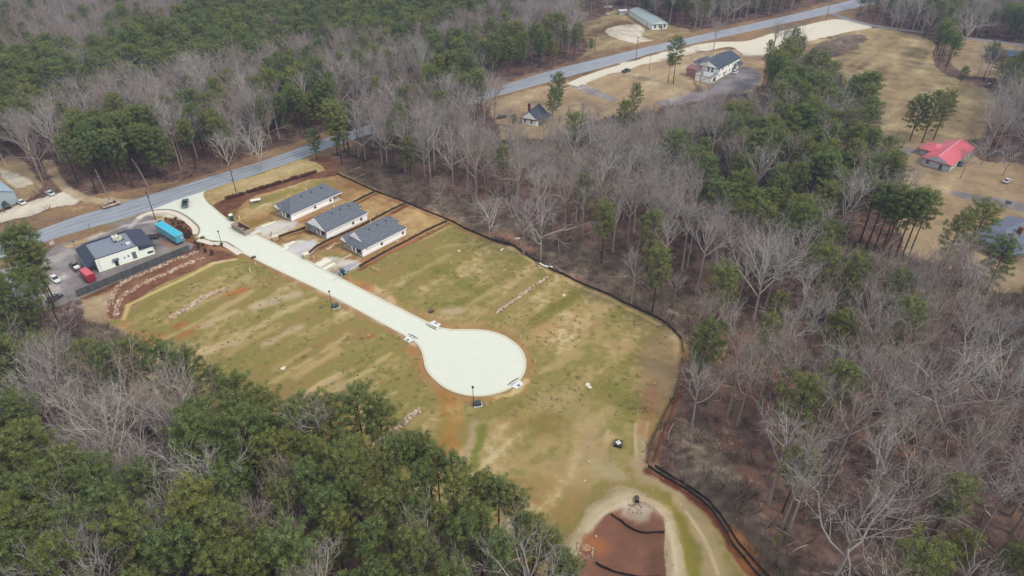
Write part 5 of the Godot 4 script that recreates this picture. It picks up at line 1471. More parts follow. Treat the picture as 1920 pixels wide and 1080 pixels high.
func build_site() -> void:
	var rng := RandomNumberGenerator.new()
	rng.seed = 404
	var black := paint(58, 46, 42, 0.8)
	silt_fence("long black erosion fence between the cleared plots and the woods", [Vector2(-65.7, -234.34), Vector2(-57.15, -227.18), Vector2(-49.37, -220.33), Vector2(-42.96, -215.8), Vector2(-36.75, -211.41), Vector2(-29.07, -205.25), Vector2(-21.35, -199.34), Vector2(-14.6, -192.99), Vector2(-7.83, -187.24), Vector2(-4.05, -184.95), Vector2(-0.84, -183.66), Vector2(2.48, -179.85), Vector2(5.21, -175.55), Vector2(9.29, -171.68), Vector2(13.25, -167.93), Vector2(18.88, -163.19), Vector2(24.47, -158.89), Vector2(29.5, -154.24), Vector2(34.45, -149.52), Vector2(39.04, -145.69), Vector2(41.35, -142.67), Vector2(42.52, -139.96), Vector2(43.71, -136.87), Vector2(43.13, -131.37)], black)
	silt_fence("short black fence from the woods to the middle new house", [Vector2(-48.92, -219.92), Vector2(-52.62, -215), Vector2(-56.97, -209.46)], black)
	silt_fence("black fence in front of the middle house, by its gravel drive", [Vector2(-67.62, -193.68), Vector2(-71.5, -190.59), Vector2(-74.96, -187.58)], black)
	silt_fence("black fence running between the middle house and the lowest house", [Vector2(-36.89, -211.02), Vector2(-41.04, -206.38), Vector2(-45.24, -200.8), Vector2(-49.11, -195.42), Vector2(-52.47, -191.95), Vector2(-54.93, -189.58), Vector2(-57.71, -186.58), Vector2(-59.57, -184.3), Vector2(-60.97, -182.38), Vector2(-62.48, -178.3)], black)
	silt_fence("black fence between the lowest house and the green field", [Vector2(-21.62, -198.26), Vector2(-27.78, -192.64), Vector2(-32.29, -186.91), Vector2(-35.96, -182.69), Vector2(-39.51, -178.61), Vector2(-42.63, -174.65), Vector2(-45.65, -170.81)], black)
	silt_fence("black fence edging the field above the detention basin, inner line", [Vector2(42.45, -129.33), Vector2(41.13, -124.78), Vector2(39.53, -120.06), Vector2(37.42, -115.02), Vector2(35.29, -111.58), Vector2(33.04, -107.12), Vector2(30.94, -103.18), Vector2(29.13, -99.25), Vector2(28.34, -95.77)], black)
	silt_fence("black fence curving from the field corner down to the lower edge", [Vector2(28.31, -94.92), Vector2(30.3, -92.97), Vector2(32.7, -91.2), Vector2(35.16, -88.94), Vector2(37.42, -86.61), Vector2(38.93, -84.1), Vector2(39.97, -81.18), Vector2(40.55, -79.06), Vector2(41.03, -76.32), Vector2(42.41, -73.46), Vector2(44.07, -69.87), Vector2(45.56, -66.75)], black)
	silt_fence("second black fence just outside the lower curving fence", [Vector2(29.75, -94.92), Vector2(31.83, -92.97), Vector2(34.19, -91.06), Vector2(36.44, -88.94), Vector2(38.81, -86.23), Vector2(40.35, -83.11), Vector2(41.25, -80.23), Vector2(42.14, -76.77), Vector2(43.77, -73.46), Vector2(45.65, -70.08), Vector2(47.42, -66.75)], black)
	silt_fence("upper black fence across the red clay basin", [Vector2(19.1, -82.75), Vector2(21.07, -82.02), Vector2(23.22, -80.59), Vector2(25.49, -79.53), Vector2(28.56, -78.6)], black)
	silt_fence("lower black fence across the red clay basin", [Vector2(15.25, -73.24), Vector2(17.37, -72.28), Vector2(19.95, -71.33), Vector2(22.91, -70.6), Vector2(26.23, -69.98)], black)
	silt_fence("torn orange safety fence outside the black fence by the woods", [Vector2(42.63, -125.75), Vector2(41.25, -120.99), Vector2(38.76, -115.55), Vector2(36.87, -111.58), Vector2(34.82, -107.12), Vector2(32.91, -103.18), Vector2(31.2, -99.39), Vector2(29.88, -96.34)], paint(176, 78, 54, 0.8), 1.0, 2.6, 1.2, "safety_fence", "fence")

	stone_row("stone_terrace", "upper row of pinkish boulders below the dark fence", [Vector2(-110.97, -151.98), Vector2(-112, -154.75), Vector2(-112.83, -158.37), Vector2(-112.61, -162.1), Vector2(-109.97, -165.12), Vector2(-106.45, -169.65), Vector2(-102.8, -174.35), Vector2(-99.7, -176.76), Vector2(-96.82, -179.54)], 0.6, 2, 0.8, "stone wall")
	stone_row("stone_terrace", "lower row of pinkish boulders beside the straw-coloured edge", [Vector2(-107.47, -147.11), Vector2(-108.81, -151.48), Vector2(-109.31, -156.03), Vector2(-107.79, -158.63), Vector2(-105.64, -162.37), Vector2(-103.06, -165.4), Vector2(-100.09, -169.65), Vector2(-96.79, -173.45), Vector2(-93.48, -175.85)], 0.6, 2, 0.8, "stone wall")
	stone_row("rubble_bank", "grey-white rubble bank crossing the lower left field", [Vector2(-91.86, -146.4), Vector2(-89.43, -150.49), Vector2(-87.74, -152.98), Vector2(-85.85, -155.51), Vector2(-83.74, -157.58), Vector2(-81.59, -159.69)], 0.7, 2, 0.95, "rubble")
	stone_row("rubble_bank", "thin rubble line in the green field by the woods", [Vector2(-4.21, -148.31), Vector2(-0.74, -151.98), Vector2(3.01, -156.54), Vector2(6.91, -161.29), Vector2(10.63, -165.68)], 0.7, 1, 0.9, "rubble")
	stone_row("rubble_bank", "pale rubble bank at the edge of the pines, below the cul-de-sac", [Vector2(-29.19, -101.04), Vector2(-27.63, -102.87), Vector2(-25.37, -105.84), Vector2(-23.33, -108.42), Vector2(-21.03, -111.41)], 0.6, 2, 0.95, "rubble")
	stone_row("stone_scatter", "few pale boulders where the rubble line meets the mown slope", [Vector2(-81.22, -159.95), Vector2(-79.24, -161.83), Vector2(-76.43, -165.12)], 1.6, 2, 0.5, "rubble")
	stone_row("riprap_apron", "pale riprap at the upper end of the clay basin", [Vector2(23.09, -84.72), Vector2(24, -84.47), Vector2(25, -84.22), Vector2(25.73, -84.22)], 0.6, 5, 0.45, "riprap")
	stone_row("riprap_ring", "ring of pale stones round the culvert mouth in the basin", [Vector2(12.69, -76.32), Vector2(12.12, -75.43), Vector2(12.74, -74.55), Vector2(14.09, -74.33), Vector2(14.96, -75.21), Vector2(14.77, -76.32)], 0.5, 2, 0.4, "riprap")

	# ---- dark board fence below the shop
	var fa := Vector2(-121.81, -155.51); var fb := Vector2(-99.75, -179.85)
	var fl := fa.distance_to(fb)
	var bf := thing("board_fence", "tall dark grey board fence behind the white shop", "fence", on(fa), turn_to(fa, fb))
	var nb := int(fl / 0.6)
	var tones := [paint(84, 88, 92, 0.9), paint(90, 94, 98, 0.9), paint(78, 83, 87, 0.9)]
	var bm := MB.new()
	bm.box(0.01, 0.58, 0.05, 2.3, -0.03, 0.03)
	var bmesh := bm.mesh()
	for i in nb:
		var k := part("board", bmesh, tones[rng.randi() % 3], bf)
		k.position = Vector3(i * fl / nb, rng.randf_range(-0.03, 0.03), rng.randf_range(-0.008, 0.008))
	var pm := MB.new()
	pm.box(-0.06, 0.06, -0.1, 2.2, -0.17, -0.05)
	var pmesh := pm.mesh()
	for i in int(fl / 2.4) + 1:
		var k := part("post", pmesh, tones[2], bf)
		k.position = Vector3(i * 2.4, 0, 0)
	for y: float in [0.5, 1.8]:
		var rm := MB.new()
		rm.box(0, fl, y, y + 0.1, -0.07, -0.034)
		part("rail", rm, tones[1], bf)

	# ---- lamps and their transformers
	lamp("black post lamp at the foot of the cul-de-sac circle", Vector2(-8.82, -112.77), 6.0)
	lamp("black post lamp beside the straight street, left verge", Vector2(-49.36, -150.25), 5.8)
	lamp("black post lamp in the red mulch bed", Vector2(-90.81, -182.69), 5.6)
	transformer("small dark utility box on a pale pad below the cul-de-sac", Vector2(-7.85, -113.11), 0.3, 60, 70, 76)
	transformer("dark green utility box beside the left verge lamp", Vector2(-48.43, -150.74), 0.6, 62, 84, 80)
	drain("storm drain with dark throat on the upper side of the cul-de-sac neck", Vector2(-20.94, -142.44), Vector2(-18.8, -140.63), 2.6)
	drain("storm drain on the lower side of the cul-de-sac neck", Vector2(-26.11, -137.31), Vector2(-27.8, -138.62), 2.0)
	drain("storm drain on the lower right rim of the cul-de-sac", Vector2(0.76, -120.24), Vector2(-0.76, -118.78), 2.4)

	# ---- basin riser, yard inlet
	var yi := thing("yard_inlet", "square dark inlet box with pale lid in the open field", "storm drain", on(Vector2(22.87, -101.04)), 0.5)
	var ym := MB.new()
	ym.tube([Vector3(0, -0.05, 0), Vector3(0, 0.7, 0)], [1.25, 1.2], 4, true)
	part("box", ym, paint(44, 42, 44, 0.8), yi)
	var yl := MB.new()
	yl.box(-0.5, 0.5, 0.7, 0.78, -0.5, 0.5)
	part("lid", yl, paint(214, 206, 206, 0.8), yi)
	var pp := thing("culvert_pipe", "dark culvert pipe end at the upper end of the clay basin", "pipe", on(Vector2(24.49, -85.72)), 1.4)
	var pmb := MB.new()
	pmb.tube([Vector3(-0.4, 0.45, 0), Vector3(0.9, 0.3, 0)], [0.45, 0.45], 12)
	pmb.tube([Vector3(-0.4, 0.45, 0), Vector3(0.9, 0.3, 0)], [0.38, 0.38], 12)
	part("barrel", pmb, paint(84, 70, 62, 0.8), pp)
	var mound := thing("soil_heap", "small tan soil heap inside the stone ring", "heap", on(Vector2(13.51, -75.54)))
	var mmb := MB.new()
	mmb.blob(Vector3(0, 0.1, 0), Vector3(1.1, 0.55, 0.85), rng, 9, 5, 0.25)
	part("heap_body", mmb, grainy("heap", 176, 136, 100, 0.12, 2.0), mound)

	# ---- building-site clutter
	var a := Vector2(-90.97, -193.16); var b := Vector2(-85.44, -188.91)
	var du := thing("roll_off_dumpster", "tan open-topped dumpster with rust-red inside at the street edge", "dumpster", on(a, 0.1), turn_to(a, b))
	var tan_ := grainy("dumpster_tan", 176, 162, 146, 0.1, 2.0, 0.7)
	var dm := MB.new()
	dm.box(0, 7.0, 0.15, 0.3, -2.5, 0)
	dm.box(0, 7.0, 0.3, 1.75, -0.1, 0)
	dm.box(0, 7.0, 0.3, 1.75, -2.5, -2.4)
	dm.hexa([Vector3(-0.3, 0.3, -2.5), Vector3(-0.2, 0.3, -2.5), Vector3(-0.2, 0.3, 0), Vector3(-0.3, 0.3, 0), Vector3(-0.6, 1.75, -2.5), Vector3(-0.5, 1.75, -2.5), Vector3(-0.5, 1.75, 0), Vector3(-0.6, 1.75, 0)])
	dm.box(6.9, 7.0, 0.3, 1.75, -2.4, -0.1)
	part("body", dm, tan_, du)
	var di := MB.new()
	di.box(0.02, 6.88, 0.302, 0.42, -2.38, -0.12)
	di.box(0.02, 6.88, 0.42, 1.7, -0.13, -0.104)
	di.box(0.02, 6.88, 0.42, 1.7, -2.397, -2.37)
	part("lining", di, grainy("rust", 124, 74, 64, 0.2, 1.5), du)
	for i in 9:
		var r := MB.new()
		r.box(i * 0.84 + 0.1, i * 0.84 + 0.22, 0.3, 1.7, 0.003, 0.09)
		part("rib", r, tan_, du)
	var rim := MB.new()
	rim.box(-0.6, 7.05, 1.75, 1.85, -0.12, 0.06)
	rim.box(-0.6, 7.05, 1.75, 1.85, -2.56, -2.38)
	part("rim", rim, tan_, du)
	for k in 3:
		var junk := MB.new()
		junk.box(1.0 + k * 1.7, 2.4 + k * 1.7, 0.42, 0.55 + k * 0.15, -1.6 - k * 0.2, -0.6, Transform3D(Basis(Vector3.UP, 0.1 * k), Vector3.ZERO))
		part("debris", junk, [paint(110, 84, 80, 0.9), paint(150, 122, 104, 0.9), paint(96, 70, 66, 0.9)][k], du)

	var pt := thing("portable_toilet", "dark green portable toilet with white roof at the street edge", "toilet", on(Vector2(-93.34, -199.16)), 0.6)
	var green := paint(36, 104, 88, 0.5)
	var pb := MB.new()
	pb.box(-0.6, 0.6, 0.1, 2.1, -0.6, 0.6)
	part("cabin", pb, green, pt)
	var sk := MB.new()
	sk.box(-0.65, 0.65, 0, 0.1, -0.65, 0.65)
	part("skid", sk, paint(60, 62, 62, 0.8), pt)
	var pr := MB.new()
	pr.hexa([Vector3(-0.66, 2.1, -0.66), Vector3(0.66, 2.1, -0.66), Vector3(0.66, 2.1, 0.66), Vector3(-0.66, 2.1, 0.66), Vector3(-0.5, 2.38, -0.5), Vector3(0.5, 2.38, -0.5), Vector3(0.5, 2.38, 0.5), Vector3(-0.5, 2.38, 0.5)])
	part("roof", pr, paint(236, 238, 234, 0.5), pt)
	var pdo := MB.new()
	pdo.box(-0.4, 0.4, 0.15, 1.95, 0.6, 0.64)
	part("door", pdo, paint(30, 90, 78, 0.5), pt)
	var pv := MB.new()
	pv.box(-0.35, 0.35, 1.97, 2.06, 0.602, 0.63)
	part("vent", pv, paint(220, 224, 222, 0.5), pt)

	var wt := thing("trestle_table", "white trestle table on the slope above the green toilet", "table", on(Vector2(-89.34, -212.2)), 0.45)
	var tt := MB.new()
	tt.box(-1.7, 1.7, 0.85, 0.97, -0.8, 0.8)
	part("tabletop", tt, paint(238, 234, 232, 0.6), wt)
	for x: float in [-1.3, 1.3]:
		for z: float in [-0.6, 0.6]:
			var lg := MB.new()
			lg.tube([Vector3(x, 0, z * 1.15), Vector3(x, 0.85, z * 0.8)], [0.06, 0.06], 4)
			part("leg", lg, paint(226, 216, 206, 0.7), wt)

	pallet_stack("tan brick pallet by the near end of the first gravel drive", Vector2(-75.19, -186.58), 0.5, 1.9, 1.5, 1.5, paint(196, 178, 142, 0.9), paint(226, 206, 186, 0.9))
	pallet_stack("tan pallet with white cover between the second and third drives", Vector2(-62.7, -175.85), 0.6, 1.7, 1.6, 1.7, paint(198, 182, 140, 0.9), paint(230, 226, 206, 0.9))
	for s: Array in [[Vector2(-76.7, -188.91), "thin board leaning on the brick pallet"], ]:
		var bd := thing("leaning_board", s[1], "board", on(s[0]), 0.5)
		var mb := MB.new()
		mb.hexa([Vector3(-0.9, 0, -0.4), Vector3(-0.6, 0, -0.4), Vector3(-0.6, 0, 0.1), Vector3(-0.9, 0, 0.1), Vector3(-0.2, 1.6, -0.4), Vector3(0.0, 1.6, -0.4), Vector3(0.0, 1.6, 0.1), Vector3(-0.2, 1.6, 0.1)])
		part("plank", mb, paint(190, 164, 120, 0.9), bd)
	for s: Array in [[Vector2(-56.97, -172.86), 4.6, 2.6, 0.34, "large stack of white boards on the third gravel drive"], [Vector2(-54.75, -170.81), 4.4, 1.3, 0.3, "narrow stack of white boards beside the larger white stack"], [Vector2(-70.89, -180.79), 3.2, 1.2, 0.2, "low pile of white sheets at the second gravel drive"], [Vector2(-70.08, -183.98), 4.0, 1.4, 0.16, "flat white boards lying across the second gravel drive"], [Vector2(-80.29, -196.48), 5.0, 1.1, 0.14, "long pale boards lying beside the first gravel drive"], [Vector2(-82.98, -190.93), 3.6, 1.2, 0.3, "pale plywood sheets behind the open dumpster"]]:
		var st := thing("board_stack", s[4], "board stack", on(s[0]), turn_to(Vector2(-45.49, -176.16), Vector2(-34.29, -189.24)) + rng.randf_range(-0.08, 0.08))
		var n := maxi(2, int(s[3] / 0.07))
		for i in n:
			var mb := MB.new()
			mb.box(-s[1] / 2, s[1] / 2, i * s[3] / n, (i + 0.85) * s[3] / n, -s[2] / 2, s[2] / 2, Transform3D(Basis(Vector3.UP, rng.randf_range(-0.03, 0.03)), Vector3(rng.randf_range(-0.1, 0.1), 0.02, rng.randf_range(-0.06, 0.06))))
			part("sheet", mb, paint(226 + rng.randi() % 10, 224 + rng.randi() % 8, 208, 0.8), st)
	for s: Array in [[Vector2(-49.21, -177.68), Vector2(-51.93, -174.95), "long pale timber on the third drive"], [Vector2(-45.71, -172.86), Vector2(-48.39, -168.5), "white timber along the right edge of the third drive"], [Vector2(-67.95, -204.5), Vector2(-69.39, -203), "short white offcut beside the first house"], [Vector2(-57.54, -199.7), Vector2(-58.55, -198.62), "white scrap sheet between the first and middle houses"], [Vector2(-36.86, -185.6), Vector2(-36.15, -186.58), "pinkish scrap sheet beside the lowest house"]]:
		var tb := thing("timber", s[2], "timber", on(s[0]), turn_to(s[0], s[1]))
		var l: float = s[0].distance_to(s[1])
		for k in 2:
			var mb := MB.new()
			mb.box(0, l * (1 - k * 0.15), 0.02, 0.14, k * 0.22, k * 0.22 + 0.18)
			part("plank", mb, paint(222, 208, 186, 0.9), tb)
	# rows of small blocks in front of the third house
	for k in 7:
		var p := (Vector2(-57.61, -180.79)).lerp(Vector2(-55.56, -183.66), k / 6.0) + Vector2(rng.randf_range(-0.4, 0.4), rng.randf_range(-0.4, 0.4))
		var cb := thing("concrete_block", "small pale block in the row between the third drive and the fence", "block", on(p), rng.randf() * 3, "pale blocks dropped beside the third house")
		var mb := MB.new()
		mb.box(-0.4, 0.4, 0, 0.4, -0.25, 0.25)
		part("block_body", mb, paint(228, 212, 180, 0.9), cb)
		var hl := MB.new()
		for x: float in [-0.17, 0.17]:
			hl.box(x - 0.1, x + 0.1, 0.4, 0.406, -0.15, 0.15)
		part("core_hole", hl, paint(120, 106, 88, 0.9), cb)
	var mx := thing("mortar_mixer", "pale blue mortar mixer with a dark drum at the third drive", "mixer", on(Vector2(-49.84, -167.08)), 0.8)
	var mt := MB.new()
	mt.box(-0.9, 0.9, 0.4, 0.6, -0.6, 0.6)
	mt.box(0.9, 2.0, 0.45, 0.55, -0.08, 0.08)
	part("chassis", mt, paint(158, 196, 208, 0.5), mx)
	var md := MB.new()
	md.tube([Vector3(0, 0.6, -0.6), Vector3(0, 1.0, -0.2), Vector3(0, 1.15, 0.4), Vector3(0, 1.25, 0.75)], [0.4, 0.7, 0.68, 0.42], 12, true)
	part("drum", md, paint(52, 72, 84, 0.4), mx)
	for z: float in [-0.7, 0.7]:
		var wh := MB.new()
		wh.tube([Vector3(-0.1, 0.35, z - 0.1), Vector3(-0.1, 0.35, z + 0.1)], [0.35, 0.35], 12, true)
		part("wheel", wh, paint(40, 42, 44, 0.9), mx)
	var hose := MB.new()
	hose.tube([Vector3(-0.8, 0.15, 0.9), Vector3(-2.2, 0.1, 1.3), Vector3(-3.2, 0.12, 0.6), Vector3(-4.0, 0.1, 0.9)], [0.16, 0.2, 0.2, 0.12], 6, true)
	part("hose", hose, paint(170, 204, 214, 0.6), mx)
	# yellow sawhorse on the grass
	var sh := thing("sawhorse", "yellowish timber sawhorse on the grass near the street", "sawhorse", on(Vector2(-40.37, -168.79)), -0.55)
	var yb := MB.new()
	yb.box(-1.5, 1.5, 0.8, 0.92, -0.08, 0.08)
	part("beam", yb, paint(224, 198, 126, 0.8), sh)
	for x: float in [-1.2, 1.2]:
		for z: float in [-0.45, 0.45]:
			var lg := MB.new()
			lg.tube([Vector3(x, 0, z), Vector3(x, 0.85, z * 0.1)], [0.06, 0.06], 4)
			part("leg", lg, paint(216, 188, 120, 0.8), sh)
	var sb := MB.new()
	sb.box(-1.2, 1.2, 0.3, 0.38, 0.28, 0.34)
	part("rail", sb, paint(216, 188, 120, 0.8), sh)
	# stub-outs, markers and small boxes
	for s: Array in [[Vector2(-20.09, -145.69), 1.0, 0.1, "white marker post by the upper verge near the cul-de-sac neck", 236, 226, 196], [Vector2(-39.11, -161.02), 1.0, 0.08, "white marker post in the bare verge of the straight street", 236, 226, 196], [Vector2(-76.98, -171.98), 1.1, 0.12, "white marker post on the left verge near the street mulch bed", 236, 232, 214], [Vector2(-77.31, -167.93), 1.7, 0.25, "tall white stub on the grassy left slope", 226, 220, 196], [Vector2(2.21, -137.31), 1.0, 0.1, "white marker post above the right rim of the cul-de-sac", 236, 226, 206], [Vector2(5.8, -127.53), 1.2, 0.1, "white marker post right of the cul-de-sac", 236, 226, 206], [Vector2(-5.88, -112.77), 0.9, 0.18, "short tan post right of the lower lamp's utility box", 226, 206, 160], [Vector2(-60.2, -174.95), 1.5, 0.14, "white post beside the covered pallet", 240, 226, 196], [Vector2(-9.95, -143.59), 0.8, 0.1, "low white marker post above the cul-de-sac", 236, 232, 226], [Vector2(-91.14, -200.07), 1.1, 0.35, "white bucket-shaped drum beside the green toilet", 238, 232, 210], [Vector2(-18.33, -172.56), 1.2, 0.12, "white marker post in the middle of the green field", 240, 236, 196]]:
		var mp := thing("marker_post", s[3], "marker post", on(s[0]), rng.randf(), "pale marker posts along the street")
		var mb := MB.new()
		mb.tube([Vector3(0, -0.1, 0), Vector3(0, s[1], 0)], [s[2], s[2] * 0.9], 6, true)
		part("shaft", mb, paint(s[4], s[5], s[6], 0.7), mp)
		var mc := MB.new()
		mc.tube([Vector3(0, s[1], 0), Vector3(0, s[1] + 0.08, 0)], [s[2] * 1.15, s[2] * 0.5], 6, true)
		part("cap", mc, paint(s[4], s[5], s[6], 0.5), mp)
	for s: Array in [[Vector2(-78.82, -175.85), "small dark box at the left kerb of the street"], [Vector2(-21.95, -148.55), "small brown box on the upper verge near the neck"], [Vector2(-98.81, -187.58), "dark box on the drain slab at the entrance bend"], [Vector2(-116.81, -197.9), "dark valve box in the dry grass by the tall pole"]]:
		var vb := thing("valve_box", s[1], "utility box", on(s[0]), 0.5)
		var mb := MB.new()
		mb.box(-0.6, 0.6, -0.05, 0.5, -0.4, 0.4)
		part("box_body", mb, paint(74, 60, 54, 0.9), vb)
		var ml := MB.new()
		ml.box(-0.64, 0.64, 0.5, 0.56, -0.44, 0.44)
		part("lid", ml, paint(96, 78, 70, 0.9), vb)
	# twisted brush and white scraps by the woods
	for s: Array in [[Vector2(-2.65, -180.48), 0.9, "white heap of torn sheeting beside the woods fence"], [Vector2(1.7, -186.91), 0.8, "white scrap lying just inside the woods"], [Vector2(-16.38, -179.85), 0.5, "small white scrap in the green field near the fence"], [Vector2(18.24, -119.32), 0.8, "pale stone patch in the right part of the field"], [Vector2(14.58, -156.28), 0.5, "thin white scrap in the field below the woods"], [Vector2(-55.97, -125.75), 0.7, "pale flat stone in the lower left field"]]:
		var sc := thing("scrap_heap", s[2], "scrap", on(s[0]), rng.randf() * 3)
		for k in 4:
			var mb := MB.new()
			mb.blob(Vector3(rng.randf_range(-0.8, 0.8), 0.1, rng.randf_range(-0.6, 0.6)) * s[1], Vector3(0.7, 0.22, 0.5) * s[1], rng, 6, 3, 0.3)
			part("lump", mb, paint(232, 220, 202, 0.8), sc)
	var cv := thing("culvert_ring", "white curved drain pipe lying by the black fence and woods", "pipe", on(Vector2(10.24, -171.39)), -0.5)
	var cm := MB.new()
	var arc := []
	for i in 9:
		arc.append(Vector3(-2.2 + i * 0.55, 0.3 + 0.1 * sin(i * 0.4), 0.8 * sin(PI * i / 8.0)))
	cm.tube(arc, [0.28, 0.32, 0.32, 0.32, 0.32, 0.32, 0.32, 0.32, 0.28], 8, true)
	part("barrel", cm, paint(236, 234, 232, 0.7), cv)
	# ---- planted shrubs
	var dark := shrub_mesh(1, 84, 48, 38)
	var deep := shrub_mesh(2, 62, 58, 40)
	var stem := shrub_stem()
	var hedge := []
	for row: Array in [[Vector2(-99.89, -214.19), Vector2(-95.25, -217.85), 14], [Vector2(-94.51, -219.08), Vector2(-89.34, -222.86), 15], [Vector2(-89.08, -223.29), Vector2(-84.55, -227.18), 13], [Vector2(-83.69, -227.61), Vector2(-79.31, -231.16), 12], [Vector2(-78.63, -231.61), Vector2(-74.04, -235.72), 12]]:
		for i: int in row[2]:
			hedge.append((row[0] as Vector2).lerp(row[1], (i + 0.5) / row[2]) + Vector2(rng.randf_range(-0.25, 0.25), rng.randf_range(-0.25, 0.25)))
	shrubs("small dark hedge plant in the row along the red mulch by the main road", "hedge plants in the roadside mulch row", hedge, Vector2(1.3, 1.9), dark, stem, rng)
	var bed: Array = [Vector2(-116.45, -197.9), Vector2(-115.43, -199.7), Vector2(-113.2, -198.62), Vector2(-112.22, -199.7), Vector2(-112.95, -195.42), Vector2(-111.63, -196.48), Vector2(-110.01, -196.84), Vector2(-108.74, -197.19), Vector2(-108.32, -194.37), Vector2(-107.12, -192.64), Vector2(-106.34, -193.33), Vector2(-106.06, -191.27), Vector2(-105.11, -191.95), Vector2(-105.01, -189.92), Vector2(-104.2, -190.93), Vector2(-104.1, -188.91), Vector2(-104.39, -187.91), Vector2(-103.24, -188.91), Vector2(-103.07, -187.58), Vector2(-109.06, -194.03), Vector2(-109.55, -192.64), Vector2(-103.12, -189.92)]
	shrubs("small dark shrub in the mulch bed beside the blue trailer", "shrubs in the entrance mulch bed", bed, Vector2(1.0, 1.5), deep, stem, rng)
	var bed2: Array = [Vector2(-99.78, -184.3), Vector2(-98.53, -183.66), Vector2(-96.95, -183.01), Vector2(-93.04, -182.38), Vector2(-91.2, -183.34)]
	shrubs("small dark shrub in the mulch bed below the pavement strip", "shrubs in the lower mulch bed", bed2, Vector2(1.0, 1.5), deep, stem, rng)
	var tall: Array = [Vector2(-97.17, -180.48), Vector2(-94.21, -178.3), Vector2(-91.8, -177.07)]
	for i in 3:
		var p: Vector2 = tall[i]
		var o := thing("young_cypress", ["upright dark shrub nearest the boulder rows", "middle one of three upright dark shrubs in the mulch", "upright dark shrub farthest from the boulder rows"][i], "shrub", on(p), i)
		part("foliage", deep, vmat(0.95), o)
		part("stem", stem, paint(84, 62, 50, 0.9), o)
		o.scale = Vector3(1.3, 3.0, 1.3)
	# propane tank and basketball hoop at the right-hand houses
	var tk := thing("propane_tank", "white propane tank on the bare yard at the right", "tank", on(Vector2(137.89, -166.8)), 0.4)
	var tkm := MB.new()
	tkm.tube([Vector3(-1.3, 0.9, 0), Vector3(-1.1, 0.9, 0), Vector3(1.1, 0.9, 0), Vector3(1.3, 0.9, 0)], [0.3, 0.6, 0.6, 0.3], 12, true)
	part("vessel", tkm, paint(232, 234, 234, 0.4), tk)
	for x: float in [-0.8, 0.8]:
		var lg := MB.new()
		lg.box(x - 0.1, x + 0.1, -0.1, 0.4, -0.4, 0.4)
		part("leg", lg, paint(110, 104, 100, 0.8), tk)
	var dome := MB.new()
	dome.tube([Vector3(0, 1.45, 0), Vector3(0, 1.65, 0)], [0.25, 0.18], 8, true)
	part("valve_dome", dome, paint(220, 222, 222, 0.4), tk)
	var hp := thing("basketball_hoop", "basketball hoop on a post beside the grey-roofed house", "hoop", on(Vector2(167.29, -204.87)), 0.9)
	var hm := MB.new()
	hm.tube([Vector3(0, 0, 0), Vector3(0, 2.6, 0), Vector3(0.6, 3.3, 0)], [0.08, 0.07, 0.06], 6)
	part("post", hm, paint(60, 62, 70, 0.6), hp)
	var hb := MB.new()
	hb.box(0.58, 0.66, 2.9, 4.0, -0.9, 0.9)
	part("backboard", hb, paint(110, 120, 140, 0.5), hp)
	var ring := MB.new()
	var rp := []
	var rr := []
	for i in 11:
		rp.append(Vector3(0.95 + 0.23 * cos(TAU * i / 10.0), 3.05, 0.23 * sin(TAU * i / 10.0)))
		rr.append(0.02)
	ring.tube(rp, rr, 4)
	part("rim", ring, paint(200, 90, 60, 0.5), hp)
	# stuff: pale litter of stones, straw and clods on the bare ground
	litter()


func pallet_stack(label: String, p: Vector2, turn: float, w: float, d: float, h: float, side: Material, top: Material) -> void:
	var o := thing("pallet_stack", label, "pallet", on(p), turn)
	var pm := MB.new()
	for z: float in [-d / 2, -0.06, d / 2 - 0.12]:
		pm.box(-w / 2, w / 2, 0, 0.12, z, z + 0.12)
	part("pallet_base", pm, paint(150, 124, 92, 0.9), o)
	for k in 4:
		var mb := MB.new()
		mb.box(-w / 2 + 0.03, w / 2 - 0.03, 0.12 + k * (h - 0.2) / 4, 0.12 + (k + 0.94) * (h - 0.2) / 4, -d / 2 + 0.03, d / 2 - 0.03)
		part("layer", mb, side, o)
	var tm := MB.new()
	tm.box(-w / 2 - 0.02, w / 2 + 0.02, h - 0.08, h, -d / 2 - 0.02, d / 2 + 0.02)
	part("cover", tm, top, o)


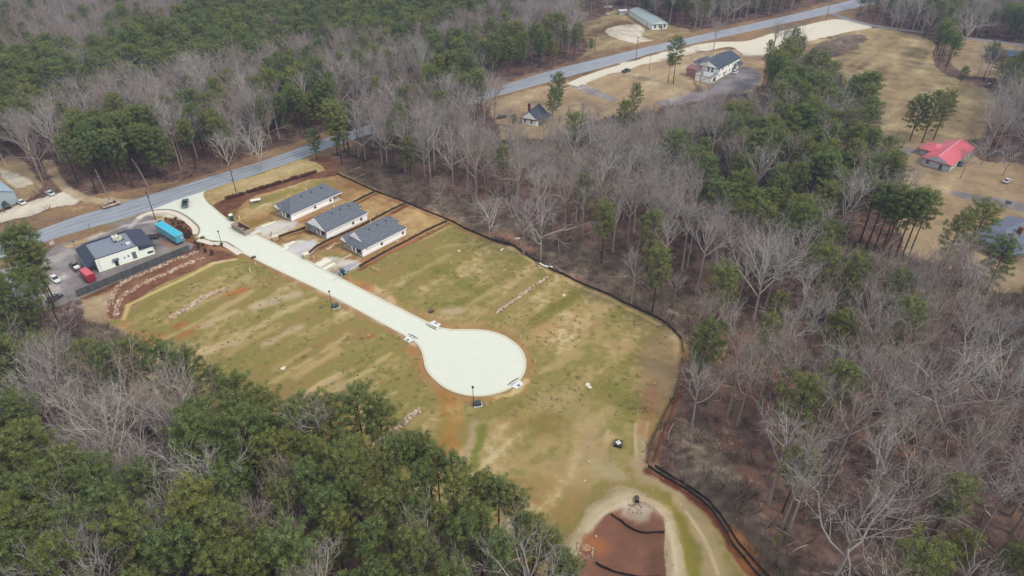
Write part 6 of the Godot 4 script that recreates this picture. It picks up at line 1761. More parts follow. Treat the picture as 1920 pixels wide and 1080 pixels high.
func litter() -> void:
	var rng := RandomNumberGenerator.new()
	rng.seed = 1212
	var mb := MB.new()
	mb.blob(Vector3.ZERO, Vector3(0.22, 0.12, 0.16), rng, 5, 3, 0.3)
	var mesh := mb.mesh()
	mesh.surface_set_material(0, vmat(0.95))
	var spots: Array[Transform3D] = []
	var cols: Array[Color] = []
	for s: Array in [[[Vector2(-41.45, -123.82)], 60.0, 70, 0.0], [[Vector2(5.08, -120.06)], 60.0, 50, 0.0], [[Vector2(28.19, -112.94)], 16.0, 150, 0.3], [[Vector2(10.89, -91.6)], 30.0, 150, 0.1], [[Vector2(-118.76, -144.98)], 14.0, 160, 0.5], [[Vector2(-55, -189.92)], 30.0, 160, 0.1], [[Vector2(-7.85, -125.75)], 20.0, 120, 0.1], [[Vector2(-53.71, -168.21)], 10.0, 90, 0.2], [[Vector2(23.2, -79.06)], 20.0, 90, 0.0], [[Vector2(40.29, -91.6)], 26.0, 120, 0.0]]:
		var c: Vector2 = s[0][0]
		for i: int in s[2]:
			var p := c + Vector2(rng.randfn(), rng.randfn()) * float(s[1]) * 0.5
			if p.distance_to(Vector2(-9.24, -127.73)) < 13.0 or Geometry2D.get_closest_point_to_segment(p, STREET_MID[0], STREET_MID[5]).distance_to(p) < 5.0:
				continue
			var k := rng.randf_range(0.3, 0.7) if rng.randf() > 0.03 else rng.randf_range(1.0, 1.8)
			spots.append(Transform3D(Basis.from_euler(Vector3(rng.randf(), rng.randf() * 6, rng.randf())).scaled(Vector3.ONE * k), on(p, 0.02)))
			cols.append(lin(236, 224, 200) if rng.randf() < 0.25 + s[3] else (lin(150, 112, 78) if rng.randf() < 0.6 else lin(112, 84, 62)))
	var mm := MultiMesh.new()
	mm.transform_format = MultiMesh.TRANSFORM_3D
	mm.use_colors = true
	mm.mesh = mesh
	mm.instance_count = spots.size()
	for i in spots.size():
		mm.set_instance_transform(i, spots[i])
		mm.set_instance_color(i, cols[i])
	var o := MultiMeshInstance3D.new()
	o.name = nm("stone_litter")
	o.multimesh = mm
	add_child(o)
	tag(o, "small pale stones, clods and scraps strewn over the bare ground", "litter", "", "stuff")
	# weed tufts and dead straw in the sown field
	var tm := MB.new()
	for i in 14:
		var a := rng.randf() * TAU
		var p := Vector3(cos(a), 0, sin(a)) * rng.randf_range(0.0, 0.25)
		var up := Vector3(cos(a) * 0.2, rng.randf_range(0.08, 0.18), sin(a) * 0.3)
		var w := Vector3(-sin(a), 0, cos(a)) * 0.05
		tm.tri(p - w, p + w, p + up + Vector3(cos(a), 0, sin(a)) * 0.12, Vector3(-cos(a) * 0.2, 0.9, -sin(a) * 0.2).normalized())
	var tmesh := tm.mesh()
	tmesh.surface_set_material(0, vmat(1.0))
	spots.clear(); cols.clear()
	var inside: PackedVector2Array = PackedVector2Array([Vector2(-98.88, -136.01), Vector2(-95.65, -158.63), Vector2(-81.82, -177.07), Vector2(-50.5, -153.48), Vector2(-24.72, -136.01), Vector2(-12.74, -142.67), Vector2(-35.84, -154.75), Vector2(-57.53, -171.1), Vector2(-44.49, -169.65), Vector2(-20.41, -198.62), Vector2(0, -181.74), Vector2(39.65, -142.67), Vector2(40.15, -123.82), Vector2(27.56, -97.2), Vector2(32.54, -90.93), Vector2(37.32, -79.06), Vector2(38.1, -70.29), Vector2(9.52, -70.29), Vector2(0, -74.55), Vector2(-20.63, -82.63), Vector2(-33.74, -97.2), Vector2(-54.44, -98.66), Vector2(-82.37, -116.44)])
	while spots.size() < 1800:
		var p := Vector2(rng.randf_range(-110, 50), rng.randf_range(-215, -60))
		if not Geometry2D.is_point_in_polygon(p, inside) or p.y > -108.0 or p.distance_to(Vector2(-9.24, -127.73)) < 13.5 or Geometry2D.get_closest_point_to_segment(p, STREET_MID[1], STREET_MID[5]).distance_to(p) < 4.6:
			continue
		var n := NB[(int(p.y * 4.0 + 9000.0) & 511) * 512 + (int(p.x * 4.0 + 9000.0) & 511)]
		if rng.randf() > smoothstep(95, 150, n) + 0.12:
			continue
		spots.append(Transform3D(Basis(Vector3.UP, rng.randf() * 6).scaled(Vector3.ONE * rng.randf_range(0.6, 1.5)), on(p)))
		var k := rng.randf_range(0.7, 1.25)
		cols.append(lin(138 * k, 130 * k, 72 * k) if rng.randf() < 0.8 else lin(156 * k, 138 * k, 88 * k))
	var gm := MultiMesh.new()
	gm.transform_format = MultiMesh.TRANSFORM_3D
	gm.use_colors = true
	gm.mesh = tmesh
	gm.instance_count = spots.size()
	for i in spots.size():
		gm.set_instance_transform(i, spots[i])
		gm.set_instance_color(i, cols[i])
	var go := MultiMeshInstance3D.new()
	go.name = nm("grass")
	go.multimesh = gm
	add_child(go)
	tag(go, "thin olive and straw-coloured grass tufts of the sown field", "grass", "", "stuff")


# ------------------------------------------------------------------ vehicles

func loft(mb: MB, secs: Array) -> void:
	# sections along x: [x, half width, bottom, top, corner]
	var rings := []
	for s: Array in secs:
		var w: float = s[1]; var c: float = s[4]
		rings.append([Vector3(s[0], s[2], -w + c), Vector3(s[0], s[2] + c, -w), Vector3(s[0], s[3] - c, -w), Vector3(s[0], s[3], -w + c), Vector3(s[0], s[3], w - c), Vector3(s[0], s[3] - c, w), Vector3(s[0], s[2] + c, w), Vector3(s[0], s[2], w - c)])
	for i in rings.size() - 1:
		var m := Vector3((secs[i][0] + secs[i + 1][0]) / 2.0, (secs[i][2] + secs[i][3]) / 2.0, 0)
		for k in 8:
			var l := (k + 1) % 8
			mb.quad(rings[i][k], rings[i][l], rings[i + 1][l], rings[i + 1][k], (rings[i][k] + rings[i + 1][l]) / 2.0 - m)
	for e in [0, rings.size() - 1]:
		for k in range(1, 7):
			mb.face(rings[e][0], rings[e][k], rings[e][k + 1], Vector3(-1 if e == 0 else 1, 0, 0))


func wheels(o: Node3D, xs: Array, z: float, r: float) -> void:
	var t := MB.new()
	t.tube([Vector3(0, 0, -0.12), Vector3(0, 0, -0.1), Vector3(0, 0, 0.1), Vector3(0, 0, 0.12)], [r * 0.85, r, r, r * 0.85], 14, true)
	var tm := t.mesh()
	var h := MB.new()
	h.tube([Vector3(0, 0, -0.135), Vector3(0, 0, 0.135)], [r * 0.58, r * 0.58], 10, true)
	var hm := h.mesh()
	for x: float in xs:
		for s in [-1, 1]:
			var w := part("wheel", tm, paint(34, 34, 36, 0.9), o)
			w.position = Vector3(x, r, z * s)
			part("rim", hm, paint(150, 152, 156, 0.35), w)


func lights_of(o: Node3D, xf: float, xb: float, y: float, z: float) -> void:
	for s in [-1, 1]:
		var f := MB.new()
		f.box(xf - 0.08, xf + 0.02, y - 0.09, y + 0.09, s * z - 0.18, s * z + 0.18)
		part("headlight", f, paint(226, 230, 234, 0.15), o)
		var b := MB.new()
		b.box(xb - 0.02, xb + 0.08, y - 0.05, y + 0.15, s * z - 0.14, s * z + 0.14)
		part("tail_light", b, paint(140, 36, 34, 0.3), o)


func car_paint(r: float, g: float, b: float) -> StandardMaterial3D:
	var key := "car%d_%d_%d" % [r, g, b]
	if not mats.has(key):
		var m := StandardMaterial3D.new()
		m.albedo_color = lin(r, g, b).linear_to_srgb()
		m.roughness = 0.35
		m.clearcoat_enabled = true
		m.clearcoat = 0.8
		m.clearcoat_roughness = 0.1
		mats[key] = m
	return mats[key]


func car(called: String, label: String, back: Vector2, front: Vector2, c: Array, up := 0.0, tall := false) -> void:
	var mid := (back + front) / 2
	var o := thing(called, label, "car", on(mid, up), turn_to(back, front))
	var m := car_paint(c[0], c[1], c[2])
	var k := 0.28 if tall else 0.0
	var b := MB.new()
	loft(b, [[-2.3, 0.72, 0.42, 0.82 + k, 0.1], [-2.18, 0.88, 0.3, 0.98 + k, 0.12], [-1.3, 0.92, 0.24, 1.02 + k, 0.1], [0.9, 0.92, 0.24, 1.0 + k, 0.1], [1.9, 0.88, 0.26, 0.86 + k, 0.12], [2.3, 0.72, 0.36, 0.72 + k, 0.1]])
	part("body", b, m, o)
	var g := MB.new()
	if tall:
		loft(g, [[-2.15, 0.68, 1.2, 1.3, 0.03], [-1.85, 0.72, 1.2, 1.78, 0.1], [0.35, 0.72, 1.2, 1.8, 0.1], [1.15, 0.68, 1.2, 1.32, 0.03]])
	else:
		loft(g, [[-1.85, 0.66, 0.95, 1.03, 0.03], [-1.1, 0.7, 0.95, 1.42, 0.1], [0.3, 0.7, 0.95, 1.44, 0.1], [1.15, 0.66, 0.95, 1.04, 0.03]])
	part("windows", g, paint(36, 42, 50, 0.12), o)
	var r := MB.new()
	var ry := 1.74 if tall else 1.38
	loft(r, [[-1.8 if tall else -1.05, 0.62, ry, ry + 0.1, 0.04], [0.3, 0.62, ry + 0.02, ry + 0.12, 0.04]])
	for x: float in [-1.12, -0.2]:
		for s in [-1, 1]:
			r.box(x - 0.05, x + 0.05, 0.98 + k, ry + 0.04, s * 0.71 - 0.02, s * 0.71 + 0.02)
	part("roof", r, m, o)
	for s in [-1, 1]:
		var mi := MB.new()
		mi.box(0.72, 0.9, 1.02 + k, 1.16 + k, s * 1.0 - 0.1, s * 1.0 + 0.1)
		part("mirror", mi, m, o)
	lights_of(o, 2.22, -2.26, 0.68 + k, 0.6)
	wheels(o, [-1.4, 1.4], 0.86, 0.33 + k * 0.2)


func pickup(called: String, label: String, back: Vector2, front: Vector2, c: Array, up := 0.0, cargo := false) -> void:
	var mid := (back + front) / 2
	var o := thing(called, label, "pickup truck", on(mid, up), turn_to(back, front))
	var m := car_paint(c[0], c[1], c[2])
	var b := MB.new()
	loft(b, [[-0.55, 0.96, 0.42, 1.15, 0.08], [1.2, 0.96, 0.42, 1.15, 0.1], [2.4, 0.94, 0.44, 1.12, 0.12], [2.85, 0.84, 0.5, 0.98, 0.12]])
	part("body", b, m, o)
	var bed := MB.new()
	bed.box(-2.85, -0.56, 0.55, 0.68, -0.94, 0.94)
	bed.box(-2.85, -0.56, 0.68, 1.2, 0.84, 0.96)
	bed.box(-2.85, -0.56, 0.68, 1.2, -0.96, -0.84)
	bed.box(-2.9, -2.8, 0.6, 1.18, -0.84, 0.84)
	part("bed", bed, m, o)
	var li := MB.new()
	li.box(-2.79, -0.57, 0.682, 0.7, -0.83, 0.83)
	part("bed_liner", li, paint(52, 52, 54, 0.9), o)
	var g := MB.new()
	loft(g, [[-0.6, 0.78, 1.1, 1.2, 0.03], [-0.42, 0.78, 1.1, 1.78, 0.1], [1.0, 0.78, 1.1, 1.8, 0.1], [1.75, 0.74, 1.1, 1.18, 0.03]])
	part("windows", g, paint(36, 42, 50, 0.12), o)
	var r := MB.new()
	loft(r, [[-0.42, 0.7, 1.76, 1.86, 0.04], [0.95, 0.7, 1.77, 1.87, 0.04]])
	for x: float in [-0.4, 0.35]:
		for s in [-1, 1]:
			r.box(x - 0.06, x + 0.06, 1.12, 1.8, s * 0.79 - 0.02, s * 0.79 + 0.02)
	part("roof", r, m, o)
	for s in [-1, 1]:
		var mi := MB.new()
		mi.box(1.2, 1.38, 1.2, 1.4, s * 1.08 - 0.12, s * 1.08 + 0.12)
		part("mirror", mi, paint(40, 40, 42, 0.5), o)
	var bp := MB.new()
	bp.box(2.82, 2.95, 0.45, 0.65, -0.85, 0.85)
	bp.box(-3.05, -2.9, 0.48, 0.66, -0.88, 0.88)
	part("bumper", bp, paint(150, 150, 152, 0.3), o)
	lights_of(o, 2.86, -2.92, 0.84, 0.68)
	wheels(o, [-1.75, 1.85], 0.86, 0.4)
	if cargo:
		var l := MB.new()
		l.box(-2.4, -0.9, 0.7, 1.35, -0.7, 0.7)
		part("toolbox", l, paint(236, 238, 240, 0.5), o)


func build_vehicles() -> void:
	pickup("pickup_truck", "tan pickup truck at the edge of the main road", Vector2(-139.74, -207.53), Vector2(-136.44, -210.63), [208, 184, 166], 0.1)
	pickup("pickup_truck", "blue-grey pickup truck in the mouth of the concrete street", Vector2(-111.93, -207.15), Vector2(-113.94, -212.99), [92, 120, 136], 0.12)
	pickup("pickup_truck", "black pickup with a white toolbox, hitched by the red trailer", Vector2(-128.26, -168.5), Vector2(-131.99, -171.98), [46, 48, 54], 0.0, true)
	pickup("pickup_truck", "dark pickup truck parked on the gravel loop above the dry yard", Vector2(56.79, -354.11), Vector2(62.54, -359.43), [76, 80, 92], 0.0)
	car("parked_car", "white and green car at the far end of the shop forecourt", Vector2(-162.32, -216.62), Vector2(-166.38, -219.5), [206, 222, 222])
	car("parked_car", "white car beside the black car at the blue metal shop", Vector2(-168.56, -209.84), Vector2(-172.59, -212.6), [226, 228, 230])
	car("parked_car", "black car nearest the wall of the blue metal shop", Vector2(-172.29, -207.15), Vector2(-176.5, -209.84), [42, 46, 56], 0.0, true)
	car("parked_car", "white car at the lower corner of the worn lot", Vector2(-134.3, -165.12), Vector2(-130.93, -162.37), [224, 228, 230])
	car("parked_car", "white car half hidden under the pines at the lot's left end", Vector2(-141.8, -165.96), Vector2(-138.03, -162.64), [218, 224, 228], 0.0, true)
	car("parked_car", "silver car seen through the pines at the left edge", Vector2(-146.34, -169.94), Vector2(-142.77, -167.08), [198, 206, 214])
	car("parked_car", "dark car in the scrub just below the worn lot", Vector2(-128.19, -153.23), Vector2(-127.05, -155.51), [54, 54, 62])
	car("parked_car", "white car by the entrance of the large white house", Vector2(113.17, -351.49), Vector2(118.73, -356.75), [230, 232, 234], 0.0, true)
	car("parked_car", "white car in the clearing behind the long metal building", Vector2(61.7, -475.26), Vector2(65.93, -481.06), [228, 232, 234])
	car("parked_car", "dark car in the trees beside the white cottage", Vector2(-5.44, -291.2), Vector2(-2.86, -293.13), [58, 60, 68])
	car("parked_car", "dark blue car under the porch of the red-roofed house", Vector2(170.97, -240.89), Vector2(175.11, -244.76), [70, 90, 100])
	car("parked_car", "pale car in the bare yard at the right edge", Vector2(180.4, -226.74), Vector2(183.47, -228.94), [220, 214, 212])
	car("parked_car", "red car by the dark shrubs on the right of the pasture", Vector2(233.68, -332.46), Vector2(238.15, -335.65), [130, 50, 56])
	# open dark utility trailer beside the shop
	var ut := thing("utility_trailer", "small dark open trailer between the shop and the blue trailer", "trailer", on(Vector2(-114.48, -187.58)), 0.2)
	var um := MB.new()
	um.box(-1.8, 1.8, 0.5, 0.62, -1.0, 1.0)
	um.box(-1.8, 1.8, 0.62, 1.0, 0.94, 1.0)
	um.box(-1.8, 1.8, 0.62, 1.0, -1.0, -0.94)
	um.box(1.74, 1.8, 0.62, 1.0, -0.94, 0.94)
	um.box(1.8, 3.0, 0.5, 0.58, -0.06, 0.06)
	part("bed", um, paint(66, 56, 60, 0.8), ut)
	wheels(ut, [0.0], 1.1, 0.36)
	# bright blue semi trailer
	var a := Vector2(-104.69, -182.69); var b := Vector2(-114.4, -190.59)
	var o := thing("semi_trailer", "long bright cyan box trailer behind the dark board fence", "trailer", on(a), turn_to(a, b))
	var cy := grainy("cyan_side", 110, 184, 204, 0.06, 3.0, 0.5)
	var bright := grainy("cyan_top", 40, 186, 220, 0.05, 6.0, 0.5)
	var bm := MB.new()
	bm.box(0.0, 12.5, 1.0, 3.5, 0.0, 2.6)
	part("box_body", bm, cy, o)
	var tm := MB.new()
	tm.box(0.25, 12.25, 3.5, 3.58, 0.25, 2.35)
	part("roof_panel", tm, bright, o)
	var edge := MB.new()
	for z: float in [-0.02, 2.44]:
		edge.box(-0.03, 12.53, 3.42, 3.6, z, z + 0.18)
	for x: float in [-0.03, 12.35]:
		edge.box(x, x + 0.18, 3.42, 3.6, 0.16, 2.44)
	part("roof_edge", edge, paint(126, 222, 226, 0.4), o)
	for i in 15:
		for z: float in [-0.05, 2.6]:
			var r := MB.new()
			r.box(0.3 + i * 0.84, 0.38 + i * 0.84, 1.05, 3.4, z, z + 0.05)
			part("rib", r, paint(150, 206, 218, 0.5), o)
	for z: float in [0.08, 1.33]:
		var d := MB.new()
		d.box(-0.06, 0.0, 1.1, 3.38, z, z + 1.19)
		part("rear_door", d, paint(96, 176, 204, 0.5), o)
	var lb := MB.new()
	for k in 3:
		lb.box(-0.075, -0.062, 2.0 + k * 0.4, 2.22 + k * 0.4, 1.5, 2.2 - k * 0.15)
	part("lettering", lb, paint(222, 238, 242, 0.5), o)
	var fr := MB.new()
	fr.box(0.2, 12.3, 0.78, 1.0, 0.7, 1.9)
	fr.box(9.6, 9.8, 0.0, 0.78, 0.6, 0.8)
	fr.box(9.6, 9.8, 0.0, 0.78, 1.8, 2.0)
	part("chassis", fr, paint(58, 60, 66, 0.8), o)
	for x: float in [1.6, 2.9]:
		for z: float in [0.2, 2.4]:
			var w := MB.new()
			w.tube([Vector3(x, 0.5, z - 0.2), Vector3(x, 0.5, z + 0.2)], [0.5, 0.5], 14, true)
			part("wheel", w, paint(34, 34, 36, 0.9), o)
	# red box trailer
	var ra := Vector2(-121.95, -161.7); var rb := Vector2(-126.48, -165.68)
	var rt := thing("red_trailer", "red enclosed trailer hitched behind the black pickup", "trailer", on(ra), turn_to(ra, rb))
	var red := grainy("red_side", 178, 54, 74, 0.07, 3.0, 0.45)
	var rm := MB.new()
	loft(rm, [[0.0, 1.18, 0.5, 2.75, 0.18], [5.0, 1.18, 0.5, 2.75, 0.18], [5.7, 0.9, 0.6, 2.6, 0.18]])
	var rbod := part("box_body", rm, red, rt)
	rbod.position.z = 1.2
	var rtop := MB.new()
	rtop.box(0.15, 4.95, 2.75, 2.82, 0.25, 2.15)
	part("roof_panel", rtop, grainy("red_top", 214, 84, 100, 0.05, 4.0, 0.45), rt)
	var rd := MB.new()
	rd.box(-0.05, 0.0, 0.7, 2.5, 0.3, 1.16)
	rd.box(-0.05, 0.0, 0.7, 2.5, 1.22, 2.1)
	part("rear_door", rd, paint(168, 52, 72, 0.45), rt)
	var tg := MB.new()
	tg.tube([Vector3(5.6, 0.6, 1.2), Vector3(7.0, 0.55, 1.2)], [0.08, 0.06], 6)
	part("tow_bar", tg, paint(60, 60, 62, 0.6), rt)
	for x: float in [2.1, 3.0]:
		for z: float in [0.1, 2.3]:
			var w := MB.new()
			w.tube([Vector3(x, 0.36, z - 0.12), Vector3(x, 0.36, z + 0.12)], [0.36, 0.36], 12, true)
			part("wheel", w, paint(34, 34, 36, 0.9), rt)
	# low flat trailer in the clearing
	var ft := thing("flat_trailer", "white flat trailer at the wood's edge beyond the long building", "trailer", on(Vector2(66.24, -496.12)), 0.1)
	var fm := MB.new()
	fm.box(-2.6, 2.6, 0.7, 1.5, -1.1, 1.1)
	part("deck", fm, paint(220, 226, 230, 0.6), ft)
	wheels(ft, [-0.6, 0.6], 1.15, 0.36)


# ------------------------------------------------------------------ poles and wires

func pole(label: String, p: Vector2, h: float, turn: float, arms: int, r := 0.16, c := [74, 62, 58], lean := 0.0) -> Vector3:
	var o := thing("utility_pole", label, "utility pole", on(p), turn, "utility poles along the roads")
	o.rotation.z = lean
	var m := paint(c[0], c[1], c[2], 0.95)
	var mb := MB.new()
	mb.tube([Vector3(0, -0.3, 0), Vector3(0, h * 0.5, 0), Vector3(0, h, 0)], [r, r * 0.85, r * 0.65], 8, true)
	part("shaft", mb, m, o)
	for k in arms:
		var y := h - 0.5 - k * 1.1
		var am := MB.new()
		am.box(-0.07, 0.07, y - 0.07, y + 0.07, -1.2, 1.2)
		var arm := part("crossarm", am, m, o)
		for z: float in [-1.1, -0.4, 0.4, 1.1]:
			var im := MB.new()
			im.tube([Vector3(0, y + 0.07, z), Vector3(0, y + 0.3, z)], [0.07, 0.05], 6, true)
			part("insulator", im, paint(200, 196, 190, 0.4), arm)
	if arms > 0:
		var tr := MB.new()
		tr.tube([Vector3(0.35, h - 2.9, 0), Vector3(0.35, h - 1.9, 0)], [0.26, 0.26], 10, true)
		part("pole_transformer", tr, paint(150, 152, 156, 0.5), o)
	return on(p, h - 0.4)


func span(label: String, a: Vector3, b: Vector3, sag: float) -> void:
	var d := (b - a).normalized()
	var side := Vector3(-d.z, 0, d.x)
	var o := thing("overhead_wire", label, "overhead wire", a, 0.0, "wires strung along the main road")
	for k: float in [-1.0, 0.0, 1.0]:
		var pts := []
		var rad := []
		for i in 13:
			var u := i / 12.0
			pts.append((b - a) * u + side * k - Vector3(0, sag * 4 * u * (1 - u) + (1.6 if k == 0.0 else 0.0), 0))
			rad.append(0.025)
		var mb := MB.new()
		mb.tube(pts, rad, 3)
		part("cable", mb, paint(40, 40, 44, 0.6), o)


func build_poles() -> void:
	var t := turn_to(Vector2(-141.77, -198.26), Vector2(-97.58, -238.99))
	var p2 := pole("dark pole at the dry grass patch by the street entrance", Vector2(-118.99, -199.7), 11.2, t, 1)
	var p3 := pole("dark pole on the dry lawn above the red mulch strip", Vector2(-97.91, -217.85), 11.2, t, 1)
	var p1 := pole("grey slanting pole at the dirt track left of the main road", Vector2(-141.49, -214.19), 11.8, t, 0, 0.2, [150, 134, 126], 0.07)
	pole("pale pole near the blue metal shop at the left edge", Vector2(-194.16, -241.37), 10.0, t, 0, 0.2, [196, 190, 190], 0.05)
	var p0 := pole("dark pole at the road's left end beside the pines", Vector2(-150.71, -180.16), 10.5, t, 1)
	var p4 := pole("dark pole in the woods where the road disappears", Vector2(-64, -249.22), 11.5, t, 1)
	var p5 := pole("dark pole on the roadside strip in front of the gravel forecourt", Vector2(67.7, -377.18), 12.5, t, 1)
	pole("thin dark pole in the brown grass beyond the road", Vector2(46.83, -393.29), 9.5, t, 0)
	pole("thin pole at the tip of the dry lawn by the gravel loop", Vector2(72.07, -359.43), 9.0, t, 0, 0.12, [110, 84, 78])
	var p6 := pole("tall pole with street-light arm at the side road turning", Vector2(204.27, -464.01), 13.5, t, 1, 0.2, [104, 92, 92])
	span("wires from the left road end to the entrance pole", p0, p2, 1.2)
	span("wires from the entrance pole to the lawn pole", p2, p3, 1.2)
	span("wires from the lawn pole into the woods", p3, p4, 1.6)
	span("wires from the woods pole to the forecourt pole", p4, p5, 2.5)
	span("wires from the forecourt pole to the side road pole", p5, p6, 2.5)
	# broken dead trunk standing at the wood's edge
	var db := Vector2(-131.78, -223.72)
	var dt := thing("dead_trunk", "pale leaning dead trunk at the wood's edge beside the main road", "tree trunk", on(db), 0.0)
	var mb := MB.new()
	mb.tube([Vector3(0, -0.2, 0), Vector3(-0.9, 3.5, -0.2), Vector3(-1.6, 7, -0.3), Vector3(-2.8, 11.0, -0.4)], [0.24, 0.2, 0.16, 0.08], 7, true)
	part("trunk", mb, paint(150, 136, 128, 0.95), dt)
	var br := MB.new()
	br.tube([Vector3(-1.7, 7.4, -0.3), Vector3(-2.5, 8.4, 0.5)], [0.08, 0.02], 4)
	part("branch_stub", br, paint(150, 136, 128, 0.95), dt)
	# two small road signs
	for s: Array in [[Vector2(-137.67, -193.33), "small sign on a thin post at the main road's verge by the shop"], [Vector2(-107.83, -215.4), "small red marker sign at the dry lawn's edge by the street mouth"]]:
		var sg := thing("road_sign", s[1], "sign", on(s[0]), t + 1.2)
		var sm := MB.new()
		sm.tube([Vector3(0, -0.1, 0), Vector3(0, 1.9, 0)], [0.05, 0.05], 5)
		part("post", sm, paint(120, 110, 106, 0.6), sg)
		var sp := MB.new()
		sp.box(-0.4, 0.4, 1.3, 1.95, 0.05, 0.08)
		part("panel", sp, paint(150, 96, 84, 0.6), sg)
	var ps := thing("pylon_sign", "leaning pale sign board on the verge in front of the shop", "sign", on(Vector2(-143.13, -181.74)), t + 0.6)
	for x: float in [-0.6, 0.6]:
		var pm := MB.new()
		pm.tube([Vector3(x, -0.1, 0), Vector3(x, 2.4, 0)], [0.07, 0.06], 5)
		part("post", pm, paint(190, 176, 166, 0.8), ps)
	var pb := MB.new()
	pb.box(-0.8, 0.8, 1.2, 2.5, 0.08, 0.16)
	part("panel", pb, paint(214, 196, 186, 0.7), ps)
	var mbx := thing("mailbox", "dark mailbox on a post at the verge in front of the shop", "mailbox", on(Vector2(-137.64, -183.66)), t)
	var mp := MB.new()
	mp.box(-0.06, 0.06, 0, 1.0, -0.06, 0.06)
	part("post", mp, paint(96, 76, 66, 0.9), mbx)
	var mx := MB.new()
	loft(mx, [[-0.35, 0.18, 1.0, 1.35, 0.08], [0.35, 0.18, 1.0, 1.35, 0.08]])
	part("box_body", mx, paint(50, 44, 46, 0.5), mbx)



# ------------------------------------------------------------------ trees

func pine_meshes(seed_: int, h: float, cr: float, start: float, dense := 1.0) -> Array:
	# a loblolly pine: straight trunk, whorls of boughs, needle tufts in clumps
	var rng := RandomNumberGenerator.new()
	rng.seed = seed_
	var t := MB.new()
	var c := MB.new()
	var pts := []
	var rad := []
	var bend := Vector3(rng.randf_range(-0.5, 0.5), 0, rng.randf_range(-0.5, 0.5))
	for i in 8:
		var u := i / 7.0
		pts.append(Vector3(0, h * 0.97 * u - 0.3, 0) + bend * sin(u * 2.6) * u)
		rad.append(lerpf(0.26, 0.05, u))
	t.col = lin(112, 88, 74)
	t.tube(pts, rad, 6)
	var n := int(52 * dense)
	var lop := rng.randf() * TAU
	for i in n:
		var u := (i + 0.5) / n
		var y := lerpf(start, 0.985, pow(u, 0.9)) * h
		var prof := sqrt(maxf(0.0, 1.0 - pow((u - 0.32) / 0.7, 2.0))) if u > 0.32 else lerpf(0.55, 1.0, u / 0.32)
		var ang := i * 2.399 + rng.randf_range(-0.4, 0.4)
		var len := cr * prof * rng.randf_range(0.68, 1.1) * (1.0 + 0.18 * cos(ang - lop)) + 0.25
		var up := lerpf(0.05, 0.9, u) + rng.randf_range(-0.12, 0.12)
		var d := Vector3(cos(ang), up, sin(ang)).normalized()
		var at := Vector3(0, y, 0) + bend * sin(y / h * 2.6) * (y / h)
		t.col = lin(104, 86, 74)
		t.tube([at, at + d * len * 0.55 + Vector3(0, -0.1, 0), at + d * len], [0.07, 0.045, 0.015], 3)
		var k := maxi(2, int(len * 1.7 * dense))
		for j in k:
			var f := lerpf(0.38, 1.0, (j + 0.5) / k)
			var cp := at + d * len * f + Vector3(rng.randf_range(-0.6, 0.6), rng.randf_range(-0.15, 0.35), rng.randf_range(-0.6, 0.6))
			var r := rng.randf_range(0.5, 0.85)
			var tone := rng.randf_range(0.84, 1.16)
			var warm := rng.randf_range(-0.06, 0.06)
			for q in 52:
				var e := Vector3(rng.randfn(), rng.randfn() * 0.8 + 0.35, rng.randfn()).normalized()
				var p := cp + e * r * rng.randf_range(0.25, 0.75)
				var s := tone * rng.randf_range(0.85, 1.15)
				c.col = lin(150 * s * (1 + warm), 160 * s, 96 * s * (1 - warm))
				var w := e.cross(Vector3(rng.randfn(), rng.randfn(), rng.randfn())).normalized()
				var run := (w.cross(e) + e * rng.randf_range(0.1, 0.8)).normalized()
				var tip := p + run * rng.randf_range(0.2, 0.36)
				w *= rng.randf_range(0.035, 0.06)
				var g := w.cross(tip - p).normalized()
				if g.dot(e + Vector3(0, 0.5, 0)) < 0.0:
					g = -g
				c.tri(p - w, p + w, tip, (g * 0.5 + e * 0.8 + Vector3(0, 0.8, 0)).normalized())
	return [t, c]


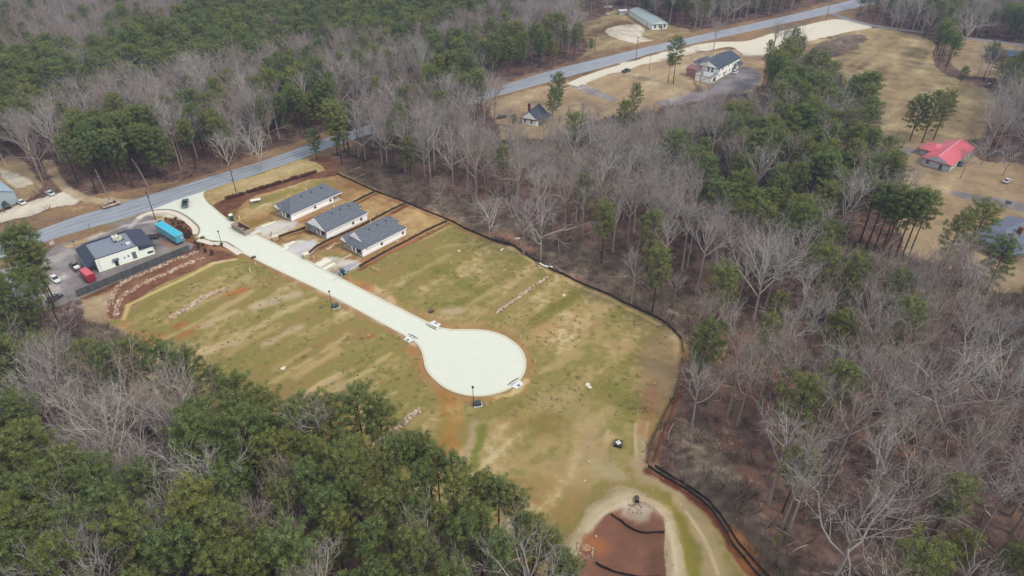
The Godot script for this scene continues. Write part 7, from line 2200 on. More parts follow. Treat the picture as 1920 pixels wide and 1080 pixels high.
func bough(t: MB, c: MB, rng: RandomNumberGenerator, p: Vector3, d: Vector3, len: float, r: float, depth: int, up: float, most: int) -> void:
	var pts := [p]
	var rad := [r]
	var steps := 4 if depth < 2 else (3 if depth == 2 else 2)
	var q := p
	var dir := d
	for i in steps:
		dir = (dir + Vector3(rng.randfn(), rng.randfn(), rng.randfn()) * (0.13 + 0.03 * depth) + Vector3(0, up, 0)).normalized()
		q += dir * len / steps
		pts.append(q)
		rad.append(lerpf(r, r * 0.42, (i + 1.0) / steps))
	if depth >= 3:
		# fine twigs: slim tapering blades
		var k := rng.randf_range(0.85, 1.2)
		c.col = lin(180 * k, 173 * k, 167 * k)
		for i in pts.size() - 1:
			var a: Vector3 = pts[i]; var b: Vector3 = pts[i + 1]
			var w := (b - a).cross(Vector3(rng.randfn(), rng.randfn(), rng.randfn())).normalized()
			var nr := w.cross(b - a).normalized()
			if nr.y < 0:
				nr = -nr
			if i == pts.size() - 2:
				c.tri(a - w * rad[i], a + w * rad[i], b, nr)
			else:
				c.quad(a - w * rad[i], a + w * rad[i], b + w * rad[i + 1], b - w * rad[i + 1], nr)
	else:
		var m := t if depth < 2 else c
		m.col = lin(214, 207, 200) if depth < 2 else lin(208, 200, 194)
		m.tube(pts, rad, 6 if depth == 0 else (5 if depth == 1 else 3))
	if depth >= most:
		return
	var n: int = [0, 6, 5, 4, 0][depth] if depth > 0 else 0
	for i in n:
		var f := lerpf(0.25, 1.0, (i + rng.randf()) / n)
		var s := f * steps
		var k := mini(int(s), steps - 1)
		var at: Vector3 = (pts[k] as Vector3).lerp(pts[k + 1], s - k)
		var ax: Vector3 = (pts[k + 1] - pts[k]).normalized()
		var side := ax.cross(Vector3(rng.randfn(), rng.randfn(), rng.randfn())).normalized()
		var nd := (ax * rng.randf_range(0.75, 1.15) + side * rng.randf_range(0.42, 0.72)).normalized()
		bough(t, c, rng, at, nd, len * rng.randf_range(0.44, 0.66), maxf(rad[k] * 0.58, 0.016), depth + 1, up * 0.8, most)


func bare_meshes(seed_: int, h: float, fork: float, spread: float, limbs: int, up: float) -> Array:
	var rng := RandomNumberGenerator.new()
	rng.seed = seed_
	var t := MB.new(); var c := MB.new()
	var pts := []; var rad := []
	var bend := Vector3(rng.randf_range(-0.6, 0.6), 0, rng.randf_range(-0.6, 0.6))
	var top := h * lerpf(fork, 1.0, 0.55)
	for i in 7:
		var u := i / 6.0
		pts.append(Vector3(0, top * u - 0.3, 0) + bend * u * u)
		rad.append(lerpf(0.3, 0.14, u) * (1.35 if i == 0 else 1.0))
	t.col = lin(190, 178, 168)
	t.tube(pts, rad, 7)
	for i in limbs:
		var f := lerpf(fork * h / top, 1.0, (i + 0.4) / limbs)
		var s := clampf(f * 6, 0, 5.99)
		var at: Vector3 = (pts[int(s)] as Vector3).lerp(pts[int(s) + 1], s - int(s))
		var ang := i * 2.399 + rng.randf_range(-0.5, 0.5)
		var steep := lerpf(1.0, 2.6, float(i) / limbs) / spread
		var d := Vector3(cos(ang), steep, sin(ang)).normalized()
		var reach := (h - at.y) * rng.randf_range(0.72, 0.98) / maxf(0.5, d.y + 0.12)
		reach = minf(reach, h * 0.42 * (0.7 + 0.5 * spread))
		bough(t, c, rng, at, d, reach, rad[int(s)] * 0.72, 1, up, 4)
	# leader
	bough(t, c, rng, pts[6], (pts[6] - pts[5]).normalized(), h - top, 0.13, 1, 0.03, 4)
	return [t, c]


var pine_kinds := []      # [trunk mesh, crown mesh, both in one]
var bare_kinds := []
var pine_tints: Array = [[1.0, 1.0, 1.0, "mid-green"], [0.82, 0.92, 0.95, "deep green"], [1.16, 1.1, 0.95, "yellowish green"], [0.9, 1.02, 1.12, "bluish green"]]
var bare_tints: Array = [[1.0, 1.0, 1.0, "grey"], [1.0, 0.95, 0.99, "mauve-grey"], [1.22, 1.24, 1.22, "silvery"], [0.96, 0.87, 0.81, "brownish"]]
var tint_mats := {}


func tinted(kind: String, i: int) -> StandardMaterial3D:
	var key := "%s%d" % [kind, i]
	if not tint_mats.has(key):
		var t: Array = pine_tints[i] if kind == "pine" else bare_tints[i]
		var m := StandardMaterial3D.new()
		m.vertex_color_use_as_albedo = true
		m.albedo_color = Color(minf(t[0], 1.3) / 1.3, minf(t[1], 1.3) / 1.3, minf(t[2], 1.3) / 1.3).linear_to_srgb()
		m.roughness = 0.95
		m.metallic_specular = 0.2
		if kind == "pine":
			m.backlight_enabled = true
			m.backlight = Color(0.8, 0.8, 0.8)
		tint_mats[key] = m
	return tint_mats[key]


func zone_map() -> Array:
	# [pine share, how full, outline at canopy height]
	return [
		[0.98, 1.0, [Vector2(-276.36, -353.02), Vector2(-230.3, -353.02), Vector2(-208.8, -367.59), Vector2(-200.51, -426.92), Vector2(-204.9, -481.56), Vector2(0, -481.56), Vector2(-19.25, -430.83), Vector2(-62.81, -375.78), Vector2(-112.11, -367.59), Vector2(-119.59, -335.9), Vector2(-160.96, -310.76), Vector2(-192.06, -291.28), Vector2(-190.89, -261.15), Vector2(-199.05, -234.68)]],
		[0.2, 0.8, [Vector2(-371.07, -498), Vector2(-214.64, -498), Vector2(-202.09, -430.83), Vector2(-209.77, -369.61), Vector2(-231.33, -354.91), Vector2(-277.59, -354.91)]],
		[0.9, 0.9, [Vector2(-224, -405.83), Vector2(-200.51, -426.92), Vector2(-192, -405.83), Vector2(-206.54, -377.87)]],
		[0.34, 0.8, [Vector2(-113.54, -352.08), Vector2(-66.96, -365.59), Vector2(-37.12, -375.78), Vector2(-20.98, -339.39), Vector2(-22.38, -279.36), Vector2(-56.62, -270.01), Vector2(-77.5, -285.88), Vector2(-98.54, -314.61)]],
		[0.95, 0.9, [Vector2(-112.04, -317.71), Vector2(-89.6, -319.3), Vector2(-72.04, -250.21), Vector2(-92.88, -252.94)]],
		[0.7, 0.8, [Vector2(-133.24, -267.31), Vector2(-115.47, -259.68), Vector2(-104.15, -225.27), Vector2(-117.87, -229.94)]],
		[0.97, 1.0, [Vector2(-168.76, -249.83), Vector2(-140.78, -252.53), Vector2(-119.98, -208.06), Vector2(-146.41, -208.06)]],
		[0.5, 0.8, [Vector2(-130.39, -307), Vector2(-111.07, -307), Vector2(-95.9, -255.49), Vector2(-110.49, -255.49)]],
		[0.85, 0.85, [Vector2(-42.46, -377.87), Vector2(41.53, -393.11), Vector2(40.2, -348.38), Vector2(22.63, -322.53), Vector2(0, -308.5), Vector2(-20.32, -282.59), Vector2(-37.43, -307)]],
		[0.8, 0.9, [Vector2(72.76, -498), Vector2(130.97, -498), Vector2(104.83, -397.65), Vector2(96.4, -393.11), Vector2(73.07, -448.55)]],
		[0.4, 0.8, [Vector2(130.97, -498), Vector2(218.28, -498), Vector2(152.77, -426.92), Vector2(106.78, -393.11)]],
		[0.3, 0.9, [Vector2(247.48, -515.45), Vector2(374.97, -515.45), Vector2(293.76, -388.65), Vector2(209.86, -411.84)]],
		[0.85, 0.9, [Vector2(228.76, -399.96), Vector2(246.79, -394.24), Vector2(201.63, -307), Vector2(193.38, -314.61)]],
		[0.9, 0.9, [Vector2(294.46, -424.34), Vector2(322.95, -424.34), Vector2(241.52, -299.69), Vector2(224.56, -307)]],
		[0.82, 0.76, [Vector2(124.3, -348.74), Vector2(157.28, -362.22), Vector2(147.26, -308.31), Vector2(152.41, -273.77), Vector2(129.72, -220.73), Vector2(129.14, -203.85), Vector2(108.21, -195.38), Vector2(89.48, -160.42), Vector2(72.77, -163.26), Vector2(58.44, -207.88), Vector2(56.85, -225.28), Vector2(76.25, -253.13), Vector2(104.16, -273.77)]],
		[0.85, 0.9, [Vector2(131.87, -157.64), Vector2(155.34, -169.17), Vector2(133.28, -135.4), Vector2(118.91, -135.4)]],
		[0.35, 0.8, [Vector2(-69.61, -270.34), Vector2(-43.51, -270.34), Vector2(-34.78, -232.33), Vector2(-58.04, -222.98)]],
		[0.9, 0.9, [Vector2(-83.39, -255.49), Vector2(-70.44, -258.29), Vector2(-62.89, -227.54), Vector2(-73.75, -225.24)]],
		[0.8, 0.98, [Vector2(-157.34, -172.23), Vector2(-134.3, -173.79), Vector2(-105.79, -126.86), Vector2(-100.94, -119.01), Vector2(-76.09, -119.95), Vector2(-61.79, -110.04), Vector2(-43.68, -101.88), Vector2(-28.65, -103.45), Vector2(-9.57, -80.75), Vector2(11.74, -67.18), Vector2(13.73, -44.21), Vector2(-83.82, -44.21)]],
		[0.04, 0.8, [Vector2(-109.12, -112.9), Vector2(-85.02, -113.78), Vector2(-76.63, -96.85), Vector2(-82.2, -87.21), Vector2(-88.41, -91.2), Vector2(-97.06, -95.4)]],
		[0.08, 0.8, [Vector2(-85.72, -104.51), Vector2(-64.02, -104.51), Vector2(-61.48, -91.2), Vector2(-59.67, -82.18), Vector2(-69.44, -79.2), Vector2(-83.82, -84.65), Vector2(-86.21, -96.85)]],
		[0.8, 0.85, [Vector2(-27.76, -91.2), Vector2(-9.78, -83.4), Vector2(12.3, -67.86), Vector2(13.87, -44.66), Vector2(-18.98, -44.66)]],
		[0.15, 0.7, [Vector2(-68.6, -85.92), Vector2(-61.14, -84.65), Vector2(-55.28, -69.88), Vector2(-65.65, -73.04)]],
		[0.45, 0.8, [Vector2(-36.75, -74.12), Vector2(-30.08, -77.46), Vector2(-26.1, -62.13), Vector2(-30.93, -61.22)]],
		[0.1, 0.58, [Vector2(48.55, -129.45), Vector2(142.69, -152.77), Vector2(73.74, -45.11), Vector2(28.02, -45.11)]],
		[0.08, 0.36, [Vector2(34.33, -121.44), Vector2(47.27, -129.45), Vector2(41.58, -100.84), Vector2(35.97, -81.79), Vector2(42.91, -69.56), Vector2(40.26, -60.93), Vector2(27.22, -81.79)]],
	]


const ROAD_MID: Array = [Vector2(-81.24, -255.37), Vector2(-69.31, -270.65), Vector2(-55.85, -284.91), Vector2(-32.43, -305.15), Vector2(-11.55, -322.43), Vector2(24.88, -353.23)]


func area_of(p: Vector2) -> String:
	if Geometry2D.is_point_in_polygon(p, PackedVector2Array([Vector2(-233.73, -189.92), Vector2(-140.93, -189.92), Vector2(-117.33, -144.98), Vector2(-121.17, -131.79), Vector2(-176.16, -123.82)])): return "in the left-edge stand beside the worn lot"
	if Geometry2D.is_point_in_polygon(p, PackedVector2Array([Vector2(-186.78, -136.01), Vector2(-74.16, -136.01), Vector2(-37.38, -43.18), Vector2(-121.5, -43.18)])): return "in the lower left corner wood"
	if Geometry2D.is_point_in_polygon(p, PackedVector2Array([Vector2(-74.16, -136.01), Vector2(-18.93, -106.32), Vector2(-15.58, -43.18), Vector2(-37.38, -43.18)])): return "in the wood below the lower left field"
	if Geometry2D.is_point_in_polygon(p, PackedVector2Array([Vector2(-24.08, -109.57), Vector2(24.21, -79.06), Vector2(25.05, -36.63), Vector2(-16.21, -36.63)])): return "in the thin pine fringe left of the clay basin"
	if Geometry2D.is_point_in_polygon(p, PackedVector2Array([Vector2(-76.25, -252.27), Vector2(41.81, -154.75), Vector2(75.72, -343.84), Vector2(-97.36, -343.84)])): return "in the bare wood behind the long black fence"
	if p.x > 0 and p.y > -115: return "in the leaf-strewn wood at the lower right"
	if p.x > 0 and p.y > -185: return "in the wood at the middle of the right side"
	if p.x > 0: return "in the mixed wood below the pasture and houses"
	return "in the roadside wood at the upper left"


func build_trees() -> void:
	for s: Array in [[11, 21.0, 4.9, 0.46, 1.05], [12, 20.0, 3.3, 0.55, 1.0], [13, 22.0, 5.4, 0.42, 1.1], [14, 19.0, 3.0, 0.58, 0.95], [15, 20.5, 4.6, 0.36, 1.1], [16, 18.0, 5.4, 0.26, 1.2]]:
		var g := pine_meshes(s[0], s[1], s[2], s[3], s[4])
		pine_kinds.append([g[0].mesh(), g[1].mesh(), both(g, true)])
	for s: Array in [[31, 19.0, 0.42, 1.05, 7, 0.10], [32, 18.0, 0.36, 1.25, 8, 0.08], [33, 20.0, 0.55, 0.95, 6, 0.12], [34, 17.0, 0.3, 1.4, 8, 0.06], [35, 19.0, 0.5, 1.1, 7, 0.10], [36, 16.0, 0.24, 1.65, 8, 0.04], [37, 21.0, 0.3, 1.25, 9, 0.09]]:
		var g := bare_meshes(s[0], s[1], s[2], s[3], s[4], s[5])
		bare_kinds.append([g[0].mesh(), g[1].mesh(), both(g)])
	var rng := RandomNumberGenerator.new()
	rng.seed = 2024
	var zones := zone_map()
	var polys: Array[PackedVector2Array] = []
	var boxes: Array[Rect2] = []
	for z: Array in zones:
		var p := smooth_line(z[2], 6.0, true)
		polys.append(p)
		var b := Rect2(p[0], Vector2.ZERO)
		for q in p:
			b = b.expand(q)
		boxes.append(b)
	var spots := []      # [pine?, variant, base, turn, scale, tint, distance, in view]
	# single trees that stand out, given by foot and height
	heroes(spots, rng)
	var taken := spots.size()
	var road := PackedVector2Array(ROAD_MID)
	var fringe := PackedVector2Array([Vector2(-35.99, -97.2), Vector2(-18, -97.2), Vector2(14.02, -77.91), Vector2(17.68, -36.63), Vector2(-29.47, -36.63)])
	var edge_wood := PackedVector2Array([Vector2(-10.31, -189.92), Vector2(16.56, -180.16), Vector2(41.81, -154.75), Vector2(46.69, -136.01), Vector2(65.82, -144.98), Vector2(56.31, -180.16), Vector2(7.44, -211.8), Vector2(-14.87, -211.8)])
	var cell := 5.6
	var z := -30.0
	while z > -720.0:
		var depth := -z * 0.819 + 64.2
		var half := depth * 0.7506 * 1.06 + 20.0
		var x := -half
		while x < half:
			var p := Vector2(x + rng.randf_range(0, cell), z + rng.randf_range(0, cell))
			var w0 := rng.randf(); var w1 := rng.randf(); var w2 := rng.randf()
			x += cell
			var rx := clampi(int((p.x - FAR_X) / FAR_S), 0, FAR_W - 1); var rz := clampi(int((p.y - FAR_Z) / FAR_S), 0, FAR_H - 1)
			var id := region_far[rz * FAR_W + rx]
			if id != 0 and id != 14:
				continue
			var share := 0.08; var full := 0.64
			for i in polys.size():
				if boxes[i].has_point(p) and Geometry2D.is_point_in_polygon(p, polys[i]):
					share = zones[i][0]; full = zones[i][1]
			if id == 14:
				full *= 0.2
			elif region_far[clampi(rz + 4, 0, FAR_H - 1) * FAR_W + rx] not in [0, 14] or region_far[rz * FAR_W + clampi(rx - 4, 0, FAR_W - 1)] not in [0, 14]:
				full *= 0.6
			if w0 > full:
				continue
			if p.y < -240 and p.y > -350 and line_dist(p, road) < 8.0:
				continue
			var hit := false
			for k in taken:
				var o: Vector2 = p - (spots[k][2] as Vector2)
				if o.length_squared() < 9.0:
					hit = true
					break
				# single trees that show well stand at the edge of small gaps
				if o.length_squared() < 300.0 and spots[k][2].x > 25.0:
					var to_eye: Vector2 = -(spots[k][2] as Vector2).normalized()
					var ahead := o.dot(to_eye)
					if ahead > 0.0 and ahead < 13.0 and absf(o.cross(to_eye)) < 4.5:
						hit = true
						break
			if hit:
				continue
			var pine := w1 < share
			if pine and id == 14:
				continue
			var variant := rng.randi() % 6
			if pine and Geometry2D.is_point_in_polygon(p, fringe):
				variant = [1, 3, 1, 3, 0, 4][variant]
			elif not pine and (Geometry2D.is_point_in_polygon(p, edge_wood) or p.x > 40 and p.y > -150):
				variant = [0, 2, 4, 2, 4, 2][variant]
			var sc := rng.randf_range(0.82, 1.1) if pine else rng.randf_range(0.82, 1.18)
			if id == 14 and not pine:
				sc *= rng.randf_range(0.3, 0.6)
			if p.y < -330:
				sc *= 0.88
			var tint: int = [0, 0, 1, 1, 2, 3][int(w2 * 5.99)] if pine else [0, 0, 1, 1, 2, 3][int(w2 * 5.99)]
			if not pine and p.x > 40 and p.y > -150:
				tint = [0, 1, 3, 3, 3, 0][int(w2 * 5.99)]
			if not pine and p.y < -330 and p.x < 0:
				tint = [0, 1, 1, 3, 3, 3][int(w2 * 5.99)]
			spots.append([pine, variant, p, rng.randf() * TAU, sc, tint, Vector3(p.x, -112, p.y).length(), seen(p)])
		z -= cell
	# nearest in view are single trees, the rest are woods
	var order := range(spots.size())
	order.sort_custom(func(a, b): return spots[a][6] < spots[b][6])
	var left := {true: 296, false: 296}
	for k in taken:
		left[spots[k][0]] -= 1
	var rest := {}
	for i: int in order:
		var s: Array = spots[i]
		var is_hero := s.size() > 8
		if is_hero or (s[7] and left[s[0]] > 0):
			if not is_hero:
				left[s[0]] -= 1
			single_tree(s)
		else:
			var key := "%s%d" % ["p" if s[0] else "b", s[1]]
			if not rest.has(key):
				rest[key] = []
			rest[key].append(s)
	for pine in [true, false]:
		var wood := Node3D.new()
		wood.name = nm("pine_woods" if pine else "bare_woods")
		add_child(wood)
		tag(wood, "far pine woods that read as one dark green mass" if pine else "far leafless woods that read as one grey mass", "woods", "", "stuff")
		for v in (pine_kinds if pine else bare_kinds).size():
			var key := "%s%d" % ["p" if pine else "b", v]
			if not rest.has(key):
				continue
			var mm := MultiMesh.new()
			mm.transform_format = MultiMesh.TRANSFORM_3D
			mm.use_colors = true
			mm.mesh = (pine_kinds if pine else bare_kinds)[v][2]
			mm.instance_count = rest[key].size()
			for i in rest[key].size():
				var s: Array = rest[key][i]
				var p: Vector2 = s[2]
				mm.set_instance_transform(i, Transform3D(Basis(Vector3.UP, s[3]).scaled(Vector3.ONE * s[4]), on(p)))
				var t: Array = (pine_tints if pine else bare_tints)[s[5]]
				mm.set_instance_color(i, Color(t[0] / 1.3, t[1] / 1.3, t[2] / 1.3))
			var o := MultiMeshInstance3D.new()
			o.name = "pine_trees" if pine else "bare_trees"
			o.multimesh = mm
			o.set_meta("kind", "stuff")
			wood.add_child(o, true)
	print("trees ", spots.size(), " left ", left)
	undergrowth(rng)


func seen(p: Vector2) -> bool:
	# whether the crown (12 m up) falls inside the frame
	var d := (112 - 12) * 0.5736 - p.y * 0.8192
	var u := p.x / d
	var v := (-(112 - 12) * 0.8192 - p.y * 0.5736) / d
	return absf(u) < 0.745 and v > -0.415 and v < 0.42


func both(g: Array, needles := false) -> ArrayMesh:
	var m: ArrayMesh = g[0].mesh()
	g[1].mesh(m)
	var mat := StandardMaterial3D.new()
	mat.vertex_color_use_as_albedo = true
	mat.roughness = 0.95
	mat.metallic_specular = 0.2
	m.surface_set_material(0, mat)
	var leaf: StandardMaterial3D = mat.duplicate()
	if needles:
		leaf.backlight_enabled = true
		leaf.backlight = Color(0.8, 0.8, 0.8)
	m.surface_set_material(1, leaf)
	return m


func single_tree(s: Array) -> void:
	var pine: bool = s[0]
	var p: Vector2 = s[2]
	var label := ""
	var group := ""
	var area := area_of(p)
	if s.size() > 8:
		label = s[8]
	else:
		var size := ("tall" if s[4] > 1.0 else ("middling" if s[4] > 0.9 else "short")) if pine else ("tall" if s[4] > 1.06 else ("middling" if s[4] > 0.92 else "low"))
		var form: String = (["full-crowned", "high-crowned", "broad", "slim", "long-crowned", "deep-crowned"] if pine else ["upright", "spreading", "slim", "low-forked", "upright", "wide"])[s[1]]
		label = "%s %s %s %s %s" % [size, form, (pine_tints if pine else bare_tints)[s[5]][3], "pine" if pine else "leafless tree", area]
		group = "%s %s" % ["pines" if pine else "leafless trees", area]
	var o := thing("pine_tree" if pine else "bare_tree", label, "pine tree" if pine else "tree", on(p), s[3], group)
	o.scale = Vector3.ONE * s[4]
	var k: Array = (pine_kinds if pine else bare_kinds)[s[1]]
	part("trunk", k[0], tinted("pine", 0) if pine else tinted("bare", s[5]), o)
	part("crown", k[1], tinted("pine" if pine else "bare", s[5]), o)


func hero(spots: Array, pine: bool, v: int, p: Vector2, h: float, tint: int, label: String) -> void:
	var full: float = ([21.0, 20.0, 22.0, 19.0, 20.5, 18.0] if pine else [19.0, 18.0, 20.0, 17.0, 19.0, 16.0, 21.0])[v]
	spots.append([pine, v, p, fmod(p.x * 1.7 + p.y, TAU), h / full, tint, Vector3(p.x, -112, p.y).length(), true, label])


func heroes(spots: Array, rng: RandomNumberGenerator) -> void:
	hero(spots, true, 2, Vector2(80.56, -338.07), 22.5, 1, "tallest of the pair of lone pines in front of the white two-storey house")
	hero(spots, true, 3, Vector2(78.2, -339.7), 14.0, 2, "thin shorter pine beside the lone tall pine by the white house")
	hero(spots, true, 5, Vector2(21.41, -305.84), 15.0, 1, "round-topped dense pine between the road and the white cottage")
	hero(spots, true, 5, Vector2(17.9, -289.29), 14.0, 3, "bushy pine overhanging the roof of the white cottage")
	hero(spots, true, 4, Vector2(52.59, -284.91), 17.0, 0, "pine at the lower edge of the dry yard, taller of two")
	hero(spots, true, 5, Vector2(45.61, -267.26), 16.0, 0, "broad pine below the dry yard, left of the white house")
	hero(spots, true, 5, Vector2(0.69, -280.03), 6.0, 1, "low bushy evergreen at the left corner of the white cottage")
	hero(spots, true, 5, Vector2(168.4, -263.93), 21.0, 0, "middle pine of the clump standing in the lower pasture")
	hero(spots, true, 4, Vector2(174.9, -267.26), 20.0, 0, "right-hand pine of the clump in the lower pasture")
	hero(spots, true, 5, Vector2(165.16, -267.26), 18.0, 1, "left-hand pine of the clump in the lower pasture")
	hero(spots, true, 5, Vector2(245.15, -417.39), 7.0, 1, "dark round evergreen at the head of the pasture by the side road")
	hero(spots, true, 5, Vector2(222.24, -335.65), 9.0, 1, "low spreading dark evergreen on the right edge of the pasture")
	hero(spots, true, 5, Vector2(44.71, -393.29), 7.0, 1, "small pine at the corner of the brown grass beyond the road")
	hero(spots, true, 5, Vector2(38.53, -402.86), 13.0, 2, "leafy pine at the right end of the roadside pine strip")
	for i in 9:
		var q: Vector2 = ([Vector2(109.98, -184.95), Vector2(110.5, -181.42), Vector2(112.29, -180.16), Vector2(113.78, -178.3), Vector2(115.2, -177.07), Vector2(117.21, -176.46), Vector2(118.88, -175.85), Vector2(117.4, -182.69), Vector2(122.04, -177.68)])[i]
		hero(spots, true, [1, 3, 1, 3, 0, 1, 3, 1, 0][i], q, [21.0, 22.0, 20.0, 22.5, 21.0, 23.0, 22.0, 20.0, 21.5][i], [0, 1, 3, 0, 0, 1, 3, 0, 2][i], "%s bare-trunked pine in the row beside the sandy yard, counted from the left" % ["first", "second", "third", "fourth", "sixth", "seventh", "eighth", "fifth", "ninth"][i])
	hero(spots, true, 4, Vector2(124.22, -164.63), 22.0, 0, "broad pine in front of the grey hip-roofed house")
	hero(spots, true, 5, Vector2(133.33, -156.6), 18.0, 1, "dense pine at the right edge below the grey-roofed house")
	hero(spots, true, 5, Vector2(44.67, -121.99), 17.0, 1, "lone dark pine just right of the field's right corner")
	hero(spots, true, 5, Vector2(58.17, -99.23), 20.0, 0, "round green pine among bare trees in the lower right wood")
	hero(spots, true, 5, Vector2(77.92, -125.64), 16.5, 2, "bright green pine in the middle of the right-hand bare wood")
	hero(spots, true, 2, Vector2(86.69, -143.87), 21.0, 0, "big dark pine above the bright green pine in the right wood")
	hero(spots, true, 4, Vector2(67.53, -138.11), 14.0, 2, "slender young pine beside the big silvery bare tree")
	hero(spots, true, 0, Vector2(26.94, -173.45), 20.0, 0, "left one of two high-crowned pines standing in the bare wood")
	hero(spots, true, 0, Vector2(39.81, -168.21), 20.0, 0, "right one of two high-crowned pines standing in the bare wood")
	hero(spots, true, 5, Vector2(78.37, -70.81), 11.0, 2, "small yellow-green pine near the lower right corner")
	hero(spots, true, 4, Vector2(82.47, -66.25), 14.0, 0, "pine at the lower right corner, right of the small one")
	hero(spots, true, 5, Vector2(49.2, -76.77), 2.6, 2, "tiny bright green pine sapling beside the lower right fence")
	hero(spots, true, 5, Vector2(-76.13, -247.22), 12.0, 3, "bushy pine where the main road enters the woods")
	hero(spots, true, 5, Vector2(-37.89, -232.97), 15.0, 2, "olive pine among bare trees behind the first new house")
	hero(spots, true, 1, Vector2(-5.24, -70.29), 19.0, 0, "slim pine at the tip of the lower pine fringe")
	hero(spots, true, 1, Vector2(3.71, -66.25), 17.0, 0, "last pine at the right end of the lower fringe")
	for q: Array in [[Vector2(-50.6, -98.77), 18.0, 5, 0, "rounded pine on the ridge above the bare patch, right of the gap"], [Vector2(-41.52, -96.61), 18.5, 2, 1, "dark pine at the field's lower left edge, left of the two tallest"], [Vector2(-35.61, -95.35), 20.0, 2, 0, "left one of two tall full pines at the lower field edge"], [Vector2(-30.47, -95.92), 21.0, 2, 1, "highest full pine at the lower field edge, right of its twin"], [Vector2(-26.34, -95.51), 19.0, 4, 0, "pine right of the highest one at the lower field edge"], [Vector2(-57.36, -103.1), 17.0, 5, 1, "pine at the inner corner where the field meets the lower wood"], [Vector2(-63.65, -108.91), 15.0, 1, 1, "small dark pine tip at the field's lower left corner"], [Vector2(-92.62, -112.72), 18.0, 5, 0, "leftmost pine of the ridge below the brush heap"], [Vector2(-86.26, -111.17), 19.0, 2, 1, "second pine of the ridge below the brush heap"], [Vector2(-81.59, -113.29), 19.0, 2, 0, "highest pine of the ridge below the brush heap"], [Vector2(-76.15, -113.25), 18.0, 5, 3, "fourth pine of the ridge, above the pale bare trees"], [Vector2(-70.89, -111.43), 17.0, 5, 1, "last pine at the right end of the ridge below the brush heap"], [Vector2(-127.33, -153.55), 24.0, 2, 1, "tallest pine standing left of the worn lot"], [Vector2(-125.54, -150.27), 21.0, 0, 0, "thin-crowned pine at the worn lot's left corner"], [Vector2(-130.12, -151.99), 23.0, 4, 1, "tall pine at the left edge of the picture by the lot"], [Vector2(-119.74, -142.38), 18.0, 3, 0, "slim pine nearest the cars of the worn lot"], [Vector2(-121.04, -134.39), 21.0, 5, 1, "dense pine at the left edge below the lot"]]:
		hero(spots, true, q[2], q[0], q[1], q[3], q[4])
	var slim: Array = [Vector2(-23.13, -82.9), Vector2(-21.19, -85.29), Vector2(-19.34, -86.26), Vector2(-16.94, -86.52), Vector2(-15.55, -85.19), Vector2(-13.92, -84.04), Vector2(-10.98, -81.94), Vector2(-9.66, -71.67), Vector2(-7.77, -72.19), Vector2(-5.68, -77.11), Vector2(-4.48, -77.38), Vector2(-2.55, -76.66), Vector2(0.81, -74.71), Vector2(1.94, -70.51), Vector2(3.68, -70.39), Vector2(6.2, -67.61), Vector2(7.81, -64.99), Vector2(10.01, -63.81), Vector2(-16.07, -73.55), Vector2(-12.44, -72.18), Vector2(-19.38, -76.88), Vector2(-1.73, -67.77)]
	var ranks := ["first", "second", "fourth", "fifth", "seventh", "eighth", "tenth", "eleventh", "twelfth", "thirteenth", "fourteenth", "fifteenth", "seventeenth", "eighteenth", "nineteenth", "twentieth", "twenty-first", "twenty-second", "sixth", "ninth", "third", "sixteenth"]
	for i in slim.size():
		hero(spots, true, [1, 3, 1, 3][i % 4], slim[i], [19.0, 19.0, 18.5, 18.5, 17.0, 18.0, 18.0, 15.0, 16.0, 18.0, 18.5, 18.0, 17.5, 16.0, 17.0, 16.5, 15.5, 14.0, 18.0, 17.0, 18.0, 16.0][i], [0, 3, 0, 1, 2][i % 5], "%s slim pine, counted left to right, of the thin fringe below the cul-de-sac" % ranks[i])
	# leafless ones
	hero(spots, false, 6, Vector2(64.67, -144.98), 24.0, 2, "large silvery bare tree with many forks in the right-hand wood")
	hero(spots, false, 3, Vector2(57.42, -69.77), 22.0, 0, "big forked pale tree near the lower edge of the right wood")
	hero(spots, false, 5, Vector2(260.78, -402.86), 19.0, 2, "wide silvery bare tree above the brick house")
	hero(spots, false, 6, Vector2(101.19, -103.18), 22.0, 2, "broad silvery bare tree on the far right of the lower wood")
	hero(spots, false, 5, Vector2(92.5, -107.93), 20.0, 2, "wide pale tree left of the broad silvery tree at the right")
	hero(spots, false, 0, Vector2(52.44, -79.64), 20.0, 0, "twin-stemmed slim grey tree over bare red leaves, lower right")
	hero(spots, false, 2, Vector2(51.42, -80.23), 19.0, 0, "thin pale-stemmed tree beside the twin grey tree, lower right")
	hero(spots, false, 5, Vector2(-7.16, -187.91), 13.0, 2, "low spreading pale tree at the fence behind the lowest house")
	hero(spots, false, 2, Vector2(-30.27, -60.6), 19.0, 2, "white skeletal tree among the pines at the lower edge")
	hero(spots, false, 6, Vector2(-78.41, -91.6), 21.0, 2, "large pale tree in the bare patch of the lower left wood")
	hero(spots, false, 3, Vector2(-100.57, -106.32), 18.0, 2, "rounded pale tree at the upper left of the bare patch")
	hero(spots, false, 0, Vector2(39.76, -106.32), 17.0, 0, "upright grey tree at the wood's edge beside the safety fence")
	hero(spots, false, 5, Vector2(181.32, -243.3), 10.0, 0, "low rounded bare tree right of the red-roofed house")
	hero(spots, false, 3, Vector2(204.8, -257.47), 13.0, 2, "bare tree at the right edge above the red-roofed house")
	hero(spots, false, 0, Vector2(18.3, -261.75), 13.0, 0, "bare tree close in front of the white cottage's pine")
	hero(spots, false, 2, Vector2(23.03, -267.26), 14.0, 3, "slim brownish bare tree right of the white cottage")
	hero(spots, false, 1, Vector2(3.27, -261.75), 9.0, 0, "low bare tree just below the white cottage's left corner")
	hero(spots, false, 2, Vector2(29.11, -271.22), 15.0, 1, "upright bare tree in the dry yard right of the cottage")
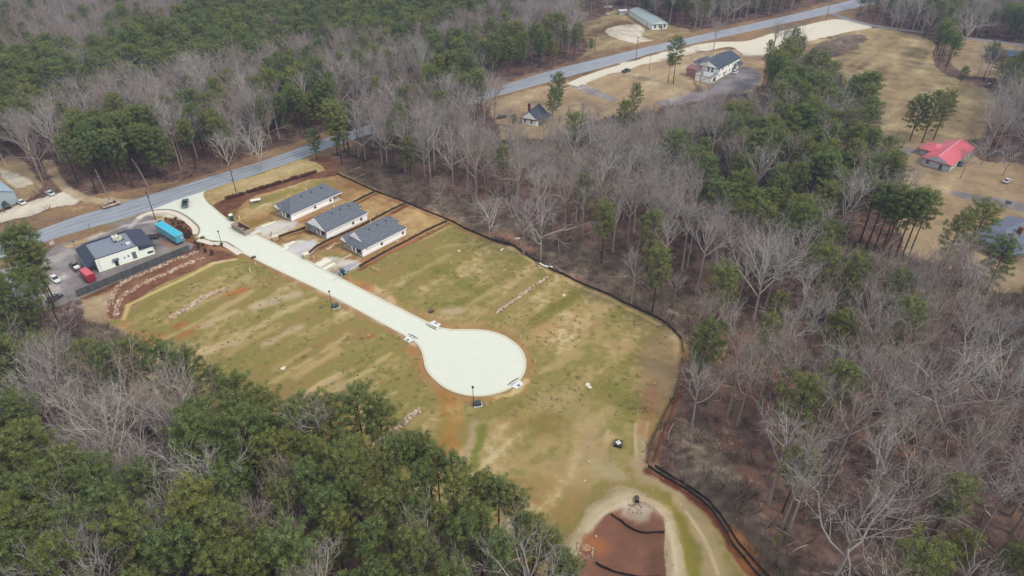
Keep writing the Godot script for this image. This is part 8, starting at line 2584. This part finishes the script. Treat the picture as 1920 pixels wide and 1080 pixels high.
	hero(spots, false, 4, Vector2(-1.11, -267.26), 13.0, 1, "mauve bare tree left of the white cottage's front corner")
	hero(spots, false, 0, Vector2(12.81, -254.85), 14.0, 3, "brownish bare tree in front of the white cottage's gable")
	hero(spots, false, 2, Vector2(35.08, -263.93), 16.0, 0, "straight grey bare tree between the cottage and the dry yard pines")
	hero(spots, false, 0, Vector2(166.31, -230.72), 11.0, 1, "small mauve bare tree below the red-roofed house's right end")
	hero(spots, false, 5, Vector2(183.48, -232.97), 12.0, 0, "wide grey bare tree in the bare yard right of the red roof")
	hero(spots, false, 0, Vector2(-102.61, -228.49), 17.0, 2, "tall pale tree at the roadside opposite the dry lawn")
	hero(spots, false, 5, Vector2(-95.41, -238.52), 14.0, 2, "spreading pale tree right of the tall roadside tree")


func undergrowth(rng: RandomNumberGenerator) -> void:
	# thin saplings and brush below the trees
	var meshes := []
	for v in 3:
		var mb := MB.new()
		for k in 7:
			var a := rng.randf() * TAU
			var d := Vector3(cos(a) * 0.5, 1.0, sin(a) * 0.5).normalized()
			var p := Vector3(cos(a), 0, sin(a)) * 0.3
			var l := rng.randf_range(1.0, 2.6)
			for i in 7:
				var q := p + d * l * (0.3 + 0.1 * i)
				var e := (d + Vector3(rng.randfn(), rng.randfn() * 0.5, rng.randfn()) * 0.8).normalized()
				var w := e.cross(Vector3(rng.randfn(), rng.randfn(), rng.randfn())).normalized() * 0.03
				mb.tri(q - w, q + w, q + e * l * 0.4, (w.cross(e) * (1 if w.cross(e).y > 0 else -1)).normalized())
			mb.tri(p - Vector3(0.04, 0, 0), p + Vector3(0.04, 0, 0), p + d * l, Vector3(0, 0.3, 1).normalized())
		var m := mb.mesh()
		m.surface_set_material(0, vmat(1.0))
		meshes.append(m)
	var places := [[], [], []]
	var tries := 0
	while tries < 26000:
		tries += 1
		var zz := -rng.randf_range(40, 330)
		var half := (-zz * 0.819 + 64.2) * 0.76
		var p := Vector2(rng.randf_range(-half, half), zz)
		var id := region_far[clampi(int((p.y - FAR_Z) / FAR_S), 0, FAR_H - 1) * FAR_W + clampi(int((p.x - FAR_X) / FAR_S), 0, FAR_W - 1)]
		if id == 14 or (id == 0 and rng.randf() < 0.5) or (id == 12 and rng.randf() < 0.6):
			places[rng.randi() % 3].append(p)
	var wood := Node3D.new()
	wood.name = nm("undergrowth")
	add_child(wood)
	tag(wood, "thin brown saplings and brush on the floor of the woods", "undergrowth", "", "stuff")
	for v in 3:
		var mm := MultiMesh.new()
		mm.transform_format = MultiMesh.TRANSFORM_3D
		mm.use_colors = true
		mm.mesh = meshes[v]
		mm.instance_count = places[v].size()
		for i in places[v].size():
			var s := rng.randf_range(0.5, 1.4)
			mm.set_instance_transform(i, Transform3D(Basis(Vector3.UP, rng.randf() * TAU).scaled(Vector3.ONE * s), on(places[v][i])))
			var k := rng.randf_range(0.7, 1.2)
			mm.set_instance_color(i, [lin(112 * k, 92 * k, 82 * k), lin(128 * k, 108 * k, 98 * k), lin(104 * k, 98 * k, 70 * k)][rng.randi() % 3])
		var o := MultiMeshInstance3D.new()
		o.name = "brush"
		o.multimesh = mm
		o.set_meta("kind", "stuff")
		wood.add_child(o, true)
	# fallen branches and logs
	var lg := MB.new()
	lg.tube([Vector3(-2.4, 0.12, 0), Vector3(0, 0.18, 0.15), Vector3(2.6, 0.1, -0.1)], [0.12, 0.1, 0.05], 5)
	lg.tube([Vector3(0.4, 0.16, 0.1), Vector3(1.3, 0.3, 0.9)], [0.05, 0.02], 3)
	var lm := lg.mesh()
	lm.surface_set_material(0, vmat(1.0))
	var at := []
	while at.size() < 700:
		var zz := -rng.randf_range(45, 260)
		var half := (-zz * 0.819 + 64.2) * 0.76
		var p := Vector2(rng.randf_range(-half, half), zz)
		var id := region_far[clampi(int((p.y - FAR_Z) / FAR_S), 0, FAR_H - 1) * FAR_W + clampi(int((p.x - FAR_X) / FAR_S), 0, FAR_W - 1)]
		if id == 14 or id == 0 or id == 12:
			at.append(p)
	var lmm := MultiMesh.new()
	lmm.transform_format = MultiMesh.TRANSFORM_3D
	lmm.use_colors = true
	lmm.mesh = lm
	lmm.instance_count = at.size()
	for i in at.size():
		lmm.set_instance_transform(i, Transform3D(Basis(Vector3.UP, rng.randf() * TAU).scaled(Vector3.ONE * rng.randf_range(0.5, 1.3)), on(at[i])))
		var k := rng.randf_range(0.8, 1.25)
		lmm.set_instance_color(i, lin(158 * k, 142 * k, 130 * k))
	var lo := MultiMeshInstance3D.new()
	lo.name = nm("fallen_branches")
	lo.multimesh = lmm
	add_child(lo)
	tag(lo, "pale fallen branches lying on the floor of the woods", "fallen branches", "", "stuff")
